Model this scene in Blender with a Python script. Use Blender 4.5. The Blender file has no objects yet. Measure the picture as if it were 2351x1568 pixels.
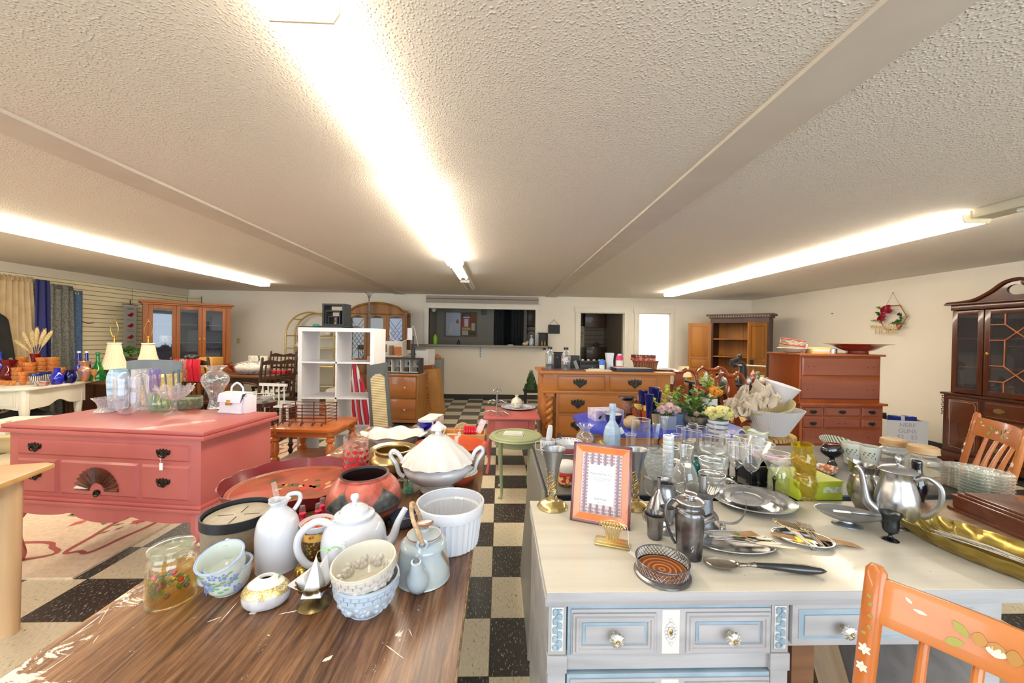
import bpy,bmesh,math,random
from math import sin,cos,pi,sqrt,atan2,radians as R
from mathutils import Vector as V,Matrix,Euler
rnd=random.Random(7)
S=bpy.context.scene
# ---------------------------------------------------------------- camera
CH,FPX=1.40,872.0
PITCH,YAW,ROLL=0.0108,0.0324,0.0155
cam=bpy.data.objects.new('camera',bpy.data.cameras.new('camera'))
S.collection.objects.link(cam); S.camera=cam
cam.data.sensor_fit='HORIZONTAL'; cam.data.sensor_width=36.0
cam.data.lens=36.0*FPX / 2351.0; cam.data.clip_start=.02
CF=V((sin(YAW)*cos(PITCH),cos(YAW)*cos(PITCH),-sin(PITCH)))
_r0=V((cos(YAW),-sin(YAW),0)); _u0=_r0.cross(CF)
CR=_r0*cos(ROLL)+_u0*sin(ROLL); CU=_u0*cos(ROLL)-_r0*sin(ROLL)
CP=V((0,0,CH))
cam.matrix_world=Matrix(((CR.x,CU.x,-CF.x,0),(CR.y,CU.y,-CF.y,0),(CR.z,CU.z,-CF.z,CH),(0,0,0,1)))
def ray(px,py): return CF*FPX+CR*(px-1175.5)-CU*(py-784.0)
def at(px,py,z):
    "the point of the horizontal plane z seen at a photo pixel"
    d=ray(px,py); return CP+d*((z-CH)/d.z)
def atY(px,py,Y):
    d=ray(px,py); return CP+d*(Y/d.y)
def atX(px,py,X):
    d=ray(px,py); return CP+d*(X/d.x)
# ---------------------------------------------------------------- world, exposure
W=bpy.data.worlds.new('world'); S.world=W; W.use_nodes=True
W.node_tree.nodes['Background'].inputs[0].default_value=(.80,.90,1,1)
W.node_tree.nodes['Background'].inputs[1].default_value=1.5
S.view_settings.view_transform='Standard'; S.view_settings.look='None'
S.view_settings.exposure=0.86; S.view_settings.gamma=1.0; S.view_settings.use_curve_mapping=False
S.cycles.use_denoising=True
S.cycles.transparent_max_bounces=40; S.cycles.max_bounces=8; S.cycles.diffuse_bounces=4; S.cycles.glossy_bounces=4
S.cycles.sample_clamp_indirect=6.0; S.cycles.caustics_reflective=False; S.cycles.caustics_refractive=False
def area(name,loc,size,energy,col,rot):
    l=bpy.data.lights.new(name,'AREA'); l.shape='RECTANGLE'; l.size,l.size_y=size
    l.energy=energy; l.color=col
    o=bpy.data.objects.new(name,l); S.collection.objects.link(o); o.location=loc; o.rotation_euler=rot
    return o
# daylight entering by the shop windows behind the camera and on the right-hand side
area('daylight_shop_window',(-3.4,-2.44,1.25),(4.6,1.9),48,(.80,.90,1),(R(90),0,0))
area('daylight_shop_window',(2.4,-2.44,1.25),(4.6,1.9),66,(.80,.90,1),(R(90),0,0))
area('daylight_annex',(3.5,10.3,2.2),(1.2,1.6),60,(1,1,1),(0,0,0))
EMIT=7.0
# ---------------------------------------------------------------- materials
def _nt(name):
    m=bpy.data.materials.new(name); m.use_nodes=True
    nt=m.node_tree; b=nt.nodes['Principled BSDF']
    return m,nt,b
def _n(nt,t,**k):
    n=nt.nodes.new(t)
    for a,v in k.items():
        if a.startswith('i_'):
            key=a[2:]; n.inputs[int(key) if key.isdigit() else key.replace('_',' ')].default_value=v
        else: setattr(n,a,v)
    return n
def C4(c): return (c[0],c[1],c[2],1)
def hx(h):
    "sRGB hex -> linear"
    h=h.lstrip('#'); o=[]
    for i in (0,2,4):
        s=int(h[i:i+2],16)/255; o.append(s/12.92 if s<=.04045 else ((s+.055)/1.055)**2.4)
    return tuple(o)
def ramp(nt,stops,interp='LINEAR'):
    r=nt.nodes.new('ShaderNodeValToRGB'); cr=r.color_ramp; cr.interpolation=interp
    while len(cr.elements)<len(stops): cr.elements.new(.5)
    for e,(p,c) in zip(cr.elements,stops): e.position=p; e.color=C4(c) if len(c)==3 else c
    return r
_mc={}
def M(col,r=.5,m=0.,c2=None,mode='noise',s=8.,st=(1,1,1),bs=0.,bump=0.,coat=0.,amt=(.4,.6),c3=None,spec=.5,bd=.004,detail=4,interp='LINEAR'):
    """procedural surface. col/c2/c3 hex; mode noise|wood|vor|stripe|dots; s scale, st per-axis stretch; bump strength at scale bs"""
    key=(col,r,m,c2,mode,s,st,bs,bump,coat,amt,c3,spec,bd,interp)
    if key in _mc: return _mc[key]
    mt,nt,b=_nt('surface_%d' % len(_mc)); L=nt.links.new
    b.inputs['Roughness'].default_value=r; b.inputs['Metallic'].default_value=m
    b.inputs['Coat Weight'].default_value=coat; b.inputs['Coat Roughness'].default_value=.06
    b.inputs['Specular IOR Level'].default_value=spec
    b.inputs['Base Color'].default_value=C4(hx(col))
    tc=mp=None
    if c2 or bump:
        tc=_n(nt,'ShaderNodeTexCoord'); mp=_n(nt,'ShaderNodeMapping'); L(tc.outputs['Object'],mp.inputs[0]); mp.inputs['Scale'].default_value=st
    if c2:
        st_=[(amt[0],hx(col)),(amt[1],hx(c2))]
        if c3: st_=[(amt[0],hx(col)),((amt[0]+amt[1])/2,hx(c3)),(amt[1],hx(c2))]
        if mode=='wood':
            n1=_n(nt,'ShaderNodeTexNoise',i_Scale=s,i_Detail=6.,i_Distortion=.6); L(mp.outputs[0],n1.inputs['Vector'])
            f=n1.outputs['Fac']
        elif mode=='vor':
            n1=_n(nt,'ShaderNodeTexVoronoi',i_Scale=s); L(mp.outputs[0],n1.inputs['Vector']); f=n1.outputs['Distance']
        elif mode=='cells':
            n1=_n(nt,'ShaderNodeTexVoronoi',i_Scale=s); L(mp.outputs[0],n1.inputs['Vector'])
            sp=_n(nt,'ShaderNodeSeparateColor'); L(n1.outputs['Color'],sp.inputs[0]); f=sp.outputs[0]
        elif mode=='stripe':
            n1=_n(nt,'ShaderNodeTexWave',i_Scale=s,i_Distortion=0.,bands_direction='Z' if st[0]<=.2 and st[2]>=1 else 'X'); L(mp.outputs[0],n1.inputs['Vector']); f=n1.outputs['Fac']
        elif mode=='rings':
            n1=_n(nt,'ShaderNodeTexWave',i_Scale=s,i_Distortion=1.2,wave_type='RINGS',rings_direction='Z'); L(mp.outputs[0],n1.inputs['Vector']); f=n1.outputs['Fac']
        elif mode=='checker':
            n1=_n(nt,'ShaderNodeTexChecker',i_Scale=s); L(mp.outputs[0],n1.inputs['Vector']); f=n1.outputs['Fac']
        else:
            n1=_n(nt,'ShaderNodeTexNoise',i_Scale=s,i_Detail=float(detail)); L(mp.outputs[0],n1.inputs['Vector']); f=n1.outputs['Fac']
        rp=ramp(nt,st_,interp); L(f,rp.inputs[0]); L(rp.outputs[0],b.inputs['Base Color'])
    if bump:
        nb=_n(nt,'ShaderNodeTexNoise',i_Scale=bs,i_Detail=3.); L(mp.outputs[0],nb.inputs['Vector'])
        bu=_n(nt,'ShaderNodeBump',i_Strength=bump,i_Distance=bd); L(nb.outputs['Fac'],bu.inputs['Height']); L(bu.outputs[0],b.inputs['Normal'])
    _mc[key]=mt; return mt
def wood(c1,c2,axis='x',s=14.,r=.38,coat=.15,str_=.07,amt=(.3,.7)):
    st={'x': (str_,1,1),'y': (1,str_,1),'z': (1,1,str_)}[axis]
    return M(c1,r,0,c2,'wood',s,st,30.,.05,coat,amt)
_gc={}
def glass(tint='ffffff',body=.06,r=.02,dens=1.0,milky=0.0,cut=0):
    "thin clear or tinted glass: see-through with a Fresnel gloss and pale edges"
    key=(tint,body,r,dens,milky,cut)
    if key in _gc: return _gc[key]
    m=bpy.data.materials.new('glass_%d' % len(_gc)); m.use_nodes=True; nt=m.node_tree; L=nt.links.new
    for n in list(nt.nodes):
        if n.type != 'OUTPUT_MATERIAL': nt.nodes.remove(n)
    out=[n for n in nt.nodes if n.type=='OUTPUT_MATERIAL'][0]
    t=_n(nt,'ShaderNodeBsdfTransparent'); t.inputs[0].default_value=C4(hx(tint))
    g=_n(nt,'ShaderNodeBsdfGlossy'); g.inputs[0].default_value=(1,1,1,1); g.inputs['Roughness'].default_value=max(r,.02)
    d=_n(nt,'ShaderNodeBsdfDiffuse'); d.inputs[0].default_value=C4([min(.95,x*.95+.02) for x in hx(tint)])
    lw=_n(nt,'ShaderNodeLayerWeight',i_Blend=.28)
    mm=_n(nt,'ShaderNodeMath',operation='MULTIPLY_ADD',i_1=.24*dens,i_2=body*.25+milky); L(lw.outputs['Facing'],mm.inputs[0])
    mix0=_n(nt,'ShaderNodeMixShader'); L(mm.outputs[0],mix0.inputs[0]); L(t.outputs[0],mix0.inputs[1]); L(d.outputs[0],mix0.inputs[2])
    fa=_n(nt,'ShaderNodeLayerWeight',i_Blend=.5)
    pw=_n(nt,'ShaderNodeMath',operation='POWER',i_1=4.); L(fa.outputs['Facing'],pw.inputs[0])
    fr=_n(nt,'ShaderNodeMath',operation='MULTIPLY_ADD',i_1=.85,i_2=.045); L(pw.outputs[0],fr.inputs[0])
    if cut:
        tc=_n(nt,'ShaderNodeTexCoord'); vo=_n(nt,'ShaderNodeTexVoronoi',i_Scale=float(cut)); L(tc.outputs['Object'],vo.inputs['Vector'])
        bu=_n(nt,'ShaderNodeBump',i_Strength=.9,i_Distance=.006); L(vo.outputs['Distance'],bu.inputs['Height'])
        for k in (g.inputs['Normal'],lw.inputs['Normal'],fa.inputs['Normal'],d.inputs['Normal']): L(bu.outputs[0],k)
    mix=_n(nt,'ShaderNodeMixShader'); L(fr.outputs[0],mix.inputs[0]); L(mix0.outputs[0],mix.inputs[1]); L(g.outputs[0],mix.inputs[2])
    L(mix.outputs[0],out.inputs[0]); _gc[key]=m; return m
def emis(col,st):
    m,nt,b=_nt('lit'); b.inputs['Base Color'].default_value=C4(hx(col)); b.inputs['Emission Color'].default_value=C4(hx(col)); b.inputs['Emission Strength'].default_value=st
    return m
# ---------------------------------------------------------------- geometry helpers
def sp(pts,n=4):
    "Catmull-Rom through control points (any dimension)"
    P=[tuple(p) for p in pts]; out=[]
    Q=[P[0]]+P+[P[-1]]
    for i in range(1,len(Q)-2):
        a,b,c,d=Q[i-1],Q[i],Q[i+1],Q[i+2]
        for k in range(n):
            t=k/n
            out.append(tuple(.5*((2*b[j])+(-a[j]+c[j])*t+(2*a[j]-5*b[j]+4*c[j]-d[j])*t*t+(-a[j]+3*b[j]-3*c[j]+d[j])*t**3) for j in range(len(b))))
    out.append(P[-1]); return out
def hollow(prof,t,tb=None):
    "outer profile (axis, base up to rim) -> closed outer + rim + inner wall"
    P=[(max(r,0),z) for r,z in prof]; N=[]
    for i in range(len(P)):
        a=P[max(i-1,0)]; b=P[min(i+1,len(P)-1)]
        dx,dz=b[0]-a[0],b[1]-a[1]; l=sqrt(dx*dx+dz*dz) or 1
        N.append((-dz/l,dx/l))
    inner=[(max(p[0]+n[0]*t,0),p[1]+n[1]*t) for p,n in zip(P,N)]
    inner[-1]=(max(P[-1][0]-t,0),P[-1][1])
    inn=list(reversed(inner)); inn[-1]=(0,inn[-1][1])
    return P+inn
class MB:
    def __init__(s): s.v=[]; s.f=[]; s.mi=[]; s.T=Matrix(); s.k=0
    def tf(s,loc=(0,0,0),rot=(0,0,0),sc=(1,1,1)):
        s.T=Matrix.LocRotScale(V(loc),Euler(rot),V(sc) if not isinstance(sc,(int,float)) else V((sc,)*3)); return s
    def m(s,k): s.k=k; return s
    def add(s,vs,fs):
        o=len(s.v); s.v+=[tuple(s.T @ V(p)) for p in vs]
        s.f+=[tuple(i+o for i in f) for f in fs]; s.mi+=[s.k]*len(fs); return s
    def box(s,x0,x1,y0,y1,z0,z1):
        return s.add([(x,y,z) for z in (z0,z1) for y in (y0,y1) for x in (x0,x1)],
                     [(0,2,3,1),(4,5,7,6),(0,1,5,4),(2,6,7,3),(0,4,6,2),(1,3,7,5)])
    def cb(s,c,d): return s.box(c[0]-d[0]/2,c[0]+d[0]/2,c[1]-d[1]/2,c[1]+d[1]/2,c[2]-d[2]/2,c[2]+d[2]/2)
    def prism(s,poly,a,b,ax='z'):
        "polygon extruded along ax from a to b; poly in the other two axes (xy | xz | yz)"
        n=len(poly)
        f={'z': lambda p,t: (p[0],p[1],t),'y': lambda p,t: (p[0],t,p[1]),'x': lambda p,t: (t,p[0],p[1])}[ax]
        return s.add([f(p,a) for p in poly]+[f(p,b) for p in poly],
                     [tuple(range(n))[::-1],tuple(range(n,2*n))]+[(i,(i+1) % n,(i+1) % n+n,i+n) for i in range(n)])
    def lathe(s,prof,seg=32,fn=None,ex=1,ey=1,c=(0,0,0)):
        "fn(angle, r, z) -> (r, z)"
        vs,fs,rows=[],[],[]
        for (r,z) in prof:
            if r<1e-6: rows.append([len(vs)]); vs.append((c[0],c[1],c[2]+z))
            else:
                row=[]
                for k in range(seg):
                    a=2*pi*k/seg; rr,zz=fn(a,r,z) if fn else (r,z)
                    row.append(len(vs)); vs.append((c[0]+rr*cos(a)*ex,c[1]+rr*sin(a)*ey,c[2]+zz))
                rows.append(row)
        for A,B in zip(rows,rows[1:]):
            if len(A)==1 and len(B)==1: continue
            for k in range(seg):
                j=(k+1) % seg
                if len(A)==1: fs.append((A[0],B[j],B[k]))
                elif len(B)==1: fs.append((A[k],A[j],B[0]))
                else: fs.append((A[k],A[j],B[j],B[k]))
        if len(prof)==2 and len(rows[0])>1: fs.append(tuple(reversed(rows[0])))
        if len(prof)==2 and len(rows[-1])>1: fs.append(tuple(rows[-1]))
        return s.add(vs,fs)
    def cyl(s,c,r,h,seg=16,r2=None): return s.lathe([(r,0),(r if r2 is None else r2,h)],seg,c=c)
    def ball(s,c,r,seg=12,sc=(1,1,1)):
        n=max(4,seg//2); vs,fs=[],[]
        pr=[(sin(pi*i/n),-cos(pi*i/n)) for i in range(n+1)]; pr[0]=(0,-1); pr[-1]=(0,1)
        T0=s.T; s.T=T0 @ Matrix.Translation(V(c)) @ Matrix.Diagonal((r*sc[0],r*sc[1],r*sc[2],1)); s.lathe(pr,seg); s.T=T0; return s
    def tube(s,pts,rad,seg=8,closed=False,flat=1.0):
        P=[V(p) for p in pts]; n=len(P)
        rr=rad if isinstance(rad,(list,tuple)) else [rad]*n
        tang=[((P[(i+1) % n] if (closed or i<n-1) else P[i])-(P[i-1] if (closed or i>0) else P[i])).normalized() for i in range(n)]
        up=V((0,0,1)) if abs(tang[0].z)<.9 else V((0,1,0))
        nx=tang[0].cross(up).normalized(); vs,fs=[],[]
        for i in range(n):
            nx=(nx-tang[i]*nx.dot(tang[i])).normalized(); ny=tang[i].cross(nx)
            for k in range(seg):
                a=2*pi*k/seg; vs.append(tuple(P[i]+nx*(cos(a)*rr[i])+ny*(sin(a)*rr[i]*flat)))
        for i in range(n if closed else n-1):
            j=(i+1) % n
            for k in range(seg):
                l=(k+1) % seg; fs.append((i*seg+k,i*seg+l,j*seg+l,j*seg+k))
        if not closed: fs+=[tuple(range(seg))[::-1],tuple(range((n-1)*seg,n*seg))]
        return s.add(vs,fs)
    def grid(s,f,nu,nv,th=0):
        "surface f(u,v)->point, u,v in 0..1; th: thickness along -normal approx (closed slab)"
        top=[V(f(i/nu,j/nv)) for j in range(nv+1) for i in range(nu+1)]
        q=[(j*(nu+1)+i,j*(nu+1)+i+1,(j+1)*(nu+1)+i+1,(j+1)*(nu+1)+i) for j in range(nv) for i in range(nu)]
        if not th: return s.add([tuple(p) for p in top],q)
        nr=[V((0,0,0)) for _ in top]
        for a,b,c,d in q:
            n=(top[c]-top[a]).cross(top[d]-top[b])
            for k in (a,b,c,d): nr[k]+=n
        bot=[p-(n.normalized() if n.length else V((0,0,1)))*th for p,n in zip(top,nr)]; N=len(top)
        fs=list(q)+[tuple(x+N for x in reversed(k)) for k in q]
        ed=[j*(nu+1) for j in range(nv+1)]; ring=[i for i in range(nu+1)]+[j*(nu+1)+nu for j in range(1,nv+1)]+[nv*(nu+1)+i for i in range(nu-1,-1,-1)]+[j*(nu+1) for j in range(nv-1,0,-1)]
        for a,b in zip(ring,ring[1:]+ring[:1]): fs.append((b,a,a+N,b+N))
        return s.add([tuple(p) for p in top+bot],fs)
    def mesh(s,name,mats,smooth=35,bevel=0):
        me=bpy.data.meshes.new(name); me.from_pydata(s.v,[],s.f)
        if not isinstance(mats,(list,tuple)): mats=[mats]
        for mt in mats: me.materials.append(mt)
        me.polygons.foreach_set('material_index',s.mi)
        if bevel:
            bm=bmesh.new(); bm.from_mesh(me)
            ed=[e for e in bm.edges if len(e.link_faces)==2 and e.calc_face_angle(0)>R(40)]
            bmesh.ops.bevel(bm,geom=ed,offset=bevel,segments=2,affect='EDGES',profile=.6,clamp_overlap=True)
            bm.to_mesh(me); bm.free()
        if smooth:
            me.polygons.foreach_set('use_smooth',[True]*len(me.polygons)); me.set_sharp_from_angle(angle=R(smooth))
        me.update(); return me
RIMG=None
def rim(q,r,z,w=.0012,k=1,n=36,ex=1,ey=1): return q.m(k).tube([(r*cos(a)*ex,r*sin(a)*ey,z) for a in [2*pi*j/n for j in range(n)]],w,6,True).m(0)  # milky ring that paints the bright highlight line along a glass rim
def props(o,label=None,cat=None,group=None,kind=None):
    if label: o['label']=label
    if cat: o['category']=cat
    if group: o['group']=group
    if kind: o['kind']=kind
    return o
def link(o,parent=None):
    S.collection.objects.link(o)
    if parent: o.parent=parent
    return o
def P(name,mb,mats,parent=None,loc=(0,0,0),rot=(0,0,0),bevel=0,smooth=35,label=None,kind=None):
    "a part: one mesh under its thing"
    o=bpy.data.objects.new(name,mb.mesh(name,mats,smooth,bevel)); link(o,parent)
    o.location=loc; o.rotation_euler=rot; return props(o,label,kind=kind)
def T(name,label,cat,loc=(0,0,0),rz=0,group=None,rot=None,sc=1):
    "a thing: an Empty at its base"
    o=bpy.data.objects.new(name,None); link(o); o.empty_display_size=.05
    o.location=loc; o.rotation_euler=rot or (0,0,rz); o.scale=(sc,)*3 if isinstance(sc,(int,float)) else sc
    return props(o,label,cat,group)
def S1(name,label,cat,mb,mats,loc=(0,0,0),rz=0,group=None,rot=None,bevel=0,smooth=35,kind=None):
    "a thing that is one mesh"
    o=P(name,mb,mats,None,loc,rot or (0,0,rz),bevel,smooth); return props(o,label,cat,group,kind)
def ST(name,mb,mats,parent=None,bevel=0,smooth=35,loc=(0,0,0),rz=0):
    o=P(name,mb,mats,parent,loc,(0,0,rz),bevel,smooth); o['kind']='structure'; return o
def dup(root,loc=None,rz=None,label=None,group=None,rot=None,sc=None):
    def cp(o,par):
        c=o.copy(); S.collection.objects.link(c); c.parent=par
        for ch in o.children: cp(ch,c)
        return c
    c=cp(root,None)
    if loc is not None: c.location=loc
    if rz is not None: c.rotation_euler=(0,0,rz)
    if rot is not None: c.rotation_euler=rot
    if sc is not None: c.scale=(sc,)*3 if isinstance(sc,(int,float)) else sc
    return props(c,label,None,group)
_fontc={}
def text(name,txt,size,mat,parent,loc,rot,ext=.0006,align='CENTER',shear=0,label=None,sx=1):
    cu=bpy.data.curves.new(name,'FONT'); cu.body=txt; cu.size=1.; cu.extrude=ext/size; cu.align_x=align; cu.align_y='CENTER'; cu.shear=shear
    tmp=bpy.data.objects.new(name,cu); S.collection.objects.link(tmp)
    me=bpy.data.meshes.new_from_object(tmp.evaluated_get(bpy.context.evaluated_depsgraph_get()))
    bpy.data.objects.remove(tmp); me.materials.clear(); me.materials.append(mat)
    o=bpy.data.objects.new(name,me); link(o,parent); o.location=loc; o.rotation_euler=rot; o.scale=(sx*size,size,size)
    return props(o,label)
# ---------------------------------------------------------------- room
XL,XR,YB,YF,ZC=-6.9,5.8,8.6,-2.5,2.34
TS=.3255
def floor_mat():
    m,nt,b=_nt('checkered_vinyl_tiles'); L=nt.links.new
    tc=_n(nt,'ShaderNodeTexCoord'); mp=_n(nt,'ShaderNodeMapping'); L(tc.outputs['Object'],mp.inputs[0])
    o=at(1129.5,1324.7,0)
    mp.inputs['Scale'].default_value=(1/TS,1/TS,1); mp.inputs['Location'].default_value=(-o.x/TS+1,-o.y/TS,.5)
    ck=_n(nt,'ShaderNodeTexChecker',i_Scale=1.); L(mp.outputs[0],ck.inputs['Vector'])
    n1=_n(nt,'ShaderNodeTexNoise',i_Scale=38.,i_Detail=5.,i_Roughness=.65); L(tc.outputs['Object'],n1.inputs['Vector'])
    m2=_n(nt,'ShaderNodeMapping'); L(tc.outputs['Object'],m2.inputs[0]); m2.inputs['Rotation'].default_value=(0,0,.5); m2.inputs['Scale'].default_value=(130,45,1)
    n2=_n(nt,'ShaderNodeTexNoise',i_Scale=1.,i_Detail=2.); L(m2.outputs[0],n2.inputs['Vector'])
    dk=ramp(nt,[(.0,hx('2b2b27')),(.62,hx('3b3b37')),(.66,hx('a9a798'))]); L(n2.outputs['Fac'],dk.inputs[0])
    lt=ramp(nt,[(.30,hx('6f6858')),(.345,hx('cfc4a6')),(.7,hx('e0d6ba'))]); L(n2.outputs['Fac'],lt.inputs[0])
    mx=_n(nt,'ShaderNodeMix',data_type='RGBA'); L(ck.outputs['Fac'],mx.inputs['Factor']); L(lt.outputs[0],mx.inputs[6]); L(dk.outputs[0],mx.inputs[7])
    # dark joints
    br=_n(nt,'ShaderNodeTexBrick',i_Scale=1.,i_Mortar_Size=.008,offset=0.); br.inputs['Brick Width'].default_value=1.; br.inputs['Row Height'].default_value=1.
    br.inputs['Color1'].default_value=(1,1,1,1); br.inputs['Color2'].default_value=(1,1,1,1); br.inputs['Mortar'].default_value=(.35,.33,.3,1)
    m3=_n(nt,'ShaderNodeMapping'); L(tc.outputs['Object'],m3.inputs[0]); m3.inputs['Scale'].default_value=(1/TS,1/TS,1); m3.inputs['Location'].default_value=(-o.x/TS,-o.y/TS,0)
    L(m3.outputs[0],br.inputs['Vector'])
    mu=_n(nt,'ShaderNodeMix',data_type='RGBA',blend_type='MULTIPLY'); mu.inputs['Factor'].default_value=1.; L(mx.outputs[2],mu.inputs[6]); L(br.outputs['Color'],mu.inputs[7])
    L(mu.outputs[2],b.inputs['Base Color']); b.inputs['Roughness'].default_value=.28
    rr=_n(nt,'ShaderNodeMapRange',i_3=.22,i_4=.42); L(n1.outputs['Fac'],rr.inputs[0]); L(rr.outputs[0],b.inputs['Roughness'])
    return m
def ceil_mat():
    m,nt,b=_nt('popcorn_texture'); L=nt.links.new
    tc=_n(nt,'ShaderNodeTexCoord')
    v=_n(nt,'ShaderNodeTexVoronoi',i_Scale=105.,feature='SMOOTH_F1'); L(tc.outputs['Object'],v.inputs['Vector'])
    n=_n(nt,'ShaderNodeTexNoise',i_Scale=55.,i_Detail=3.); L(tc.outputs['Object'],n.inputs['Vector'])
    r=ramp(nt,[(.0,(1,1,1)),(.42,(0,0,0))]); L(v.outputs['Distance'],r.inputs[0])
    mu=_n(nt,'ShaderNodeMath',operation='MULTIPLY'); L(r.outputs[0],mu.inputs[0]); L(n.outputs['Fac'],mu.inputs[1])
    bu=_n(nt,'ShaderNodeBump',i_Strength=1.,i_Distance=.007); L(mu.outputs[0],bu.inputs['Height']); L(bu.outputs[0],b.inputs['Normal'])
    b.inputs['Base Color'].default_value=C4(hx('e6dfd3')); b.inputs['Roughness'].default_value=.9
    return m
WALLM=M('ebe3d3',.75,c2='f0e9dc',s=1.2,amt=(.3,.7),bs=120.,bump=.05)
TRIM=M('e9e4d4',.45)
ST('floor',MB().box(XL-.3,XR+.3,YF-.3,13.,-.1,0),floor_mat())
ST('ceiling',MB().box(XL-.1,XR+.1,YF-.1,YB+.12,ZC,ZC+.1),ceil_mat())
ST('wall_left',MB().box(XL-.1,XL,YF,YB,0,ZC),WALLM)
ST('wall_right',MB().box(XR,XR+.1,YF,YB+.1,0,ZC),WALLM)
# back wall, pierced by the serving hatch and two doorways
HX0,HX1,HZ0,HZ1=-1.60,.80,1.22,2.03
D1a,D1b,D2a,D2b,DZ=1.82,2.84,3.17,3.90,2.00
w=MB()
for x0,x1,z0,z1 in ((XL,HX0,0,ZC),(HX0,HX1,0,HZ0),(HX0,HX1,HZ1,ZC),(HX1,D1a,0,ZC),(D1a,D1b,DZ,ZC),(D1b,D2a,0,ZC),(D2a,D2b,DZ,ZC),(D2b,XR,0,ZC)):
    w.box(x0,x1,YB,YB+.1,z0,z1)
ST('wall_back',w,WALLM)
w=MB().box(XL,-5.8,YF-.1,YF,0,ZC).box(-1.,0,YF-.1,YF,0,ZC).box(4.8,XR,YF-.1,YF,0,ZC).box(-5.8,-1.,YF-.1,YF,0,.25).box(0,4.8,YF-.1,YF,0,.25).box(-5.8,-1.,YF-.1,YF,2.25,ZC).box(0,4.8,YF-.1,YF,2.25,ZC)
ST('wall_front',w,WALLM)
for n,(a,b_) in enumerate(((-5.8,-1.),(0,4.8))):
    q=MB()
    for x in (a,(a+b_)/2-.03,b_-.06): q.box(x,x+.06,YF-.09,YF-.01,.25,2.25)
    q.box(a,b_,YF-.09,YF-.01,.25,.31).box(a,b_,YF-.09,YF-.01,2.19,2.25)
    ST('window_%d' % (n+2),q,TRIM)
DKB=M('33322f',.5)
q=MB().box(HX0-1.5,D1a-.1,YB-.012,YB-.001,0,.1).box(D1b+.1,D2a-.1,YB-.012,YB-.001,0,.1).box(D2b+.1,XR,YB-.012,YB-.001,0,.1).box(XL,HX0-1.5,YB-.012,YB-.001,0,.1)
ST('baseboard_back',q,DKB); ST('baseboard_right',MB().box(XR-.012,XR-.001,YF,YB-.013,0,.1),DKB)
ST('baseboard_left',MB().box(XL+.001,XL+.012,YF,YB-.013,0,.1),DKB)
# hatch frame and counter
q=MB().box(HX0-.11,HX0,YB-.025,YB-.001,HZ0,HZ1).box(HX1,HX1+.11,YB-.025,YB-.001,HZ0,HZ1).box(HX0-.13,HX1+.13,YB-.03,YB-.001,HZ1,HZ1+.115)
q.box(HX0-.03,HX0,YB,YB+.13,HZ0,HZ1).box(HX1,HX1+.03,YB,YB+.13,HZ0,HZ1)
ST('window_1',q,TRIM,bevel=.004)
ST('trim_1',MB().box(HX0-.32,HX1+.32,YB-.26,YB-.031,HZ0-.04,HZ0),M('8f8a80',.35),bevel=.008)
ST('trim_2',MB().box(HX0-.06,HX1+.06,YB-.05,YB-.031,2.155,2.235).m(1).box(HX0-.06,HX1+.06,YB-.05,YB-.031,2.24,2.25).m(0).box(HX0-.06,HX1+.06,YB-.05,YB-.031,2.255,2.31),[M('a79c90',.6),M('6b5a48',.6)])
for n,(a,b_) in enumerate(((D1a,D1b),(D2a,D2b))):
    q=MB().box(a-.1,a,YB-.025,YB-.001,0,DZ).box(b_,b_+.1,YB-.025,YB-.001,0,DZ).box(a-.12,b_+.12,YB-.03,YB-.001,DZ,DZ+.12)
    q.box(a,a+.02,YB,YB+.11,0,DZ).box(b_-.02,b_,YB,YB+.11,0,DZ).box(a,b_,YB,YB+.11,DZ-.02,DZ)
    ST('door_%d' % (n+1),q,TRIM,bevel=.004)
# ceiling cover boards
for n,(a,b_) in enumerate(((-2.36,-2.13),(1.03,1.27))):
    ST('trim_%d' % (n+3),MB().box(a,b_,YF,YB,ZC-.018,ZC+.0).m(1).box(*((a-.009,a) if n==0 else (b_,b_+.009)),YF,YB,ZC-.006,ZC),[M('cfc6b9',.6,c2='d8d0c4',s=4,amt=(.3,.7)),M('5d4c3c',.8)])
ST('trim_5',MB().box(XL,XL+.05,YF,YB,2.2,ZC-.001),M('d5cebb',.7))
# rooms beyond the hatch and doors
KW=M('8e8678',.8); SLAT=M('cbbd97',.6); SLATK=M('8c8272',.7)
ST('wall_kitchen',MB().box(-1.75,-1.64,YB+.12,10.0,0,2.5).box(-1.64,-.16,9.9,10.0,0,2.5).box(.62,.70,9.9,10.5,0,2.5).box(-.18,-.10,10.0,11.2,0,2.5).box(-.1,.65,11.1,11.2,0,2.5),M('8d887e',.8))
def slats(x0,x1,y,z0,z1,step,th=.018,axis='y',sgn=-1):
    q=MB(); z=z0
    while z<z1-.01:
        zt=min(z+step-.009,z1)
        if axis=='y': q.box(x0,x1,y,y+th,z,zt)
        else: q.box(y,y+th,x0,x1,z,zt)
        z+=step
    return q
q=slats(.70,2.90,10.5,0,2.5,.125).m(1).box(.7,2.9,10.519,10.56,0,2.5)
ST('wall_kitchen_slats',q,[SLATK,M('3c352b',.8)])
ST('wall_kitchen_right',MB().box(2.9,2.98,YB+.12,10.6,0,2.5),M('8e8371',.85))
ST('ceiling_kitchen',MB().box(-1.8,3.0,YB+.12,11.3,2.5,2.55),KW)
WH=M('f4f4f6',.8)
ST('wall_annex',MB().box(3.0,3.06,YB+.12,11.2,0,2.6).box(4.6,4.7,YB+.12,11.2,0,2.6).box(3.0,4.7,11.2,11.3,0,2.6),WH)
ST('ceiling_annex',MB().box(3.0,4.7,YB+.12,11.3,2.6,2.65),WH)
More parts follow.
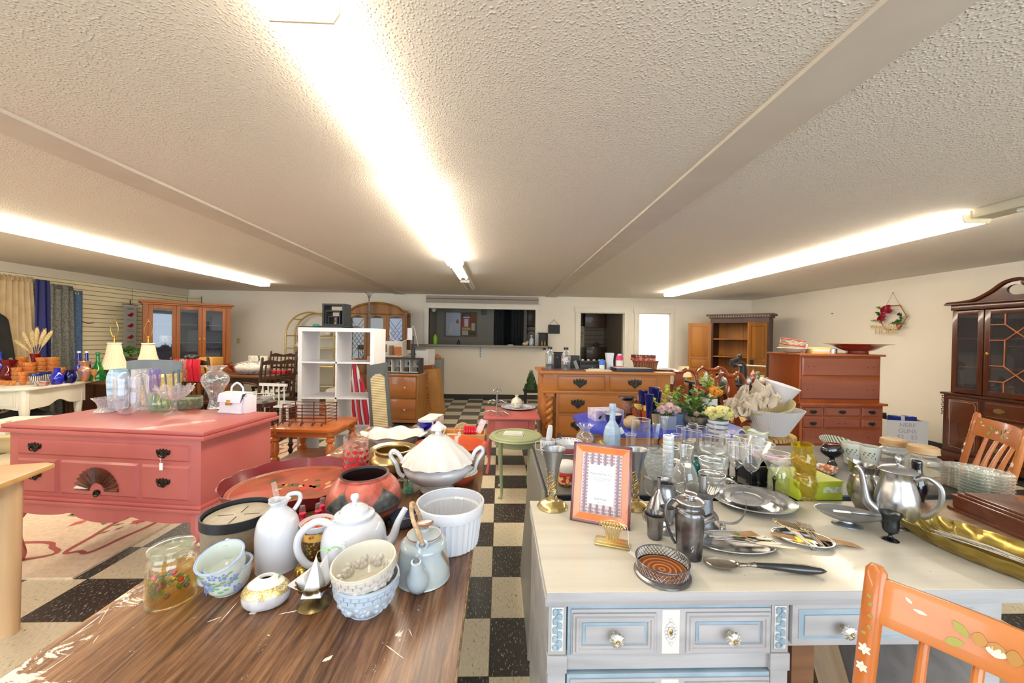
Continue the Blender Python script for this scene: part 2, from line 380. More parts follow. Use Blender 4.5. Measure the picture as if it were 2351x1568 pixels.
# left slat wall
q=MB(); step=.076; z=.1
while z<2.19:
    q.box(XL+.03,XL+.05,YF,YB-.06,z,min(z+step-.009,2.195)); q.box(XL+.051,XL+.33,YB-.05,YB-.03,z,min(z+step-.009,2.195)); z+=step
q.m(1).box(XL+.001,XL+.029,YF,YB-.04,.1,2.195).box(XL+.03,XL+.33,YB-.029,YB-.002,.1,2.195).m(0)
q.m(1)
for yy in (5.05,7.3): q.box(XL+.0485,XL+.0507,yy,yy+.006,.1,2.195)
ST('wall_left_slats',q,[M('eadfbd',.55,c2='e2d5b0',s=2,amt=(.3,.7)),M('8a7448',.8)])
# fluorescent strip fixtures
HOUS=M('d8d4c0',.5); LENS=emis('fff2de',EMIT*1.85); LENSN=emis('fff2de',EMIT*.8)
def fixture(x,y0,lit=True,bare=False,label=''):
    o=T('ceiling_light',label,'ceiling light',(x,y0,ZC-.001),group='fluorescent strip lights')
    L_=1.2
    P('housing',MB().box(-.055,.055,0,L_,-.035,0) if not bare else MB().box(-.075,.075,0,L_,-.06,0),HOUS,o,bevel=.004)
    if lit and not bare:
        pr=[(-.1,-.03),(-.1,-.055),(-.085,-.08),(.085,-.08),(.1,-.055),(.1,-.03)]
        P('diffuser',MB().prism(pr,.004,L_-.004,'y'),LENSN if (x>-1 and x<0 and y0<1.2) else LENS,o,label='glowing ribbed diffuser')
        P('end_cap',MB().prism([(-.104,-.028),(-.104,-.057),(-.087,-.084),(.087,-.084),(.104,-.057),(.104,-.028)],-.003,.004,'y'),M('f1e6c4',.4),o)
    elif bare:
        for sx in (-.045,.045):
            P('tube',MB().tube([(sx,.04,-.075),(sx,L_*.82,-.075)],.013),emis('ffffff',EMIT*1.3) if lit else M('e6e6e2',.3),o)
        P('socket',MB().box(-.07,.07,0,.035,-.095,-.06),M('eceadf',.4),o)
    return o
yy=-1.33
for k in range(5): fixture(-.557,yy+k*1.2,label='lit strip fixture of the middle row, '+['behind the camera','overhead, yellowed end cap showing','second along from overhead','third along, under the middle of the room','fourth along, before the bare tubes'][k])
fixture(-.557,4.72,bare=True,label='strip fixture of the middle row with its tubes bare')
fixture(-.557,5.95,lit=False,bare=True,label='unlit strip fixture at the far end of the middle row')
for k in range(6): fixture(-4.29,7.06-1.2*(k+1),label='lit strip fixture of the left row, '+['farthest, near the back wall','second from the back wall','third from the back wall','at the left picture edge','fifth from the back wall','sixth from the back wall'][k])
for k in range(5): fixture(3.35,7.5-1.23*(k+1),label='lit strip fixture of the right row, '+['farthest, near the back wall','second from the back wall','third from the back wall','fourth from the back wall','nearest'][k] if k<4 else 'grey unlit strip fixture at the near end of the right row',lit=k<4,bare=k==4)
# ================================================================ furniture
PI=pi
def raised(q,x0,x1,z0,z1,y,d=.012,ins=.014):
    return q.add([(x0,y,z0),(x1,y,z0),(x1,y,z1),(x0,y,z1),(x0+ins,y-d,z0+ins),(x1-ins,y-d,z0+ins),(x1-ins,y-d,z1-ins),(x0+ins,y-d,z1-ins)],
                 [(4,5,6,7)]+[(i,(i+1) % 4,(i+1) % 4+4,i+4) for i in range(4)]+[(3,2,1,0)])
def turned(q,x,y,z0,z1,pr,seg=12,lean=(0,0)):
    L_=z1-z0; T0=q.T
    q.T=T0 @ Matrix(((1,0,lean[0],x),(0,1,lean[1],y),(0,0,1,z0),(0,0,0,1)))
    q.lathe([(r,t*L_) for t,r in pr],seg); q.T=T0; return q
BRZ=M('4a4338',.38,.85,c2='2a2622',s=60,amt=(.4,.6)); BRASS=M('c9a24b',.28,.95); CHROME=M('cfd2d8',.16,1.)
def bail(parent,x,y,z,w=.09,mat=None,name='handle',ornate=1.):
    q=MB(); h=w*.30
    pl=[(-.5,.02),(-.46,.22),(-.34,.14),(-.22,.26),(-.1,.16),(0,.30),(.1,.16),(.22,.26),(.34,.14),(.46,.22),(.5,.02),(.4,-.12),(.22,-.1),(.12,-.26),(0,-.36),(-.12,-.26),(-.22,-.1),(-.4,-.12)]
    q.prism([(x+a*w,z+b*w*ornate) for a,b in pl],y-.004,y,'y')
    q.tube([(x+w*.33*cos(a),y-.006-.014*sin(a)*.6,z+.004-h*sin(a)*.9) for a in [PI*k/10 for k in range(11)]],.0035,6)
    return P(name,q,mat or BRZ,parent)
def knob(parent,x,y,z,r=.012,mat=None):
    q=MB().tf((x,y,z),(R(90),0,0)); q.lathe([(0,0),(r*.45,0),(r*.4,r*.9),(r,r*1.2),(r*.9,r*1.9),(0,r*2.1)],14)
    return P('knob',q,mat or BRASS,parent)

# ---- red lowboy blanket chest
RED=M('bf6660',.42,c2='b55a56',s=3,amt=(.3,.7),coat=.1)
t=T('blanket_chest','salmon-red painted chest with dark carved fan and cabriole legs on floral rug','chest',(-2.285,2.265,0),R(-7.4))
P('lid',MB().box(-.655,.655,-.02,.56,.822,.845).box(-.665,.665,-.03,.565,.797,.821),RED,t,bevel=.007)
b=MB().box(-.62,.62,.0,.54,.40,.797); b.box(-.635,.635,-.015,.555,.405,.425).box(-.645,.645,-.025,.56,.385,.404)
P('body',b,RED,t,bevel=.004)
def scal(x0,x1,n,zt,zb,dep):
    pts=[(x0,zt),(x1,zt)]
    for k in range(41):
        u=1-k/40; pts.append((x0+(x1-x0)*u,zb-dep*(abs(sin(PI*n*u))**.6)*(1.0 if .36<u<.64 else .55)+dep*.5*(1-min(1,6*min(u,1-u)))*0))
    return pts
P('apron',MB().prism(scal(-.60,.60,3,.386,.345,.05),-.012,.012,'y').prism(scal(.03,.54,3,.386,.345,.04),.59,.615,'x').prism(scal(.03,.54,3,.386,.345,.04),-.615,-.59,'x'),RED,t)
for nm,x0,x1,z0,z1 in (('drawer',-.56,.56,.665,.762),('drawer',-.56,-.29,.445,.645),('drawer',-.27,.235,.445,.645),('drawer',.255,.56,.445,.645)):
    d=P(nm,raised(MB(),x0,x1,z0,z1,.001,.012,.012),RED,t)
    if x1-x0>.6: bail(d,-.43,-.012,.716,.088); bail(d,.40,-.012,.716,.088)
    elif x0<-.5: bail(d,-.43,-.012,.55,.088)
    elif x0>.2: bail(d,.40,-.012,.55,.088)
    else:
        q=MB(); cx,cz=-.02,.475
        for k in range(15):
            a0=PI*k/15+.01; a1=PI*(k+1)/15-.01; am=(a0+a1)/2
            q.add([(cx+.05*cos(a0),-.012,cz+.05*sin(a0)),(cx+.05*cos(a1),-.012,cz+.05*sin(a1)),(cx+.138*cos(a1),-.012,cz+.138*sin(a1)),(cx+.138*cos(a0),-.012,cz+.138*sin(a0)),
                   (cx+.05*cos(am),-.02,cz+.05*sin(am)),(cx+.142*cos(am),-.024,cz+.142*sin(am))],[(0,4,5,3),(4,1,2,5),(3,5,2),(0,1,4),(0,3,2,1)])
        P('carved_fan',q,M('4a2012',.3,c2='6d3218',s=20,amt=(.4,.6),coat=.4),d,smooth=20,label='dark carved half-round fan')
        q=MB().prism([(cx+.022*cos(a),cz-.005+.016*sin(a)) for a in [2*PI*k/10 for k in range(10)]],-.017,-.012,'y').tube([(cx+.016*cos(a),-.02,cz-.013+.016*sin(a)) for a in [2*PI*k/12 for k in range(12)]],.003,6,True)
        P('ring_pull',q,BRZ,d)
for sx in (-1,1):
    for yb in (0,1):
        pts=sp([(0,0,.37),(.012,-.014,.32),(.03,-.032,.25),(.018,-.02,.15),(.002,0,.06),(.014,-.014,.02),(.018,-.02,.0)],4)
        rr=[v[0] for v in sp([(.048,),(.046,),(.038,),(.026,),(.017,),(.03,),(.034,)],4)]
        q=MB().tf((sx*.585,.035+yb*.47,0),sc=(sx,1 if not yb else-1,1)); q.tube(pts,rr,10); P('leg',q,RED,t)
tg=MB().box(.395,.415,-.030,-.028,.625,.665).tube([(.4,-.024,.705),(.398,-.029,.69),(.405,-.029,.664)],.0012,5)
S1('price_tag','small white paper tag hanging from the red chest drawer handle','tag',tg,M('f0f0f0',.6),(-2.285,2.265,0),R(-7.4))

# ---- floral rug
q=MB().box(-5.2,-2.38,2.2,5.1,0,.012)
def ribbon(q,pts,w,z):
    n=len(pts); vs=[]
    for i,p in enumerate(pts):
        a=V(pts[(i-1) % n]); b=V(pts[(i+1) % n]); d=(b-a); d=V((-d.y,d.x)).normalized()
        vs+=[(p[0]+d.x*w/2,p[1]+d.y*w/2,z),(p[0]-d.x*w/2,p[1]-d.y*w/2,z)]
    return q.add(vs,[(2*i,2*i+1,(2*i+3) % (2*n),(2*i+2) % (2*n)) for i in range(n)])
q.m(1)
def leaf(q,x,y,a,l,w,z):
    return q.add([(x,y,z),(x+l*.5*cos(a)-w*sin(a),y+l*.5*sin(a)+w*cos(a),z),(x+l*cos(a),y+l*sin(a),z),(x+l*.5*cos(a)+w*sin(a),y+l*.5*sin(a)-w*cos(a),z)],[(0,3,2,1)])
for cx,cy,lx,ly in [(-2.62-.0,2.85,.13,.42),(-2.62,3.85,.13,.42),(-2.62,4.65,.13,.3)]+[(-3.15-.85*k,2.44,.38,.13) for k in range(3)]:
    pts=[]
    for k in range(64):
        a=2*PI*k/64; rr=1+.07*cos(6*a)
        pts.append((cx+lx*rr*cos(a)*(abs(cos(a))**-.25 if abs(cos(a))>.15 else 1.6)**.5,cy+ly*rr*sin(a)*(abs(sin(a))**-.25 if abs(sin(a))>.15 else 1.6)**.5))
    ribbon(q.m(1),pts,.028,.0135)
    for k in range(9):
        a=rnd.random()*6.3; d=.05+rnd.random()*.06
        leaf(q.m(2+k % 2),cx+d*cos(a),cy+d*sin(a)*(1.6 if ly>lx else .8),a+.4,.07,.014,.0135)
    for k in range(6): leaf(q.m(4),cx,cy,k*1.05,.05,.017,.014)
for cx,cy in ((-3.3,3.3),(-4.0,3.6),(-3.2,4.3),(-2.95,3.0)):
    for k in range(14):
        a=rnd.random()*6.3; leaf(q.m(2+k % 3),cx+.16*cos(a),cy+.12*sin(a),a,.12,.03,.0135)
S1('floral_rug','cream sculpted rug with rose scroll border and flowers under the red chest','rug',q,
   [M('e2cfb4',.95,c2='d3b99b',s=40,amt=(.3,.7),bs=300,bump=.6),M('a5544c',.95),M('6f7c4e',.95),M('9a5f80',.95),M('c8605a',.95)],smooth=0)
# ---- oriental rug
S1('oriental_rug','red and cream patterned oriental rug beneath the dark dining set','rug',MB().box(-5.4,-2.55,5.3,8.0,0,.01),
   M('a8483a',.95,c2='d8b98a',c3='5b3327',mode='cells',s=11,st=(1,2.2,1),amt=(.3,.75)))

# ---- natural wood table at the left edge
t=T('pine_table','pale natural wood table with square leg at left edge','table',(-2.19,1.93,0),R(17))
NW=wood('dcb27a','c99a5e','x',9,.4,.1)
q=MB().prism([(.0-.03,.02),(.02,-.01),(.02,-.05),(-.0,-.9),(-1.3,-.9),(-1.3,.02)],.725,.75,'z')
P('tabletop',q,NW,t,bevel=.008)
P('apron',MB().box(-1.2,-.10,-.10,-.08,.64,.725).box(-.12,-.10,-.8,-.10,.64,.725),wood('e3b773','d7a45c','x',8),t)
LEGM=wood('c79a6b','e0c29a','z',10,.5,0)
for x,y in ((-.085,-.10),(-1.2,-.10),(-.085,-.78),(-1.2,-.78)):
    P('leg',MB().tube([(x,y,.725),(x,y,.3),(x,y,0)],[.042,.038,.033],12),LEGM,t)

# ---- long brown folding table, left foreground
def brown_top():
    m,nt,b=_nt('worn_walnut_laminate'); L=nt.links.new
    tc=_n(nt,'ShaderNodeTexCoord'); mp=_n(nt,'ShaderNodeMapping'); L(tc.outputs['Object'],mp.inputs[0]); mp.inputs['Scale'].default_value=(1,.06,1); mp.inputs['Rotation'].default_value=(0,0,R(0))
    a=_n(nt,'ShaderNodeTexNoise',i_Scale=62.,i_Detail=8.,i_Roughness=.75,i_Distortion=.5); L(mp.outputs[0],a.inputs['Vector'])
    c=_n(nt,'ShaderNodeTexNoise',i_Scale=4.,i_Detail=3.); L(mp.outputs[0],c.inputs['Vector'])
    r1=ramp(nt,[(.36,hx('4a3324')),(.5,hx('8a6549')),(.64,hx('b8926e'))]); L(a.outputs['Fac'],r1.inputs[0])
    r2=ramp(nt,[(.38,hx('8c7564')),(.62,hx('fff2e0'))]); L(c.outputs['Fac'],r2.inputs[0])
    mu=_n(nt,'ShaderNodeMix',data_type='RGBA',blend_type='MULTIPLY'); mu.inputs['Factor'].default_value=.7; L(r1.outputs[0],mu.inputs[6]); L(r2.outputs[0],mu.inputs[7])
    # paint scuffs
    n3=_n(nt,'ShaderNodeTexNoise',i_Scale=9.,i_Detail=8.,i_Roughness=.75,i_Distortion=1.2); L(tc.outputs['Object'],n3.inputs['Vector'])
    gx=_n(nt,'ShaderNodeSeparateXYZ'); L(tc.outputs['Object'],gx.inputs[0])
    e=_n(nt,'ShaderNodeMapRange',i_1=-.70,i_2=-.92,i_3=0.,i_4=.13); L(gx.outputs[0],e.inputs[0])
    ad=_n(nt,'ShaderNodeMath',operation='ADD'); L(n3.outputs['Fac'],ad.inputs[0]); L(e.outputs[0],ad.inputs[1])
    r3=ramp(nt,[(.655,(0,0,0)),(.675,(1,1,1))]); L(ad.outputs[0],r3.inputs[0])
    mx=_n(nt,'ShaderNodeMix',data_type='RGBA'); L(r3.outputs[0],mx.inputs['Factor']); L(mu.outputs[2],mx.inputs[6]); mx.inputs[7].default_value=C4(hx('e9e0d4'))
    L(mx.outputs[2],b.inputs['Base Color']); b.inputs['Roughness'].default_value=.33
    return m
LT=.75
t=T('folding_table','long worn walnut laminate table with white paint scuffs, left foreground','table',(0,0,0))
EDG=M('a98a5c',.7,c2='5d4630',s=60,amt=(.4,.6))
P('edge_strip',MB().box(-.0749,-.0725,.33,2.72,LT-.022,LT-.001).box(-.9225,-.9201,.33,2.72,LT-.022,LT-.001),EDG,t)
for y in (.5,2.45):
    P('leg',MB().tube([(-.8,y,LT-.03),(-.8,y,.02),(-.2,y,.02),(-.2,y,LT-.03)],.014,8).box(-.86,-.14,y-.02,y+.02,LT-.04,LT-.023),M('3b3a38',.4,.6),t)
q=MB().box(-.92,-.075,.33,2.72,LT-.022,LT).m(1)
for k in range(40):     # dried paint flakes and scratches on the laminate
    x=-.90+rnd.random()**1.9*.8; y=.66+rnd.random()*.66; a=rnd.choice([1.2,1.9,2.3,.5])+rnd.uniform(-.3,.3); big=k % 6==0
    l=rnd.uniform(.02,.07) if not big else rnd.uniform(.015,.03); w_=rnd.uniform(.0006,.0014) if not big else rnd.uniform(.003,.006); n=9
    up,dn=[],[]
    for i in range(n):
        u=i/(n-1); e=w_*(sin(PI*u)**.6+.05); bx=x+l*(u-.5)*cos(a); by=y+l*(u-.5)*sin(a); j1,j2=rnd.uniform(.4,1.4),rnd.uniform(.4,1.4)
        up.append((bx-e*j1*sin(a),by+e*j1*cos(a))); dn.append((bx+e*j2*sin(a),by-e*j2*cos(a)))
    q.prism(dn+up[::-1],LT,LT+.0005,'z')
P('tabletop',q,[brown_top(),M('e6ddd0',.7)],t)

# ---- grey-white French desk, right foreground
DT=.76
DW=M('dcd8cb',.38,c2='c9c3b4',mode='wood',s=14,st=(.07,1,1),amt=(.35,.75),coat=.15)
DWF=M('b9b8ba',.42,c2='98979b',mode='wood',s=16,st=(.1,1,1),amt=(.35,.8),coat=.1)  # greyer copy of the desk white, painting in the dimmer light on the fronts
DBL=M('9db4c2',.5,c2='86a0b2',s=12,amt=(.3,.7)); SPK=M('3a332a',.8)
t=T('desk','antiqued off-white provincial desk with blue-lined panelled drawers, right foreground','desk',(0,0,0))
q=MB().prism([(.128,.945),(1.46,.945),(1.51,1.48),(.128,1.48)],DT-.022,DT,'z').m(1)
for k in range(30): q.ball((rnd.uniform(.14,1.35),.9446,rnd.uniform(DT-.02,DT-.003)),rnd.uniform(.0006,.0013),6,(1,.3,1))
for k in range(60): q.ball((rnd.uniform(.14,1.3),rnd.uniform(.96,1.3),DT),rnd.uniform(.0005,.0012),6,(rnd.uniform(.8,2.5),1,.2))
q.m(2).box(.128,1.46,.9435,.945,DT-.022,DT-.001)  # front edge strip: its shading is painted with the greyer front colour
P('desktop',q,[DW,SPK,DWF],t)
q=MB().prism([(.125,.955),(1.45,.955),(1.49,1.47),(.125,1.47)],DT-.046,DT-.0225,'z')
P('moulding',q,DWF,t,bevel=.006)
FY=.972
q=MB().box(.135,.775,FY+.012,1.46,.06,DT-.0465).box(1.30,1.38,FY+.012,1.46,.06,DT-.0465).box(.775,1.30,FY+.012,1.46,.585,DT-.0465)
q.box(.133,.775,FY+.004,FY+.013,.535,.575)
P('carcass',q,DWF,t,bevel=.002)
def carving(x,z0,z1,y):
    q=MB(); n=9
    for k in range(n):
        z=z0+(z1-z0)*(k+.5)/n; s=.006*(1 if k % 2 else-1)
        q.ball((x+s,y,z),.0075,8,(1,.5,1.1)); q.ball((x-s*1.2,y,z+.004),.005,8,(1.3,.5,.6))
    q.tube([(x+.005*sin(k*1.1),y-.001,z0+(z1-z0)*k/20) for k in range(21)],.0022,6)
    return q
DW_=0
for x0 in (.137,.727):
    pl=P('pilaster',MB().box(x0,x0+.046,FY-.002,FY+.0115,.58,DT-.047).box(x0,x0+.046,FY-.002,FY+.0115,.1,.533).box(x0-.003,x0+.049,FY-.006,FY+.0115,.534,.579).m(1).box(x0+.007,x0+.039,FY-.0035,FY-.002,.59,.705),[DWF,M('dcd9d3',.5)],t,bevel=.0015)
    P('carved_vine',carving(x0+.023,.595,.70,FY-.005),DBL,pl,label='blue-washed carved leaf vine')
def crystal(parent,x,y,z):
    q=MB().tf((x,y,z),(R(90),0,0)); q.lathe([(0,-.002),(.007,0),(.006,.012),(.011,.014),(.0175,.019),(.0165,.026),(.007,.030),(0,.028)],24,fn=lambda a,r,zz: (r*(1+.09*cos(12*a)),zz))
    kb=P('knob',q,[M('e8e8ea',.25,.3,c2='9a927c',s=90,amt=(.4,.6))],parent,label='white fluted flower knob'); q=MB().ball((x,y-.031,z),.0045,8); P('centre_stud',q,BRASS,kb); return kb
def pdrawer(z0,z1):
    x0,x1=.187,.723
    d=P('drawer',MB().m(1).box(x0,x1,FY-.004,FY+.0115,z0,z1).m(0).box(x0+.008,x1-.002,FY-.008,FY-.004,z0,z1-.010),[DWF,DBL],t,bevel=.001)
    for a,b_ in ((x0+.012,x0+.228),(x1-.228,x1-.006)):
        q=MB()
        lv=[(0,0),(0,.005),(.006,.005),(.008,.010),(.014,.010),(.016,.006),(.021,.006),(.023,.0)]; za,zb=z0+.008,z1-.018
        vs=[(x,FY-.008-h,z) for i,h in lv for x,z in ((a+i,za+i),(b_-i,za+i),(b_-i,zb-i),(a+i,zb-i))]
        q.add(vs,[(4*j+i,4*j+(i+1) % 4,4*j+4+(i+1) % 4,4*j+4+i) for j in range(len(lv)-1) for i in range(4)])
        q.m(1).box(a+.026,b_-.026,FY-.0095,FY-.008,z0+.034,z1-.044).m(0).box(a+.033,b_-.031,FY-.011,FY-.0095,z0+.037,z1-.051)
        P('panel',q,[DWF,DBL],d)
        crystal(d,(a+b_)/2,FY-.011,(z0+z1)/2-.006)
    q=MB(); cx,cz=(x0+x1)/2,(z0+z1)/2-.004
    for k in range(14):
        a=2*PI*k/14; q.ball((cx+.013*cos(a),FY-.011,cz+.022*sin(a)),.0042,8,(1,.6,1))
    q.ball((cx,FY-.011,cz+.031),.005,8).ball((cx,FY-.011,cz-.029),.005,8).tube([(cx+.007*cos(a),FY-.012,cz+.012*sin(a)) for a in [2*PI*k/12 for k in range(12)]],.002,6,True).m(1).ball((cx,FY-.010,cz),.0045,8,(1,.5,1.8))
    P('escutcheon',q,[M('e3e3e4',.3,.2),BRASS],d,label='ornate white and brass keyhole plate')
    P('divider',MB().box(cx-.023,cx+.023,FY-.0092,FY-.008,z0+.004,z1-.012),M('dddbd6',.5),d)
pdrawer(.582,DT-.048); pdrawer(.40,.53); pdrawer(.24,.37)
d=P('drawer',MB().m(0).box(.782,1.295,FY-.004,FY+.0115,.602,DT-.052).m(1).box(.798,1.28,FY-.006,FY-.004,.617,DT-.064).m(0).box(.812,1.266,FY-.009,FY-.006,.628,DT-.078),[DWF,DBL],t,bevel=.0015)
crystal(d,.912,FY-.009,.652); crystal(d,1.2,FY-.009,.652)
for x,y in ((.84,1.44),): P('leg',MB().box(x-.022,x+.022,y-.02,y+.02,0,.585),DWF,t)
P('base',MB().box(.135,.775,FY+.02,1.45,0,.06).box(1.30,1.38,FY+.02,1.45,0,.06),DWF,t)
# ---- walnut table and charcoal folding table behind the desk
t=T('walnut_table','brown wood-grain table behind the right end of the desk','table',(0,0,0))
WT=M('8a6a50',.4,c2='a98c70',mode='wood',s=24,st=(.06,1,1),amt=(.3,.7),coat=.1)
P('tabletop',MB().prism([(1.465,.93),(2.7,.93),(2.7,1.53),(1.518,1.49)],DT-.02,DT-.001,'z'),WT,t,bevel=.002)
for x,y in ((1.54,1.0),(2.6,1.0),(1.6,1.45),(2.6,1.45)): P('leg',MB().box(x-.025,x+.025,y-.025,y+.025,0,DT-.021),wood('5a3c28','7b5536','z'),t)
KT=.755
t=T('folding_table','charcoal grey plastic-topped folding table crowded with glassware','table',(0,0,0))
CHG=M('6e6c68',.42,c2='5f5d59',s=5,amt=(.3,.7)); 
P('tabletop',MB().box(.21,2.10,1.555,2.30,KT-.028,KT),CHG,t,bevel=.008)
P('rim',MB().box(.205,.212,1.552,2.303,KT-.034,KT-.004).box(.205,2.10,1.549,1.556,KT-.034,KT-.004),M('1f2a3d',.3),t)
for x in (.4,1.9): P('leg',MB().tube([(x,1.65,KT-.03),(x,1.65,.02),(x,2.2,.02),(x,2.2,KT-.03)],.013,8),M('8a8a88',.4,.6),t)
t=T('table_leaf','grey painted board leaning between green round table and glassware table','board',(.155,1.95,0),0,rot=(0,R(4),0))
P('board',MB().box(-.012,.012,-.32,.32,0,.735).m(1).box(-.015,.015,-.325,-.31,0,.735),[M('83817a',.5),M('b5b09c',.5)],t,bevel=.002)
S1('loose_board','dark brown wooden board standing under the desk','board',MB().box(.97,1.045,1.20,1.23,0,.56),wood('6b4630','8a5d3e','x',20))
S1('loose_board','weathered plank leaning under the right of the desk','board',MB().prism([(-.05,0),(.05,0),(.05,.52),(-.05,.52)],0,.02,'y'),wood('6b5138','8f7450','z',20),(1.17,1.15,0),rot=(R(-12),R(-10),0))
t=T('metal_stand','blue metal post with round white foot under the desk','stand',(1.14,1.32,0))
P('pole',MB().tube([(0,0,.02),(0,0,.55)],.014,10),M('1d4a80',.3,.5),t); P('foot',MB().cyl((0,0,0),.13,.02,24),M('d5d8dc',.4),t)

# ---- stencilled orange chairs
OR=wood('cf8240','b9682a','z',8,.3,.35); ORX=wood('d48746','bb6a2c','x',8,.3,.35)
def leafy(q,c,sc,ks,y):
    "painted stencil leaves on the front face"
    for (a,l,w_,k,dx,dz) in ks:
        pts=[]
        for u in range(9):
            s_=u/8; pts.append((s_*l,w_*sin(PI*s_)**.8))
        for u in range(8,-1,-1): pts.append((u/8*l,-w_*sin(PI*u/8)**.8))
        q.m(k).prism([(c[0]+dx+sc*(p[0]*cos(a)-p[1]*sin(a)),c[1]+dz+sc*(p[0]*sin(a)+p[1]*cos(a))) for p in pts],y-.0008,y+.0005,'y')
    return q
def stencil_chair(label,loc,rz,hgt=1.,sgn=1):
    t=T('stencilled_chair',label,'chair',loc,rz,'orange stencilled chairs')
    H=.96; LN=.10; zs=.45
    yl=lambda z:-LN*(z-zs)/(H-zs)
    for x in (-.2,.2):
        pr=MB().tube([(x*.92,.02,zs-.02),(x*.95,yl(.6),.6),(x,yl(.72),.72),(x,yl(.86),.86),(x,yl(.95),.95),(x,yl(.965),.962)],[.014,.0155,.0175,.018,.018,.010],12,flat=.75)
        po=P('post',pr,OR,t)
        q=leafy(MB(),(x,.80),1,[(PI/2+k*1.05,.011,.0028,0,.0,.0) for k in range(6)]+[(PI/2+k*1.05,.010,.0028,0,.001,-.035) for k in range(6)]+[(.5+k*1.3,.009,.0035,1,-.002+.002*(k % 3),.10-.017*k) for k in range(5)],.0)
        for i,v in enumerate(q.v): q.v[i]=(v[0],v[1]+yl(v[2])+.0142,v[2])
        P('stencil',q,[M('efe6d8',.5),M('a08c4c',.5)],po,label='painted white petals and olive leaves')
    n=12
    def cr(u,v): return (-.188+.376*u,yl(.915)+.012-.035*sin(PI*u)*.6+(v-.5)*-.0,.868+.077*v-(.0 if v>.5 else 0))
    q=MB().grid(lambda u,v: (-.19+.38*u,yl(.85+.1*v)-.03*sin(PI*u)-.008,.852+.088*v),16,4,.016)
    c=P('crest_rail',q,ORX,t,bevel=.004)
    q=leafy(MB(),(.045,.897),.62,[(PI*.25,.045,.011,1,.03,.0),(PI*.72,.045,.011,1,-.035,0),(-.5,.04,.012,1,.035,-.01),(PI+.4,.045,.013,1,-.03,-.01),(PI-.1,.03,.005,0,-.07,.012),(PI+.2,.03,.005,0,-.075,-.01),(.1,.03,.005,0,.08,.01),(0,.03,.02,2,-.028,0),(PI,.03,.018,2,.028,.006),(PI/2,.028,.018,0,0,-.012),(-PI/2,.025,.016,2,0,.012),(2.4,.02,.004,0,-.09,.02),(.7,.02,.004,0,.1,.02)],0)
    for i,v in enumerate(q.v): q.v[i]=(v[0],v[1]+yl(v[2])-.03*sin(PI*(v[0]+.19)/.38)+.0090,v[2])
    P('stencil',q,[M('f0e4ce',.5),M('a3a04e',.5),M('b98a4a',.4,.4)],c,label='painted leaf and blossom spray',kind='stuff')
    for k in range(5):
        x=-.13+.065*k; q=MB()
        pts=[(x*.85,.02+0*k,zs),(x*.9,yl(.55)+.0,.55),(x*.95,yl(.66)-.012,.66),(x,yl(.76)-.02,.76),(x,yl(.86)-.028*sin(PI*(x+.19)/.38)-.015,.862)]
        q.tube(sp(pts,4),[v[0] for v in sp([(.009,),(.010,),(.014,),(.009,),(.0075,)],4)],10); P('spindle',q,OR,t)
    P('seat',MB().prism([(-.21,-.01),(.21,-.01),(.23,.2),(.2,.4),(0,.43),(-.2,.4),(-.23,.2)],zs-.03,zs+.005,'z'),ORX,t,bevel=.01)
    for x,y in ((-.16,.03),(.16,.03),(-.17,.36),(.17,.36)):
        q=MB(); turned(q,x*1.12,y,0,zs-.025,[(0,.011),(.15,.013),(.35,.017),(.5,.02),(.55,.014),(.6,.018),(1,.014)],10,lean=(-.04*(1 if x>0 else-1),0)); P('leg',q,OR,t)
    P('stretcher',MB().tube([(-.18,.2,.2),(.18,.2,.2)],.009,8),OR,t)
    return t
t=stencil_chair('orange wooden chair with stencilled crest rail, its back cutting the lower right corner',(.775,.53,0),R(114)); t.scale=(1,1,.98)
t=stencil_chair('orange spindle-back chair standing behind the stacked glass plates at right edge',(2.36,1.82,0),R(58)); t.scale=(1,1,1.08)
# ================================================================ left foreground table wares
def VA(p): return-atan2(p[0],p[1])
def B(px,py,z,w,h=0):
    "base point, radius and height of an upright round thing from its photo base, width and height"
    p=at(px,py,z); k=p.y/FPX
    return p,w*.5*k/sqrt(1+((px-1147)/FPX)**2),h*k
CW=M('cfd2da',.10,coat=.4); CWW=M('dddbd7',.12,coat=.4); CBL=M('bccbdd',.14,c2='cdd8e6',s=40,amt=(.3,.7),coat=.5)
def ring_handle(pts,r,seg=8,flat=1.): return MB().tube(sp(pts,5),r,seg,flat=flat)
# 1 potpourri jar
p,r,h=B(394,1374,LT,122,138)
t=T('potpourri_jar','lidded glass jar of oil with berries, pine sprigs and a cone','jar',p)
P('jar_body',MB().lathe(hollow(sp([(0,0),(r*.9,.0),(r*.99,h*.05),(r,h*.3),(r*.95,h*.62),(r*.84,h*.72),(r*.8,h*.77),(r*.82,h*.82)],4),.003),40),glass('fffffb',.0,dens=.5),t)
P('lid',MB().lathe([(0,h*.86),(r*.35,h*.87),(r*.42,h*.895),(r*.8,h*.90),(r*.9,h*.885),(r*.93,h*.86),(r*.92,h*.825),(r*.78,h*.80),(r*.76,h*.74),(r*.7,h*.74),(r*.66,h*.83),(0,h*.83)],40),glass('f4f8ee',.1),t)
P('oil',MB().lathe([(0,.004),(r*.88,.005),(r*.96,h*.08),(r*.97,h*.3),(r*.94,h*.5),(0,h*.5)],36),glass('f4e050',.0,dens=.3),t)
GRN=M('1f5a44',.6,c2='2f7a4c',s=60,amt=(.4,.6)); REDB=M('c01530',.2,coat=.6)
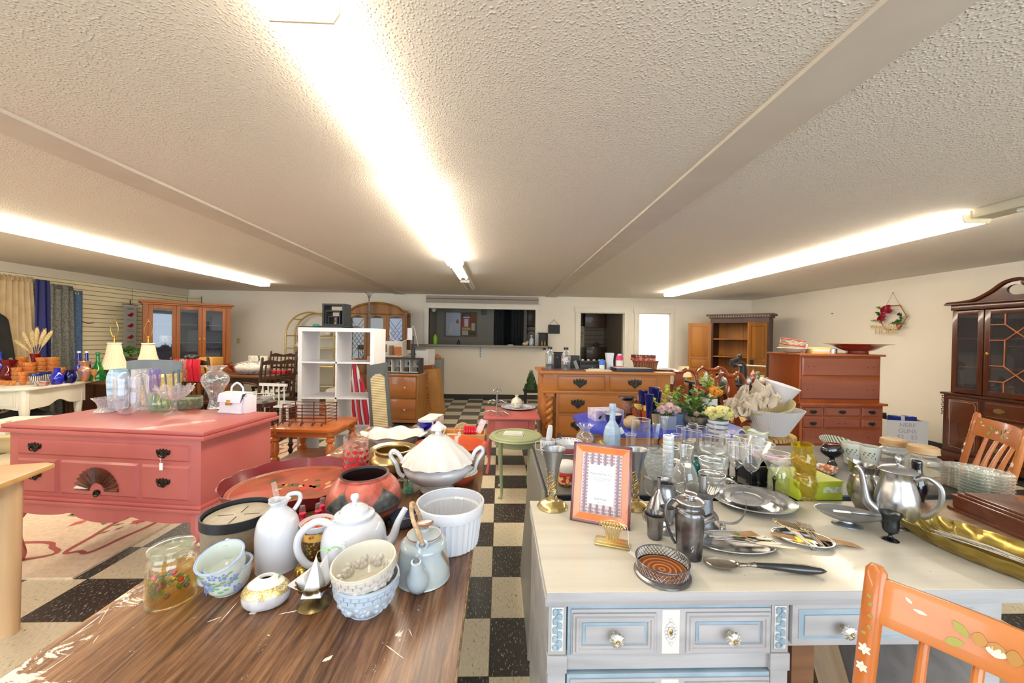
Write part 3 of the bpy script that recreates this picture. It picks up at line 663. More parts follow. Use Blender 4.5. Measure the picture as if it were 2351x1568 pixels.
for k in range(7):
    a=-PI/2+(k-3)*.42; z0=h*(.2+.38*((k*5) % 7)/7); q=MB(); c=(r*.78*cos(a),r*.78*sin(a),z0)
    dx=(-sin(a),cos(a)); n=16
    for i in range(n):
        u=i/n-.5; bx,by,bz=c[0]+dx[0]*r*.6*u,c[1]+dx[1]*r*.6*u,c[2]+.006*sin(7*u)
        for s_ in (-1,1): q.tube([(bx,by,bz),(bx+dx[0]*.005,by+dx[1]*.005-.002,bz+s_*.008)],.0007,4)
    q.tube([(c[0]+dx[0]*r*.6*u,c[1]+dx[1]*r*.6*u,c[2]) for u in (-.5,0,.5)],.001,5); P('pine_sprig',q,GRN,t)
for k in range(10):
    a=-PI/2+(k-4.5)*.32; P('berry',MB().ball((r*.80*cos(a),r*.80*sin(a),h*(.1+.5*((k*7) % 10)/10)),.0065,12),REDB if k % 3 else M('5a1538',.2,coat=.6),t)
q=MB()
for i in range(5):
    for k in range(8): q.ball((.010*sin(.5+i*.55)*cos(k*.8+i),.010*sin(.5+i*.55)*sin(k*.8+i),.004*i),.0035,6)
P('pine_cone',q.tf(),M('5b3a24',.7,c2='8a6242',s=200,amt=(.4,.6)),t,(r*.12,-r*.76,h*.33))
# 2 stacked floral cups
CUPM=[M('cfd5cd',.12,coat=.4),M('7f8fd0',.3),M('6aa66a',.3),M('9db2dd',.2)]
def floral(q,R_,z0,z1,a0,a1,n,k1=1,k2=2,sc=.006,prof=None):
    "small raised painted flowers and leaves on a round wall"
    for i in range(n):
        a=a0+(a1-a0)*(i+.5)/n; z=z0+(z1-z0)*(.5+.42*sin(i*2.4)); rr=(prof(z) if prof else R_)
        T0=q.T; q.T=T0 @ Matrix.Rotation(a,4,'Z') @ Matrix.Translation((rr,0,z))
        if i % 2==0:
            q.m(k1)
            for j in range(5): q.ball((0,sc*cos(j*1.257),sc*sin(j*1.257)),sc*.55,6,(.15,1,1))
            q.m(k2).ball((.0002,0,0),sc*.3,6,(.3,1,1))
        else:
            q.m(k2)
            for s_ in (-1,1): q.ball((0,s_*sc*.8,s_*sc*.3),sc*.8,6,(.12,1.2,.45))
        q.T=T0
    return q.m(0)
def cup(label,loc,r,h,hang,rot=(0,0,0),group=None,tilt=None,name='teacup'):
    t=T(name,label,'cup',loc,0,group,rot=rot)
    pr=sp([(0,0),(r*.55,0),(r*.62,h*.04),(r*.84,h*.2),(r*.95,h*.5),(r*.98,h*.8),(r,h)],4)
    f=lambda z: next((a[0] for a in pr if a[1]>=z),r)
    q=MB().lathe(hollow(pr,.0035),40).m(3).tube([(r*1.0*cos(a),r*1.0*sin(a),h) for a in [2*PI*k/40 for k in range(40)]],.0022,6,True).m(0)
    floral(q,r,h*.3,h*.85,-PI/2-1.1,-PI/2+1.1,11,sc=.007*r/.05,prof=f)
    P('bowl',q,CUPM,t)
    c,s_=cos(hang),sin(hang)
    P('handle',ring_handle([(r*.9*c,r*.9*s_,h*.82),(r*1.2*c,r*1.2*s_,h*.86),(r*1.42*c,r*1.42*s_,h*.6),(r*1.25*c,r*1.25*s_,h*.28),(r*.78*c,r*.78*s_,h*.26)],.0055,10),CUPM[0],t)
    return t
p,r,h=B(524,1354,LT,110,60)
cup('cream cup with blue flowers and ring handle, bottom of the pair',p,r,h,PI*1.03)
cup('cream blue-rimmed cup tilted inside the floral cup',(p.x+.002,p.y-.008,LT+h*.62),r*.99,h*.95,PI*.62,rot=(R(20),R(-2),0))
# 3 white bottle jug with straw
p,r,h=B(637,1298,LT,102,142)
t=T('oil_bottle','tall white glazed bottle with pinched lip and clear pour tube','bottle',p,VA(p))
P('body',MB().lathe(hollow(sp([(0,0),(r*.9,0),(r,h*.04),(r*1.02,h*.35),(r*1.01,h*.58),(r*.88,h*.76),(r*.55,h*.88),(r*.36,h*.95),(r*.44,h*1.02),(r*.5,h*1.05)],4),.004),36,fn=lambda a,rr,z: (rr*(1+(.18 if z>h*.98 else 0)*cos(3*a)),z)),CW,t)
P('handle',ring_handle([(r*.3,.01,h*.93),(r*.5,.02,h*1.06),(r*.95,.02,h*1.05),(r*1.0,.02,h*.94),(r*.72,.01,h*.82)],.006,8),CW,t)
P('pour_tube',MB().tube([(-.003,0,h*.9),(-.004,0,h*1.12),(-.011,-.002,h*1.34)],.0065,10),glass('ffffff',.3),t,label='clear plastic tube')
# 4 taupe tin with black rim and slotted lid
p=at(548,1246,LT); r,h=.098,.102
t=T('candle_tin','low round taupe tin with black rim band and cross-slotted lid','tin',p)
P('body',MB().lathe(hollow([(0,0),(r*.93,0),(r*.95,.003),(r*.96,h*.75)],.003),48),M('8f8878',.4,.3,c2='a79f8c',s=30,amt=(.35,.65)),t)
P('rim_band',MB().lathe([(r*.955,h*.72),(r,h*.72),(r,h),(r*.96,h),(r*.955,h*.86)],48),M('23262e',.35),t)
q=MB().lathe([(0,h*.83),(r*.88,h*.83),(r*.9,h*.84),(r*.9,h*.86),(r*.86,h*.865),(0,h*.865)],48).m(1)
for a in (0,PI/2,PI,1.5*PI): q.tf((0,0,0),(0,0,a+.15)).box(r*.15,r*.6,-.0018,.0018,h*.86,h*.868)
P('lid',q,[M('a59c8b',.45,c2='b8af9d',s=25,amt=(.35,.65)),M('2a2a2e',.5)],t)
# 5 oval hair-receiver pot
p,r,h=B(611,1385,LT,104,66)
t=T('oval_pot','small white china pot with gold filigree band and hole in the lid','pot',p,R(12))
P('bowl',MB().lathe(hollow(sp([(0,0),(r*.7,0),(r*.95,h*.12),(r*1.02,h*.35),(r*.9,h*.6)],4),.003),40,ex=1.08,ey=.82),M('d4d3d6',.12,c2='c4c1c7',s=25,amt=(.45,.6),coat=.5),t)
P('lid',MB().lathe(sp([(r*.25,h*.86),(r*.28,h*.93),(r*.3,h*.95),(r*.42,h*.93),(r*.68,h*.80),(r*.8,h*.70),(r*.7,h*.68),(r*.3,h*.83),(r*.25,h*.86)],3),40,ex=1.08,ey=.82),CWW,t)
P('gold_band',MB().lathe([(r*1.03,h*.45),(r*1.0,h*.52),(r*.93,h*.62),(r*.80,h*.725),(r*.78,h*.70)],40,ex=1.08,ey=.82),M('c8a64e',.3,.6,c2='e6dab0',mode='vor',s=260,amt=(.35,.7)),t)
# 6 brass lotus dish with tea pyramids
p,r,h=B(722,1386,LT,92,52)
t=T('brass_dish','small tarnished brass lotus dish on a round foot','dish',p)
q=MB().lathe(sp([(0,.001),(r*.78,0),(r*.8,.004),(r*.35,h*.28),(r*.16,h*.42),(r*.16,h*.5)],4),32)
P('foot',q,M('a08f64',.28,.9,c2='7c6d4c',s=30,amt=(.3,.7)),t)
P('bowl',MB().lathe(hollow(sp([(0,h*.46),(r*.3,h*.5),(r*.75,h*.72),(r*1.0,h*.98)],4),.002),48,fn=lambda a,rr,z: (rr*(.90+.10*abs(cos(4*a))**.5),z+(.10*h*abs(cos(4*a)) if z>h*.8 else 0))),M('8d7748',.25,.9,c2='5f5236',s=18,amt=(.3,.7)),t)
PYR=M('d9d7d8',.6)
def pyramid(label,loc,rot,hh=.055,b=.021,leaf_=True,tag=False):
    t=T('tea_pyramid',label,'tea infuser',loc,0,'paper tea pyramids',rot=rot)
    P('box',MB().add([(-b,-b,0),(b,-b,0),(b,b,0),(-b,b,0),(0,0,hh)],[(0,3,2,1),(0,1,4),(1,2,4),(2,3,4),(3,0,4)]),PYR,t,smooth=0)
    if leaf_:
        q=MB().tube([(0,0,hh-.002),(.003,0,hh+.008)],.0008,5)
        q.grid(lambda u,v: (.003+.030*u,(v-.5)*.014*sin(PI*min(.98,max(.04,u))),hh+.008+.006*sin(PI*u)),8,2,.0005)
        P('leaf',q,M('8fcf86',.4,c2='6fb06a',s=90,amt=(.4,.6)),t,label='green paper leaf')
    if tag:
        n_=b*.62
        P('printed_label',MB().add([(.003,-b+n_*.14-.0004,.006),(.014,-b+n_*.14-.0004,.006),(.014,-b+n_*.32-.0004,.013),(.003,-b+n_*.32-.0004,.013)],[(0,1,2,3)]),M('6a5d70',.5,c2='efeaf2',mode='cells',s=900,amt=(.4,.5)),t,smooth=0)
    return t
tp=V(p)
pyramid('upright white tea pyramid with a small printed label in the brass dish',tp+V((.004,-.012,h*.62)),(R(-3),R(2),R(8)),.088,.022,True,True)
pyramid('white tea pyramid lying left over the rim of the brass dish',tp+V((-.012,.004,h*1.0)),(R(4),R(-104),R(-6)),.060,.022)
pyramid('white tea pyramid leaning behind the upright one',tp+V((.004,.022,h*.62)),(R(-6),R(12),R(30)),.070,.022)
# 7 basket-weave bowls
def weave(q,r,h,z0,f):
    for ring in range(2):
        for k in range(26):
            a=2*PI*(k+.5*ring)/26; z=z0+ring*h*.12; rr=f(z)
            T0=q.T; q.T=T0 @ Matrix.Rotation(a,4,'Z') @ Matrix.Translation((rr,0,z)); q.box(-.001,.0016,-r*.1,r*.1,-h*.05,h*.05); q.T=T0
    return q
def weave_bowl(label,loc,r,h,rot,mat,mo):
    t=T('weave_bowl',label,'bowl',loc,0,'basket-weave bowls',rot=rot)
    pr=sp([(0,0),(r*.5,0),(r*.56,.004),(r*.76,h*.28),(r*.93,h*.62),(r,h)],4)
    f=lambda z: next((a[0] for a in pr if a[1]>=z),r)
    P('bowl',MB().lathe(hollow(pr,.004),44),mat,t)
    q=weave(MB(),r,h,h*.74,f)
    q.tube([(f(h*.62)*cos(a),f(h*.62)*sin(a),h*.62) for a in [2*PI*k/44 for k in range(44)]],.0018,5,True)
    for k in range(9):
        a=2*PI*k/9; rr=f(h*.4)
        for da,z_ in ((-.18,.5),(-.09,.42),(.09,.44),(.18,.36),(.0,.30),(-.16,.32)): q.ball(((f(h*z_)-.0058)*cos(a+da),(f(h*z_)-.0058)*sin(a+da),h*z_),.0088,10)
    P('relief',q,mo,t)
p,r,h=B(842,1396,LT,150,76)
weave_bowl('pale blue bowl with moulded basket-weave rim, under the ivory one',p,r,h,(0,0,0),M('b7c4d2',.15,c2='c3ceda',s=14,amt=(.3,.7),coat=.4),M('aebccb',.2,coat=.3))
weave_bowl('ivory bowl with moulded basket-weave rim tilted inside the pale blue bowl',(p.x,p.y-.002,LT+h*.66),r*.985,h*.9,(R(7),R(-4),0),M('d2cfc2',.15,coat=.4),M('c8c2bc',.2,coat=.3))
# 8 white teapot
p,r,h=B(813,1300,LT,150,118)
t=T('teapot','large plain white teapot with domed lid, round handle and straight spout','teapot',p,VA(p))
P('body',MB().lathe(hollow(sp([(0,0),(r*.6,0),(r*.72,h*.03),(r*.95,h*.25),(r,h*.5),(r*.93,h*.74),(r*.74,h*.91),(r*.56,h*.97),(r*.56,h*1.0)],4),.004),44),CW,t)
l=P('lid',MB().lathe(sp([(r*.50,h*.99),(r*.6,h*1.0),(r*.61,h*1.03),(r*.46,h*1.06),(r*.42,h*1.13),(r*.25,h*1.2),(r*.1,h*1.23),(0,h*1.235)],4),40),CW,t)
P('finial',MB().lathe(sp([(0,h*1.22),(r*.1,h*1.22),(r*.08,h*1.26),(r*.14,h*1.34),(r*.1,h*1.4),(0,h*1.41)],4),20),CW,l)
P('handle',ring_handle([(-r*.68,0,h*.88),(-r*1.1,0,h*.98),(-r*1.55,0,h*.8),(-r*1.62,0,h*.5),(-r*1.35,0,h*.2),(-r*.9,0,h*.12)],.0095,10),CW,t)
P('spout',MB().tube(sp([(r*.85,-.0,h*.28),(r*1.18,-.0,h*.42),(r*1.36,0,h*.72),(r*1.6,0,h*.98)],5),[v[0] for v in sp([(.021,),(.014,),(.010,),(.0085,)],5)],12),CW,t)
# 9 oriental canister mug
p,r,h=B(728,1282,LT,66,86)
t=T('ornate_canister','tall white-rimmed cup with red, yellow and green oriental scroll decoration','cup',p,VA(p))
ORN=M('c9a63a',.3,c2='7c2418',c3='3f6a3c',mode='vor',s=120,amt=(.15,.6),coat=.4)
P('body',MB().lathe(hollow([(0,0),(r*.9,0),(r*.95,.004),(r,h*.82),(r*1.0,h*.86)],.003),36).m(1).lathe([(r*1.002,h*.6),(r*1.03,h*.6),(r*1.03,h*.8),(r*1.002,h*.8)],36),[ORN,M('a83a22',.3,c2='e3b65a',mode='vor',s=70,amt=(.1,.5),coat=.4)],t)
P('rim',MB().lathe([(r*1.02,h*.82),(r*1.2,h*.90),(r*1.24,h*.99),(r*1.2,h*1.0),(r*1.12,h*.93),(r*.98,h*.86)],36).m(1).lathe([(r*1.1,h*.925),(r*.3,h*.86),(0,h*.86)],36),[CW,M('e2a33a',.3,c2='b5371f',mode='vor',s=110,amt=(.2,.5),coat=.4)],t)
# 10 spray bottles
PK=M('e0234f',.2,coat=.3)
for px,py,lab in ((694,1212,'small red spray bottle with clear cap, left of three'),(740,1192,'small red spray bottle with clear cap, farthest of three'),(730,1206,'small red spray bottle with clear cap, touching the painted pot')):
    p=at(px,py,LT); r,h=.0125,.075
    t=T('spray_bottle',lab,'bottle',p,0,'red spray bottles'); P('bottle',MB().lathe([(0,0),(r,0),(r,h*.4),(r*.7,h*.5),(r*.85,h*.52),(r*.85,h*.66),(0,h*.66)],20),PK,t)
    P('cap',MB().lathe([(r*.8,h*.6),(r*.68,h*.97),(r*.6,h),(0,h)],20),glass('fff0f2',.3),t)
# 11 painted clay pot
def geo_mat():
    m,nt,b=_nt('painted_bands'); L=nt.links.new
    tc=_n(nt,'ShaderNodeTexCoord'); s_=_n(nt,'ShaderNodeSeparateXYZ'); L(tc.outputs['Object'],s_.inputs[0])
    at_=_n(nt,'ShaderNodeMath',operation='ARCTAN2'); L(s_.outputs[1],at_.inputs[0]); L(s_.outputs[0],at_.inputs[1])
    a5=_n(nt,'ShaderNodeMath',operation='MULTIPLY',i_1=5/(2*PI)); L(at_.outputs[0],a5.inputs[0])
    pp=_n(nt,'ShaderNodeMath',operation='PINGPONG',i_1=.5); L(a5.outputs[0],pp.inputs[0])
    zz=_n(nt,'ShaderNodeMapRange',i_1=.085,i_2=.150,i_3=.0,i_4=.5); L(s_.outputs[2],zz.inputs[0])
    gt=_n(nt,'ShaderNodeMath',operation='GREATER_THAN'); L(pp.outputs[0],gt.inputs[0]); L(zz.outputs[0],gt.inputs[1])
    df=_n(nt,'ShaderNodeMath',operation='SUBTRACT'); L(pp.outputs[0],df.inputs[0]); L(zz.outputs[0],df.inputs[1])
    ab=_n(nt,'ShaderNodeMath',operation='ABSOLUTE'); L(df.outputs[0],ab.inputs[0]); ln=_n(nt,'ShaderNodeMath',operation='LESS_THAN',i_1=.018); L(ab.outputs[0],ln.inputs[0])
    nz=_n(nt,'ShaderNodeTexNoise',i_Scale=26.,i_Detail=6.); L(tc.outputs['Object'],nz.inputs['Vector'])
    rd=ramp(nt,[(.3,hx('8e3f30')),(.6,hx('c5685a'))]); L(nz.outputs['Fac'],rd.inputs[0])
    gy=ramp(nt,[(.35,hx('2d3034')),(.55,hx('55585c')),(.7,hx('8d8c84'))]); L(nz.outputs['Fac'],gy.inputs[0])
    mx=_n(nt,'ShaderNodeMix',data_type='RGBA'); L(gt.outputs[0],mx.inputs['Factor']); L(rd.outputs[0],mx.inputs[6]); L(gy.outputs[0],mx.inputs[7])
    m2=_n(nt,'ShaderNodeMix',data_type='RGBA'); L(ln.outputs[0],m2.inputs['Factor']); L(mx.outputs[2],m2.inputs[6]); m2.inputs[7].default_value=C4(hx('8a5a48'))
    st=ramp(nt,[(0,hx('472a24')),(.18,hx('4a2c26')),(.20,hx('34302e')),(.36,hx('332f2e')),(.365,hx('a84a38')),(.45,hx('a84a38')),(.46,hx('46474a')),(.52,hx('52545a')),(.53,hx('9a6a58'))],'CONSTANT')
    zr=_n(nt,'ShaderNodeMapRange',i_1=0.,i_2=.16,i_3=0.,i_4=1.); L(s_.outputs[2],zr.inputs[0]); L(zr.outputs[0],st.inputs[0])
    up=_n(nt,'ShaderNodeMath',operation='GREATER_THAN',i_1=.086); L(s_.outputs[2],up.inputs[0])
    m3=_n(nt,'ShaderNodeMix',data_type='RGBA'); L(up.outputs[0],m3.inputs['Factor']); L(st.outputs[0],m3.inputs[6]); L(m2.outputs[2],m3.inputs[7])
    L(m3.outputs[2],b.inputs['Base Color']); b.inputs['Roughness'].default_value=.32; return m
p,r,h=B(836,1203,LT,172,112)
t=T('clay_pot','round clay pot painted in red and charcoal triangles with dark mouth','pot',p); k_=.155/h
pr=sp([(0,0),(r*.5,0),(r*.72,h*.1),(r*.97,h*.38),(r,h*.55),(r*.92,h*.78),(r*.72,h*.95),(r*.62,h*.99),(r*.62,h*1.02),(r*.66,h*1.04)],4)
P('body',MB().lathe(pr,48),geo_mat(),t)
P('lining',MB().lathe([(r*.66,h*1.04),(r*.60,h*1.045),(r*.58,h*1.0),(r*.8,h*.8),(r*.85,h*.5),(0,h*.1)],48),M('4a2427',.5,c2='33272a',s=20,amt=(.4,.6)),t)
# 12 blue-grey teapot with rattan handle
p,r,h=B(972,1322,LT,118,96)
BG=M('9fb0be',.16,c2='b4bdbc',s=9,amt=(.3,.7),coat=.5)
t=T('rattan_teapot','blue-grey glazed teapot with wrapped rattan handle and front spout','teapot',p,VA(p))
P('body',MB().lathe(hollow(sp([(0,0),(r*.95,0),(r*1.03,h*.06),(r,h*.3),(r*.92,h*.68),(r*.9,h*.80),(r*.78,h*.9),(r*.62,h*.95),(r*.6,h*1.0)],4),.004),44),BG,t)
l=P('lid',MB().lathe(sp([(r*.52,h*.99),(r*.64,h*1.0),(r*.65,h*1.02),(r*.5,h*1.06),(r*.22,h*1.09),(r*.16,h*1.12),(r*.17,h*1.16)],3)+[(0,h*1.16)],40).m(1).tube([(r*.65*cos(a),r*.65*sin(a),h*1.012) for a in [2*PI*k/40 for k in range(40)]],.0016,6,True),[BG,M('8a5a3c',.3)],t)
P('finial',MB().lathe(sp([(r*.14,h*1.14),(r*.24,h*1.2),(r*.36,h*1.26),(r*.36,h*1.3),(r*.2,h*1.31),(0,h*1.31)],3),24,ex=1,ey=.55),M('93613f',.2,c2='b5a08c',s=30,amt=(.45,.6),coat=.5),l,label='brown glazed knob')
P('spout',MB().tube(sp([(-.012,-r*.82,h*.2),(-.014,-r*1.12,h*.38),(-.016,-r*1.32,h*.62),(-.018,-r*1.42,h*.86)],5),[v[0] for v in sp([(.030,),(.029,),(.018,),(.0125,)],5)],16),BG,t)
P('spout_opening',MB().ball((-.018,-r*1.435,h*.872),.0085,10,(1,.5,1)),M('5c6770',.5),t)
for sy in (-1,1): P('lug',MB().tube([(-.004+.012*cos(a),sy*r*.72,h*.98+.012*sin(a)) for a in [2*PI*k/16 for k in range(16)]],.0042,8,True),BG,t)
hp=sp([(-.004,-r*.72,h*1.0),(-.010,-r*.8,h*1.2),(-.028,-r*.62,h*1.55),(-.034,-r*.1,h*1.74),(-.028,r*.45,h*1.62),(-.012,r*.7,h*1.25),(-.004,r*.72,h*1.02)],10)
q=MB().tube(hp,[.0052+.0010*(i % 2) for i in range(len(hp))],8)
P('rattan_handle',q,M('c8ab8a',.7,c2='a5825e',s=90,amt=(.35,.65)),t,label='tan wrapped cane handle')
q=MB(); f=lambda z: r*.97
for k in range(10):
    a=-.75+.05*k; q.ball((r*.985*cos(a),r*.985*sin(a),h*(.72-.045*k)),.0045,6,(.5,1,1.6))
P('painted_sprig',q,M('8a6a42',.4),t)
# 13 white fluted souffle dish
p,r,h=B(1033,1245,LT,142,96)
t=T('souffle_dish','large white fluted souffle dish near the aisle edge','dish',p)
pr=[(0,0),(r*.86,0),(r*.9,.003),(r*1.02,h*.74),(r*1.07,h*.76),(r*1.08,h*.8),(r*1.1,h*.98),(r*1.09,h*1.0)]
P('body',MB().lathe(hollow(pr,.006),108,fn=lambda a,rr,z: (rr*(1+.016*(1 if cos(36*a)>0 else-1)*(1 if z<h*.75 and .88*r<rr else 0)),z)),CW,t,smooth=28)
# 14 tureen
p,r,h=B(1004,1122,LT,152,64)
t=T('tureen','large white lidded soup tureen with scroll handles and acorn finial','tureen',p,VA(p))
oct_=lambda a,rr,z: (rr*(1+.012*cos(12*a)),z)
P('bowl',MB().lathe(hollow(sp([(0,0),(r*.45,0),(r*.5,h*.04),(r*.42,h*.15),(r*.75,h*.4),(r,h*.72),(r*1.0,h*.9),(r*1.03,h)],4),.004),60,fn=oct_),CW,t)
l=P('lid',MB().lathe(sp([(r*.98,h*1.0),(r*1.08,h*1.02),(r*1.06,h*1.08),(r*.88,h*1.32),(r*.62,h*1.56),(r*.42,h*1.78),(r*.25,h*1.93),(r*.08,h*2.0)],4)+[(0,h*2.0)],60,fn=lambda a,rr,z: (rr*(1+.035*cos(14*a)*max(0,min(1,(h*1.9-z)/h*2))),z)),CWW,t,smooth=60)
P('finial',MB().lathe(sp([(0,h*1.98),(r*.1,h*1.98),(r*.09,h*2.06),(r*.22,h*2.14),(r*.2,h*2.24),(r*.1,h*2.32),(r*.05,h*2.4),(0,h*2.42)],4),20,fn=lambda a,rr,z: (rr*(1+.14*cos(5*a)),z)),CWW,l)
for sx in (-1,1):
    P('handle',ring_handle([(sx*r*.98,0,h*.5),(sx*r*1.12,0,h*.62),(sx*r*1.22,0,h*.95),(sx*r*1.38,0,h*1.25),(sx*r*1.32,0,h*1.42),(sx*r*1.15,0,h*1.3),(sx*r*1.02,0,h*.98)],.0125,10,flat=.7),CW,t)
# 15 brass pot
p,r,h=B(902,1082,LT,108,52)
q=MB().lathe(hollow(sp([(0,0),(r*.5,0),(r*.85,h*.2),(r,h*.55),(r*.82,h*.85),(r*.72,h*.92),(r*.74,h*.98),(r*.96,h*1.05)],4),.003),44)
S1('brass_pot','polished brass pot with flared flat rim behind the tureen','pot',q,M('cdb887',.26,.9,c2='b59c66',s=12,amt=(.3,.7)),p)
# 16 wavy platter
p=at(905,1002,LT+.04); p.z=LT
q=MB().lathe(hollow(sp([(0,.0),(.09,.0),(.12,.02),(.15,.05),(.185,.062)],5),.004),72,fn=lambda a,rr,z: (rr*(1+(.045 if rr>.13 else 0)*cos(8*a)),z+(.008*cos(8*a) if rr>.13 else 0)),ex=1.05,ey=.8)
q.m(1).tube([(.125*1.05*cos(a),.125*.8*sin(a),.0275) for a in [2*PI*k/50 for k in range(50)]],.0012,5,True)
S1('wavy_dish','white oval serving dish with wavy rim behind the brass pot','dish',q,[CWW,M('8d8a86',.3)],p)
# 17 glass with hearts
p,r,h=B(817,1084,LT,58,82)
t=T('heart_glass','clear glass tumbler printed with red hearts','glass',p)
P('tumbler',MB().lathe(hollow([(0,0),(r*.93,0),(r*.98,.004),(r,h)],.0025),36),glass('fff8f6'),t)
q=MB()
for i in range(4):
    for k in range(12):
        a=2*PI*(k+.5*(i % 2))/12+rnd.uniform(-.1,.1); z=h*(.12+.16*i)+rnd.uniform(-.004,.004); s_=.0125*(1.3-.17*i)
        pts=[(0,-1.0),(.85,.1),(.9,.55),(.5,.85),(0,.45),(-.5,.85),(-.9,.55),(-.85,.1)]
        q.add([((r+.0006)*cos(a+x*s_/r),(r+.0006)*sin(a+x*s_/r),z+y*s_) for x,y in pts],[tuple(range(8))])
P('printed_heart',q,M('e02a38',.3),t,kind='stuff')
# 18 red painted tray
p=at(686,1118,LT+.01); p.z=LT
TRAYM=M('b04a3c',.4,c2='6a3a2a',c3='a8563e',s=7,amt=(.3,.72),coat=.1)
t=T('painted_tray','large round red toleware tray with scalloped rim and faded flowers','tray',p)
P('tray_floor',MB().lathe([(0,.004),(.236,.004),(.24,.018),(.232,.012),(0,.012)],60,ex=1.08),TRAYM,t)
P('scalloped_rim',MB().lathe([(.236,.004),(.245,.006),(.262,.046),(.263,.050),(.258,.050),(.241,.014),(.236,.012)],96,fn=lambda a,rr,z: (rr,z+(.008*abs(sin(7*a)) if z>.03 else 0)),ex=1.08),M('86202a',.35,c2='6d1a22',s=9,amt=(.3,.7),coat=.15),t)
q=MB().tube([(1.08*.226*cos(a),.226*sin(a),.0135) for a in [2*PI*k/60 for k in range(60)]],.0025,5,True,flat=.3)
P('gilt_line',q,M('c8a878',.4,.3),t)
q=MB()
for k in range(22):
    a=rnd.random()*6.28; d=rnd.uniform(.0,.11); leaf(q.m(k % 3),d*cos(a)*1.3,d*sin(a)*.8,rnd.random()*6.3,rnd.uniform(.03,.07),rnd.uniform(.008,.018),.0126)
P('painted_flowers',q,[M('5a5a30',.4),M('c9a468',.4),M('bf4438',.4)],t,kind='stuff')
# 19 orange glazed bowl, smaller footed bowl
p,r,h=B(1036,1062,LT,134,44)
BWL=sp([(0,0),(r*.38,0),(r*.42,.006),(r*.8,h*.5),(r*1.05,h*.95),(r*1.08,h)],5)
t=T('glazed_bowl','wide orange-brown glazed bowl shaped like a leaf behind the tureen','bowl',(p.x,p.y,LT))
hb=hollow(BWL,.004); n_=len(BWL)
P('bowl',MB().m(0).lathe(hb[:n_],48,ex=1.12,ey=.9).m(1).lathe(hb[n_-1:],48,ex=1.12,ey=.9),[M('5a2a1c',.35,c2='a8482a',s=14,amt=(.4,.6),coat=.3),M('b9482a',.12,c2='cc5a30',s=5,amt=(.3,.7),coat=.7)],t)
p,r,h=B(1052,1108,LT,88,26)
t=T('glazed_bowl','cream-lined terracotta bowl with green leaf showing beside the tureen handle','bowl',p)
pr=sp([(0,0),(r*.5,0),(r*.9,h*.6),(r*1.0,h)],5); hb=hollow(pr,.004); n_=len(pr)
P('bowl',MB().lathe(hb[:n_],40).m(1).lathe(hb[n_-1:],40).m(2).ball((r*.72,-.01,h*.66),.012,8,(1.3,.7,.3)),[M('a8482e',.3,coat=.3),M('e9e3cf',.15,coat=.4),M('9fc070',.3)],t)
# 20 cobalt splashed footed bowl
p,r,h=B(979,1004,LT,42,38)
q=MB().lathe(hollow(sp([(0,0),(r*.7,0),(r*.72,.003),(r*.25,h*.28),(r*.5,h*.45),(r*.95,h*.75),(r*1.0,h)],4),.003),32)
S1('cobalt_goblet_bowl','cobalt and clear splashed glass footed bowl','bowl',q,glass('2038d8',.25),p)
# 21 basket, ribbon spool, tags
p=at(1066,1004,LT)
t=T('gift_basket','shallow wooden gift basket with hoop handle and white tag','basket',p)
BK=wood('e0ab62','c98c45','x',20)
P('tray',MB().box(-.13,.13,-.07,.07,0,.006).box(-.13,.13,-.074,-.066,0,.035).box(-.13,.13,.066,.074,0,.035).box(-.134,-.126,-.07,.07,0,.035).box(.126,.134,-.07,.07,0,.035),BK,t,bevel=.001)
P('handle',MB().tube([(.055*cos(a)-.01,0,.03+.062*sin(a)) for a in [PI*k/14 for k in range(15)]],.004,6,flat=1.4),BK,t)
P('name_tag',MB().box(-.035,-.015,-.081,-.079,.012,.052).tube([(-.025,-.078,.05),(-.02,-.04,.075)],.0008,4),M('f4f4f2',.6),t)
P('packet',MB().box(-.11,-.045,-.062,.0,.008,.024),M('e8d8c8',.5),t)
q=MB().tf((p.x+.035,p.y-.02,LT+.045))
for k in range(5): q.tube([(-.03+.016*k,.028*cos(a),.028*sin(a)) for a in [2*PI*j/18 for j in range(18)]],.0085,8,True)
S1('ribbon_roll','rolled bright red ribbon candle in the gift basket','ribbon',q,M('d5132f',.25,coat=.5))
S1('greeting_card','pale pink carded packet leaning in the gift basket','card',MB().box(-.019,.019,-.010,.010,0,.09),M('ecd3d6',.4,c2='e7a6a6',s=40,amt=(.45,.7)),(p.x+.088,p.y-.02,LT+.034),rot=(R(-16),R(24),0))
# 22 printed carton
S1('paper_carton','small printed white carton at the far end of the brown table','box',MB().box(-.05,.05,-.1,.1,0,.12),M('d8cfc6',.5,c2='a89098',s=22,amt=(.5,.68)),at(990,998,LT),R(-12),bevel=.002)
# 23 little things between pot and tureen
p,r,h=B(922,1128,LT,16,26)
S1('candlestick','short brown candlestick wedged between clay pot and tureen','candlestick',MB().lathe([(0,0),(r*1.6,0),(r*1.2,.01),(r*.7,h*.3),(r*.7,h*.8),(r*1.2,h),(r*.8,h),(0,h*.8)],20),M('6e5a44',.4,c2='8a7355',s=40,amt=(.4,.6)),p)
p,r,h=B(938,1132,LT,24,34)
S1('green_glass_jar','little clear jar with teal base under the tureen handle','jar',MB().lathe(hollow([(0,0),(r,0),(r,h*.8),(r*.8,h)],.002),24).m(1).lathe([(0,.003),(r*.9,.003),(r*.9,h*.35),(0,h*.35)],24),[glass('f0fff8'),M('3c8a7c',.3)],p)
p=at(925,1205,LT)
S1('spoon_rest','small slate-blue dish half hidden behind the rattan teapot','dish',MB().lathe(hollow(sp([(0,0),(.03,0),(.042,.012),(.048,.04)],4),.003),28),M('56617a',.25,coat=.4),p)
p,r,h=B(706,1352,LT,52,20)
p,r,h=B(694,1318,LT,34,22)
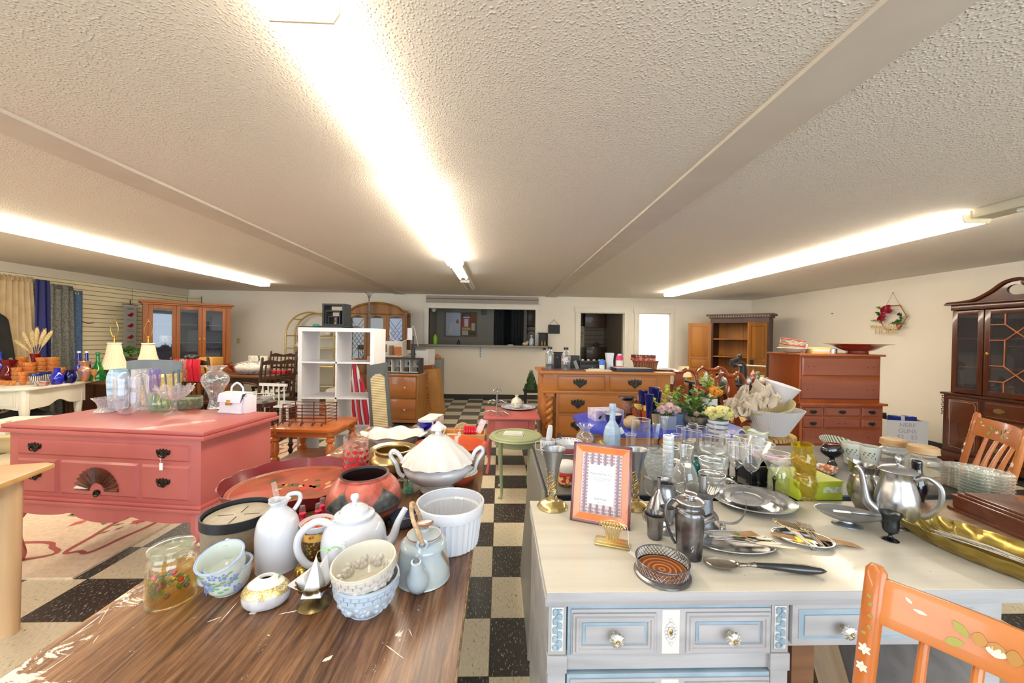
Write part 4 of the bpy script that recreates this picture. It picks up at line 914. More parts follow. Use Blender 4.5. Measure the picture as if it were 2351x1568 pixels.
S1('gold_lid_jar','small gold-lidded jar behind the tea pyramids','jar',MB().lathe(sp([(0,0),(r,0),(r,h*.6),(r*.7,h*.9),(0,h)],4),24),M('cfa850',.25,.9),p)
# 24 bark-edged wood slab under the glass of hearts
# ================================================================ desk wares
PEW=M('b2b4b8',.36,.9,c2='94979c',s=14,amt=(.3,.7)); SIL=M('d2d2d4',.18,.96,c2='aeaeb2',s=18,amt=(.35,.7)); TARN=M('918f92',.24,.92,c2='66666b',s=16,amt=(.35,.65))
GOLD=M('dcc894',.28,.88,c2='c9ae6c',s=30,amt=(.3,.7)); KRAFT=M('c09668',.75,c2='ae8559',s=40,amt=(.4,.6)); TAGW=M('ececec',.6)
def L3(px,py,z,**k): return at(px,py,z)
# trumpet vases
def trumpet(label,px,py):
    p,r,h=B(px,py,DT,66,134)
    t=T('trumpet_vase',label,'vase',p,0,'silver trumpet vases with gold feet')
    P('foot',MB().lathe(sp([(0,0),(r,0),(r*1.02,.006),(r*.85,.016),(r*.4,.026),(r*.34,.036),(0,.036)],4),36,fn=lambda a,rr,z: (rr*(1+.02*cos(10*a)),z)),GOLD,t)
    P('cone',MB().lathe(hollow(sp([(0,.03),(r*.2,.032),(r*.27,h*.4),(r*.5,h*.72),(r*.8,h*.97),(r*.86,h)],5),.0015),36),M('a9acb3',.32,.9),t)
    q=MB(); rg=random.Random(3)
    for k in range(130):
        u=rg.random(); z=.036+u*h*.48; a=rg.random()*2*PI; rr=r*(.31+.10*u+.06*u*u)
        if u>.65 and cos(3*a)<0: continue
        q.tube([(rr*cos(a+d),rr*sin(a+d),z+e) for d,e in ((-.25,-.004),(0,.002*rg.uniform(-1,1)),(.25,.005),(.4,.001))],.0013,4)
    P('filigree',q,GOLD,t,label='openwork gold vine around the cone',kind='stuff')
    return t
trumpet('silver trumpet vase on gold foot at the left edge of the desk',1268,1163)
trumpet('silver trumpet vase on gold foot behind the picture frame',1457,1163)
# picture frame
bl,br=at(1309,1192,DT),at(1447,1217,DT); W_=(br-bl).length; H_=.268
t=T('framed_picture','orange and mahogany picture frame with brown check insert leaning on the desk','picture frame',(bl+br)/2,atan2(br.y-bl.y,br.x-bl.x))
LN=R(-13)
def fr_part(name,mb,mat,par,**k): return P(name,mb,mat,par,rot=(LN if par is t else 0,0,0),**k)
w2=W_/2; mah=wood('5a2430','7d3a36','x',20,.25,.5)
q=MB()
for (a,b_,c,d) in ((-w2,w2,0,.010),(-w2,w2,H_-.010,H_),(-w2,-w2+.010,0,H_),(w2-.010,w2,0,H_)): q.box(a,b_,-.009,.009,c,d)
fr=fr_part('outer_frame',q,mah,t,bevel=.002)
q=MB(); i0,i1=.010,.032
O=[(-w2+i0,i0),(w2-i0,i0),(w2-i0,H_-i0),(-w2+i0,H_-i0)]; I=[(-w2+i1,i1),(w2-i1,i1),(w2-i1,H_-i1),(-w2+i1,H_-i1)]
q.add([(x,-.008,z) for x,z in O]+[(x,-.002,z) for x,z in I],[(i,(i+1) % 4,(i+1) % 4+4,i+4) for i in range(4)])
q.m(1)
for (O_,e) in ((O,.002),(I,-.0015)):
    for i in range(4):
        a,b_=O_[i],O_[(i+1) % 4]; yy=-.0085 if e>0 else-.003; q.tube([(a[0],yy,a[1]),(b_[0],yy,b_[1])],.0011,4)
fr_part('inner_moulding',q,[wood('c9692c','de8440','z',8,.2,.5),M('e0b090',.3)],t,smooth=0)
ins=fr_part('insert',MB().box(-w2+i1,w2-i1,-.001,.001,i1,H_-i1),M('cfc0c4',.4,c2='8a7480',c3='d8bdb8',mode='stripe',s=14,amt=(.3,.8),st=(1,.3,.0)),t)
q=MB(); a0,a1,b0,b1=-w2+i1+.002,w2-i1-.002,i1+.002,H_-i1-.002; nx,nz=12,19
for i in range(nx):
    for j in range(nz):
        x=a0+(a1-a0)*i/nx; z=b0+(b1-b0)*j/nz; dx=(a1-a0)/nx; dz=(b1-b0)/nz
        if 1.9<i<9.9 and 2<=j<16: continue
        q.m((i+j) % 2).box(x+dx*.25,x+dx*.95,-.0018,-.0011,z+dz*.05,z+dz*.62)
P('check_pattern',q,[M('a88a8c',.5),M('8b8094',.5)],ins)
cd=P('card',MB().box(-w2+i1+.024,w2-i1-.026,-.0026,-.0019,i1+.032,H_-i1-.040),M('dfe6e6',.5),ins)
INK=M('54585c',.6)
text('printed_title','PHILIP WHITNEY LTD',.0085,INK,cd,(-.001,-.0028,.165),(R(90),0,0),.0001,sx=.92)
text('printed_crest','W',.005,INK,cd,(-.001,-.0028,.174),(R(90),0,0),.0001)
text('printed_lines','Please accept our compliments on your choice\nof a fine frame. Each frame is finished by hand\nand made to bring out the best of your picture\nfor many years to come.',.0036,INK,cd,(-.001,-.0028,.148),(R(90),0,0),.0001)
text('printed_name','Solid Wood',.0085,INK,cd,(-.001,-.0028,.082),(R(90),0,0),.0001)
text('printed_note','8 x 10\nPicture Frame',.0036,INK,cd,(-.001,-.0028,.072),(R(90),0,0),.0001)
P('easel_back',MB().prism([(.058,H_*.75),(.061,H_*.75),(.105,.003),(.100,.0)],-.03,.03,'x'),M('2c2420',.7),t)
# brass letter rack
p=at(1405,1250,DT)
t=T('letter_rack','brass openwork letter rack shaped as a wheat sheaf','letter rack',p,R(-20))
P('base',MB().box(-.052,.052,-.022,.022,0,.008).box(-.048,.048,-.018,.018,.008,.013).tube([(-.05,-.022,.006),(.05,-.022,.006)],.0028,8),GOLD,t,bevel=.0015)
q=MB()
for k in range(9):
    u=(k-4)/4; q.tube(sp([(u*.018,.006,.013),(u*.021,.006,.035),(u*.036,.006,.062)],5),[v[0] for v in sp([(.0022,),(.0018,),(.0028,)],5)],6)
for k in range(8):
    u=(k-3.5)/3.5; q.ball((u*.028,.006,.048),.0036,8,(.7,.6,1.8)).ball((u*.034,.006,.061),.0040,8,(.7,.6,1.6))
q.tube([(.041*sin(a)*1.05,.006,.038+.034*cos(a)) for a in [-1.15+2.3*k/16 for k in range(17)]],.0022,6)
P('sheaf',q,GOLD,t)
q=MB().tf((0,0,0),(0,0,0)).tube(sp([(.036,.004,.066),(.046,-.006,.058),(.050,-.018,.02),(.056,-.030,.004)],5),.0006,5)
q.tf((.064,-.038,.0015),(0,0,R(-50))).box(-.017,.017,-.0075,.0075,0,.0008)
P('price_tag',q,TAGW,t,label='white string tag')
# silver wine coaster with turned wood base
p=at(1520,1318,DT); r=.070
t=T('wine_coaster','pierced silver coaster with turned reddish wood base','coaster',p)
P('base_ring',MB().lathe([(0,0),(r*1.0,0),(r*1.06,.003),(r*1.05,.007),(r*.99,.010),(r*.95,.012),(0,.012)],56),TARN,t)
P('wood_disc',MB().lathe([(0,.0135),(r*.25,.0135),(r*.3,.0145),(r*.6,.0135),(r*.93,.0150),(r*.94,.012)][::-1],56),M('8a4a26',.3,c2='c9824a',c3='6b3518',mode='rings',s=22,amt=(.2,.8),coat=.3),t,label='turned wooden disc with rings')
q=MB().lathe([(r*.955,.011),(r*.97,.011),(r*.985,.017),(r*.97,.018),(r*.955,.017)],56)
q.tube([(r*.99*cos(a),r*.99*sin(a),.043) for a in [2*PI*k/56 for k in range(56)]],.0018,6,True)
n=44
for k in range(n):
    a=2*PI*k/n
    for s_ in (-1,1):
        q.tube([(r*.975*cos(a+s_*2*PI/n*u*2),r*.975*sin(a+s_*2*PI/n*u*2),.018+.024*u) for u in (0,.25,.5,.75,1)],.0010,4)
P('pierced_gallery',q,TARN,t)
# small pewter beaker
p,r,h=B(1503,1234,DT,46,56)
q=MB().lathe(hollow(sp([(0,0),(r*.6,0),(r*.78,.005),(r*.8,h*.3),(r*.9,h*.75),(r*1.15,h)],4),.0015),32)
S1('pewter_beaker','small dark pewter beaker with flared rim left of the silver shaker','beaker',q,TARN,p)
# silver shaker jug
p,r,h=B(1582,1276,DT,74,150)
t=T('silver_jug','tall tarnished silver lidded jug with long handle and short spout','jug',p,VA(p))
P('body',MB().lathe(sp([(0,0),(r*.78,0),(r*.83,.003),(r*.97,h*.5),(r*1.0,h*.66),(r*.94,h*.73),(r*.78,h*.77),(r*.77,h*.85)],5),44),M('8f8e90',.24,.92,c2='4b4c51',s=22,amt=(.35,.65),bs=40,bump=.08),t)
l=P('lid',MB().lathe(sp([(r*.77,h*.84),(r*.95,h*.85),(r*.96,h*.875),(r*.7,h*.905),(r*.32,h*.915),(r*.26,h*.94),(r*.46,h*.965),(r*.4,h*.99),(0,h*1.0)],4),36),SIL,t)
P('handle',MB().tube(sp([(-r*.66,-.004,h*.80),(-r*.85,-.006,h*.84),(-r*1.25,-.010,h*.86),(-r*1.55,-.012,h*.72),(-r*1.5,-.012,h*.5),(-r*1.2,-.008,h*.28),(-r*.92,-.004,h*.16)],5),.0042,8),TARN,t)
P('spout',MB().tube([(r*.8,-.004,h*.60),(r*1.15,-.008,h*.655),(r*1.5,-.012,h*.72),(r*1.58,-.013,h*.735)],[.013,.011,.012,.0145],14),SIL,t)
P('monogram',MB().tube([(r*.15,-r*.985,h*.17),(r*.22,-r*.98,h*.20),(r*.12,-r*.985,h*.23),(r*.24,-r*.975,h*.27),(r*.3,-r*.96,h*.23),(r*.2,-r*.98,h*.17)],.0007,4),M('d9d9dc',.3,.5),t)
# funnel
p,r,h=B(1511,1192,DT,76,98)
t=T('silver_funnel','upturned pierced silver funnel with slim spout','funnel',p,VA(p))
q=MB().lathe(sp([(r*1.0,0),(r*1.03,.004),(r*.8,h*.22),(r*.45,h*.5),(r*.16,h*.68),(r*.12,h*.8),(r*.13,h)],4),32)
P('cone',q,SIL,t)
q=MB()
for k in range(8):
    a=-PI/2-1.2+.34*k; q.ball((r*.72*cos(a),r*.72*sin(a),h*.27+.004*(k % 2)),.0013,6)
P('piercing',q,M('1c1c1e',.6),t,kind='stuff')
# sugar bowl
p,r,h=B(1523,1176,DT,62,74)
t=T('sugar_bowl','pewter two-handled sugar bowl with a spoon inside','sugar bowl',p,VA(p))
P('bowl',MB().lathe(hollow(sp([(0,0),(r*.7,0),(r*.72,.004),(r*.5,h*.18),(r*.95,h*.45),(r*1.0,h*.62),(r*.85,h*.86),(r*.98,h)],4),.002),36),PEW,t)
for sx in (-1,1): P('handle',MB().tube([(sx*r*.9,0,h*.95),(sx*r*1.5,0,h*1.05),(sx*r*1.62,0,h*.9),(sx*r*1.4,0,h*.55),(sx*r*1.0,0,h*.45)],.0038,8,flat=.8),PEW,t)
S1('spoon','pewter spoon standing in the two-handled sugar bowl','spoon',MB().tube([(.004,0,.012),(.02,0,h*.9),(.026,0,h*1.12)],[.002,.002,.0045],8),PEW,p)
# small goblet foot
p,r,h=B(1531,1222,DT,40,62)
S1('pewter_goblet','pewter goblet between beaker and silver jug','goblet',MB().lathe(hollow(sp([(0,0),(r,0),(r,.003),(r*.25,h*.16),(r*.22,h*.35),(r*.8,h*.55),(r*.95,h*.95)],4),.0015),28),PEW,p)
# chamberstick
p,r,h=B(1612,1208,DT,78,70)
t=T('chamberstick','tin chamberstick with fluted drip pan, socket and strap loop handle','candlestick',p,VA(p))
P('body',MB().lathe(sp([(0,0),(r*.95,0),(r*1.0,.004),(r*.75,h*.2),(r*.62,h*.9),(r*.6,h)],3),36),M('8b9097',.4,.8,c2='777c84',s=20,amt=(.3,.7)),t)
q=MB().lathe([(0,h*1.0),(r*.5,h*1.0),(r*.62,h*1.01),(r*.98,h*1.22),(r*.99,h*1.26),(r*.94,h*1.23),(r*.6,h*1.04),(0,h*1.03)],72,fn=lambda a,rr,z: (rr*(1+(.03 if rr>r*.7 else 0)*cos(36*a)),z))
P('drip_pan',q,M('9a9a98',.35,.85),t)
P('socket',MB().lathe(hollow([(0,h*1.02),(r*.26,h*1.02),(r*.26,h*1.72)],.0015),24),M('a3a5a6',.35,.85),t)
def strap(q,pts,w,th=.001):
    n=len(pts); vs=[]
    for (x,z) in pts: vs+=[(x,-w/2,z),(x,w/2,z)]
    q.add(vs,[(2*i,2*i+1,2*i+3,2*i+2) for i in range(n-1)])
    vs2=[(x,y,z+th) for x,y,z in vs]; return q.add(vs2,[(2*i,2*i+2,2*i+3,2*i+1) for i in range(n-1)])
cx=r*1.35
P('strap_handle',strap(MB(),sp([(r*.62,h*1.02),(r*.9,h*1.5),(cx+.01,h*1.72),(cx+r*1.05,h*1.35),(cx+r*1.15,h*.8),(cx+r*.65,h*.35),(r*.9,h*.25)],6),.020),M('a4a8ae',.35,.85),t)
P('finger_ring',strap(MB(),[(r*1.22+.009*cos(a),.012+.009*sin(a)) for a in [2*PI*k/18 for k in range(19)]],.020),M('a4a8ae',.35,.85),t)
# big silver round tray with plate
p=at(1728,1158,DT)
t=T('silver_platter','large polished silver platter with reeded rim','platter',p)
P('platter',MB().lathe(hollow(sp([(0,0),(.085,0),(.10,.006),(.115,.016),(.142,.022),(.146,.025)],4),.002),60,ex=1.03,ey=.93).tube([(.145*1.03*cos(a),.145*.93*sin(a),.0255) for a in [2*PI*k/60 for k in range(60)]],.0018,5,True),SIL,t)
S1('pewter_plate','dull pewter plate lying in the large silver platter','plate',MB().lathe(hollow(sp([(0,0),(.05,0),(.06,.006),(.086,.014)],4),.0015),44,ey=.85),PEW,(p.x-.012,p.y+.02,DT+.012),rot=(R(6),R(-4),0))
# knife tray
p=at(1688,1252,DT)
def flat_tray(name,label,p,rx,ry,rz=0):
    t=T(name,label,'tray',p,rz)
    P('tray',MB().lathe(hollow(sp([(0,0),(.8,0),(.88,.3),(.98,.9),(1.0,1.0)],4),.06),56),SIL,t).scale=(rx,ry,.012)
    P('rim',MB().tube([(rx*cos(a),ry*sin(a),.0125) for a in [2*PI*k/50 for k in range(50)]],.0016,6,True),SIL,t)
    return t
flat_tray('oval_tray','oval silver tray holding bundled knives',p,.125,.068,R(-4))
def knife(label,loc,rz,l=.2,tilt=0):
    t=T('table_knife',label,'knife',loc,0,'knives tied with twine on the oval tray',rot=(0,tilt,rz))
    P('blade',MB().prism([(0,-.007),(l*.5,-.009),(l*.56,-.002),(l*.56,.004),(0,.006)],0,.0014,'z'),M('a8a596',.3,.85),t)
    P('handle',MB().tube([(-l*.42,0,.001),(-l*.2,0,.001),(0,0,.001)],[.0065,.0055,.004],8,flat=.6),SIL,t); return t
z0=DT+.016
kn=knife('silver table knife lying along the back of the knife bundle',(p.x+.0,p.y+.028,z0),R(-3)); dup(kn,(p.x+.01,p.y+.012,z0+.003),R(-6),'silver table knife in the middle of the knife bundle')
dup(kn,(p.x+.02,p.y-.006,z0+.001),R(-9),'silver table knife near the front of the bundle'); dup(kn,(p.x+.05,p.y-.022,z0+.002),R(-16),'silver table knife with broad blade pointing right over the tray rim')
S1('twine','twine bow tied around the bundle of knives','twine',MB().tube([(p.x+.03,p.y-.03+.011*k,z0+.009+.004*sin(k)) for k in range(7)],.0014,5).tube([(p.x+.03+.012*cos(a),p.y-.02+.006*sin(a)*(1+cos(a)),z0+.012) for a in [2*PI*k/12 for k in range(13)]],.0012,5),M('c9b487',.8))
S1('kraft_tag','brown paper tag with green sticker over the knife bundle','tag',MB().prism([(-.04,0),(-.02,.014),(.05,.018),(.052,-.016),(-.02,-.014)],0,.0008,'z').m(1).lathe([(0,.0009),(.008,.0009)],16,c=(-.018,0,0)),[KRAFT,M('3fbf58',.5)],(p.x+.03,p.y+.012,z0+.0125),rot=(0,R(3),R(10)))
# cutlery dish
p=at(1842,1242,DT)
flat_tray('cutlery_tray','rounded silver tray with bundled spoons and forks',p,.083,.056,R(-25))
def spoon(label,loc,rz,tilt=R(12)):
    t=T('teaspoon',label,'spoon',loc,0,'teaspoons tied in a bundle',rot=(tilt,0,rz))
    P('spoon_bowl',MB().lathe(hollow(sp([(0,0),(.011,.001),(.0165,.005)],3),.0008),24,ex=1,ey=1.35),M('c2b49c',.2,.95),t,(0,.048,0))
    P('handle',MB().tube([(0,.028,.004),(0,0,.002),(0,-.05,.001)],[.0018,.0022,.005],8,flat=.45),M('b8b0a2',.22,.95),t); return t
def fork(label,loc,rz):
    t=T('fork',label,'fork',loc,0,'forks tied in a bundle',rot=(R(13),0,rz))
    q=MB().box(-.0085,.0085,.028,.036,0,.0014)
    for k in range(4): q.box(-.0085+k*.0051,-.0068+k*.0051,.036,.062,0,.0014)
    P('tines',q,M('b9ad98',.22,.95),t); P('handle',MB().tube([(0,.03,.001),(0,0,.0),(0,-.05,0)],[.002,.002,.0055],8,flat=.4),M('c2b8a6',.22,.95),t); return t
zz=DT+.024; s0=spoon('silver teaspoon, topmost and leftmost of the tied bundle',(p.x-.03,p.y+.0,zz),R(14))
for i,lab in enumerate(('silver teaspoon just right of the topmost one','silver teaspoon in the middle of the spoon bundle','silver teaspoon at the right of the spoon bundle','silver teaspoon lowest in the spoon bundle')):
    dup(s0,(p.x-.023+.007*i,p.y-.002-.002*i,zz-.003*(i+1)),rot=(R(12),0,R(10-5*i)),label=lab)
f0=fork('silver fork at the left of the fork bundle',(p.x+.018,p.y-.002,zz),R(2))
for i,lab in enumerate(('silver fork second from left in the fork bundle','silver fork third from left in the fork bundle','silver fork at the right of the fork bundle')):
    dup(f0,(p.x+.025+.008*i,p.y-.004-.003*i,zz-.003*(i+1)),rot=(R(13),0,R(-4-5*i)),label=lab)
S1('twine','twine looped around spoons and forks','twine',MB().tube([(p.x-.035+.012*k,p.y+.006-.002*k,zz+.008) for k in range(8)],.0013,5),M('b99b62',.8))
S1('kraft_tag','long brown paper tag sticking out right of the forks','tag',MB().prism([(0,-.014),(0,.014),(.10,.012),(.118,-.016)],0,.0008,'z'),KRAFT,(p.x+.045,p.y-.005,DT+.014),rot=(0,R(5),R(-16)))
S1('kraft_tag','blank brown paper tag between knives and spoons','tag',MB().prism([(-.03,-.014),(-.04,.0),(-.03,.014),(.03,.014),(.03,-.014)],0,.0008,'z'),KRAFT,(p.x-.062,p.y-.004,DT+.018),rot=(0,R(3),R(-20)))
# serving spoon
a,b_=at(1612,1300,DT),at(1898,1322,DT); d=b_-a; L_=d.length
t=T('serving_spoon','large silver serving spoon with glossy black handle in front','spoon',a,atan2(d.y,d.x))
P('spoon_bowl',MB().lathe(hollow(sp([(0,.002),(.5,.2),(.85,.7),(1,1.2)],4),.07),36),M('bfb7ab',.16,.95,c2='8b8276',s=50,amt=(.4,.62)),t,(L_*.155,0,.001)).scale=(L_*.155,.027,.012)
P('ferrule',MB().tube([(L_*.30,0,.012),(L_*.36,0,.014),(L_*.385,0,.015),(L_*.43,0,.015),(L_*.435,0,.015)],[.008,.0065,.0065,.0085,.0092],14,flat=.8),M('b5b1a8',.25,.9,c2='6f6a62',s=200,amt=(.4,.6)),t)
P('black_handle',MB().tube(sp([(L_*.435,0,.015),(L_*.6,0,.0145),(L_*.82,0,.013),(L_*.95,0,.0125),(L_*1.0,0,.012)],5),[v[0] for v in sp([(.0068,),(.0095,),(.0125,),(.008,),(.0012,)],5)],16),M('1f2226',.18,coat=.6),t,label='tapered black handle')
# pewter footed dish with knife
p=at(1945,1206,DT)
t=T('footed_dish','oval pewter dish on a small foot','dish',p,R(-22))
P('foot',MB().lathe(sp([(0,0),(.034,0),(.035,.004),(.018,.012),(.016,.02),(0,.022)],3),30,ex=1.2,ey=.8),PEW,t)
P('bowl',MB().lathe(hollow(sp([(0,.018),(.03,.020),(.062,.032),(.084,.048)],4),.002),44,ex=1.15,ey=.72),PEW,t)
t2=T('butter_knife','pewter-handled spreader resting in the oval footed dish','knife',(p.x+.01,p.y-.008,DT+.047),0,rot=(0,R(-3),R(-24)))
P('blade',MB().prism([(-.055,-.009),(-.01,-.010),(0,-.004),(0,.004),(-.01,.009),(-.052,.008)],0,.0015,'z'),SIL,t2)
P('handle',MB().tube([(0,0,.001),(.03,0,.002),(.06,0,.002),(.085,0,.003),(.09,0,.003),(.1,0,.003)],[.003,.0052,.0065,.0045,.006,.002],10),PEW,t2)
# pewter cream pitcher
p,r,h=B(1985,1168,DT,92,104)
t=T('cream_pitcher','round-bellied silver pitcher with flared lip left of the pewter teapot','pitcher',p,VA(p))
P('body',MB().lathe(hollow(sp([(0,0),(r*.5,0),(r*.55,.004),(r*.9,h*.25),(r,h*.45),(r*.85,h*.72),(r*.7,h*.84),(r*.8,h*1.0)],4),.002),40,fn=lambda a,rr,z: (rr*(1+(.28*max(0,-cos(a))**3 if z>h*.8 else 0)),z+(.10*h*max(0,-cos(a))**2 if z>h*.9 else 0))),M('a6a49f',.22,.95,c2='8b8882',s=10,amt=(.3,.7)),t)
P('handle',MB().tube(sp([(r*.75,.01,h*.92),(r*1.3,.03,h*.95),(r*1.45,.04,h*.6),(r*.95,.02,h*.3)],5),.005,8),PEW,t)
# pewter teapot
p,r,h=B(2058,1206,DT,118,132)
TPM=M('bcbcbe',.28,.93,c2='a6a7aa',s=8,amt=(.3,.7))
t=T('pewter_teapot','tall brushed pewter teapot with curved spout and lidded top','teapot',p,VA(p))
P('body',MB().lathe(sp([(0,0),(r*.66,0),(r*.7,.005),(r*.6,h*.06),(r*.85,h*.2),(r*1.0,h*.42),(r*.92,h*.62),(r*.72,h*.84),(r*.8,h*.97),(r*.86,h*.99)],5),48),TPM,t)
l=P('lid',MB().lathe(sp([(r*.86,h*.985),(r*.87,h*1.0),(r*.7,h*1.05),(r*.35,h*1.09),(r*.08,h*1.11)],4)+[(0,h*1.11)],44),TPM,t)
P('finial',MB().lathe(sp([(0,h*1.1),(r*.1,h*1.1),(r*.07,h*1.13),(r*.17,h*1.18),(r*.16,h*1.23),(r*.08,h*1.27),(0,h*1.29)],3),18),TPM,l)
P('spout',MB().tube(sp([(-r*.8,-.012,h*.22),(-r*1.25,-.022,h*.36),(-r*1.4,-.026,h*.62),(-r*1.55,-.03,h*.88),(-r*1.75,-.034,h*.98)],6),[v[0] for v in sp([(.021,),(.016,),(.0105,),(.0085,),(.0075,)],6)],14),TPM,t)
P('handle',MB().tube(sp([(r*.74,-.012,h*.90),(r*1.2,-.02,h*.98),(r*1.66,-.024,h*.84),(r*1.64,-.024,h*.55),(r*1.2,-.02,h*.32),(r*.92,-.012,h*.28)],6),.0080,10),TPM,t)
# dark goblet
p,r,h=B(2044,1240,DT,62,66)
S1('dark_goblet','small dark silver goblet in front of the pewter teapot','goblet',MB().lathe(hollow(sp([(0,0),(r*.68,0),(r*.7,.003),(r*.25,h*.12),(r*.18,h*.22),(r*.6,h*.32),(r*.72,h*.5),(r*.74,h*.8),(r*1.05,h)],4),.0015),34),M('4f5358',.22,.95,c2='33363c',s=12,amt=(.3,.7)),p)
# brass leaf tray
t=T('brass_leaf_tray','long gadrooned brass bowl with deep swirled ribs','bowl',(1.47,1.065,DT),atan2(-.97,.24))
P('bowl',MB().lathe(hollow(sp([(0,.0),(.55,.0),(.75,.12),(.93,.6),(1.02,1.0)],5),.03),176,fn=lambda a,rr,z: (rr*(1-.06*abs(cos(11*a+1.6*rr))**3*min(1,max(0,(rr-.3)*3))),z)),M('c4ab62',.18,.94,c2='94803f',s=5,amt=(.3,.75)),t).scale=(.255,.105,.052)
q=MB(); rg=random.Random(5)
for k in range(8): q.tube(sp([(-.13+.02*rg.random(),.02*rg.uniform(-1,1),.016+.012*rg.random()),(0,.018*rg.uniform(-1,1),.026+.008*rg.random()),(.13,.025*rg.uniform(-1,1),.02+.01*rg.random())],5),.0013,5)
S1('wire_bundle','bundle of white flower wires lying in the brass bowl','wires',q,M('e2ddd0',.5),(1.475,1.085,DT),atan2(-.97,.24))
# stepped wooden box
t=T('wooden_box','reddish-brown stepped wooden chest with moulded lid at right edge','box',(1.93,1.27,DT-.001),R(-8))
BX=wood('5b2f20','7d4630','x',10,.25,.5)
P('box_body',MB().box(-.19,.19,-.13,.13,0,.012).box(-.18,.18,-.12,.12,.012,.05),BX,t,bevel=.003)
P('lid',MB().box(-.185,.185,-.125,.125,.0505,.060).box(-.172,.172,-.112,.112,.060,.069).box(-.16,.16,-.10,.10,.069,.076),BX,t,bevel=.003)
# ================================================================ charcoal table wares
G=glass('ffffff',0,dens=.8); GT=glass('fcfdfd',.05); GM=glass('f8fafa',.12); RM=glass('ffffff',0,milky=.55)  # the milky white one colours the painted rim highlights
def K(px,py,w,h=0,z=None): return B(px,py,KT if z is None else z,w,h)
def gl(name,label,cat,px,py,w,h,prof,mat=None,seg=32,fn=None,t_=.002,group=None,z=None,rot=None,smooth=35):
    p,r,hh=K(px,py,w,h,z)
    pr=[(a*r,b*hh) for a,b in sp(prof,4)]
    q=MB().lathe(hollow(pr,t_),seg,fn=(lambda a,rr,zz: fn(a,rr,zz,r,hh)) if fn else None)
    if (mat or G) in (G,GT,GM) and not fn and seg>8: rim(q,pr[-1][0]-t_/2,pr[-1][1])  # rim() adds the painted highlight ring
    return S1(name,label,cat,q,[mat or G,RM],p,0,group,rot,smooth=smooth)
CYL=[(0,0),(.96,0),(1,.02),(1,.5),(1,1)]; TUM=[(0,0),(.78,0),(.84,.03),(.92,.5),(1,1)]
# amber tumblers
AMB=glass('f0e468',.2)
def amber(label,loc,r,h,rot=(0,0,0)):
    t=T('amber_tumbler',label,'glass',loc,0,'stacked amber tumblers',rot=rot)
    P('tumbler',MB().lathe(hollow(sp([(0,0),(r*.8,0),(r*.84,h*.06),(r*.72,h*.14),(r*.98,h*.38),(r*.98,h*.6),(r*.8,h*.76),(r*.88,h*1.0)],4),.003),60,fn=lambda a,rr,z: (rr*(1+.045*sin(5*a+z*180)*(1 if h*.12<z<h*.8 else 0)),z)),AMB,t,smooth=50); return t
p,r,h=K(1848,1146,62,74)
amber('amber dimpled glass tumbler, lower of the stacked pair',p,r,h); amber('amber dimpled glass tumbler tilted on top of its twin',(p.x-.003,p.y,KT+h*.80),r*1.03,h*.98,(R(3),R(-9),0))
# lime box
p=at(1898,1150,KT)
t=T('lime_box','flat lime-green gift box with cream picture panel','box',(p.x-.015,p.y+.09,KT),R(2))
P('box',MB().box(-.105,.085,-.085,.085,0,.072).m(1).box(.0,.084,-.0862,-.085,.030,.055),[M('bccb3a',.5),M('dfe6cf',.5,c2='9cc7a4',s=60,amt=(.45,.6))],t,bevel=.0015)
P('lid',MB().box(-.107,.087,-.087,.087,.072,.078),M('c3d340',.5),t)
# stemware with black stems
def stem(name,label,px,py,w,h,shape,black=True,group='cocktail glasses with black stems',sm=G):
    p,r,hh=K(px,py,w,h); t=T(name,label,'glass',p,0,group)
    if shape=='martini': bp=[(0,.48),(.10,.485),(.5,.72),(1.0,1.0)]
    elif shape=='tulip': bp=[(0,.42),(.35,.44),(.72,.56),(.85,.75),(.98,1.0)]
    else: bp=[(0,.45),(.4,.47),(.86,.62),(.9,.8),(.8,1.0)]
    P('glass_bowl',rim(MB().lathe(hollow([(a*r,b*hh) for a,b in (sp(bp,5) if shape != 'martini' else bp)],.0018),36),r*bp[-1][0]-.0009,hh),[sm,RM],t)  # rim() adds the painted highlight ring
    bm=M('0d0d10',.12,coat=.8) if black else sm
    P('stem',MB().lathe(sp([(0,.0),(r*.72,0),(r*.72,.003),(r*.15,.008),(.0042,hh*.12),(.0045,hh*.3),(.0075,hh*.40),(0,hh*.47)],4),24),bm,t)
    return t
stem('martini_glass','martini glass with slim black stem in front of the clear jar',1777,1136,92,98,'martini')
stem('martini_glass','martini glass with black stem left of the front one, rim higher',1741,1112,78,98,'martini')
stem('black_stemmed_goblet','tulip goblet on black stem left of the martini glass',1723,1124,56,100,'tulip')
stem('black_stemmed_goblet','tulip goblet on black stem, left of the front tulip goblet',1690,1112,54,96,'tulip')
stem('black_stemmed_goblet','tulip goblet on black stem, farthest left of the black stems',1672,1096,50,96,'tulip')
stem('black_stemmed_goblet','wide goblet on black stem behind the tulip goblets',1712,1092,60,92,'martini')
# clear jar, black box
gl('glass_jar','squat clear glass jar behind the martini stem','jar',1790,1128,62,66,[(0,0),(.95,0),(1,.04),(1,.55),(.8,.85),(.62,.92),(.62,1)],GT)
p=at(1766,1112,KT); S1('black_box','small black lidded box among the stemmed glasses','box',MB().box(-.075,.075,-.05,.05,0,.07).m(1).box(-.077,.077,-.052,.052,.062,.070),[M('14161c',.4),M('22252c',.4)],(p.x,p.y+.08,KT),bevel=.002)
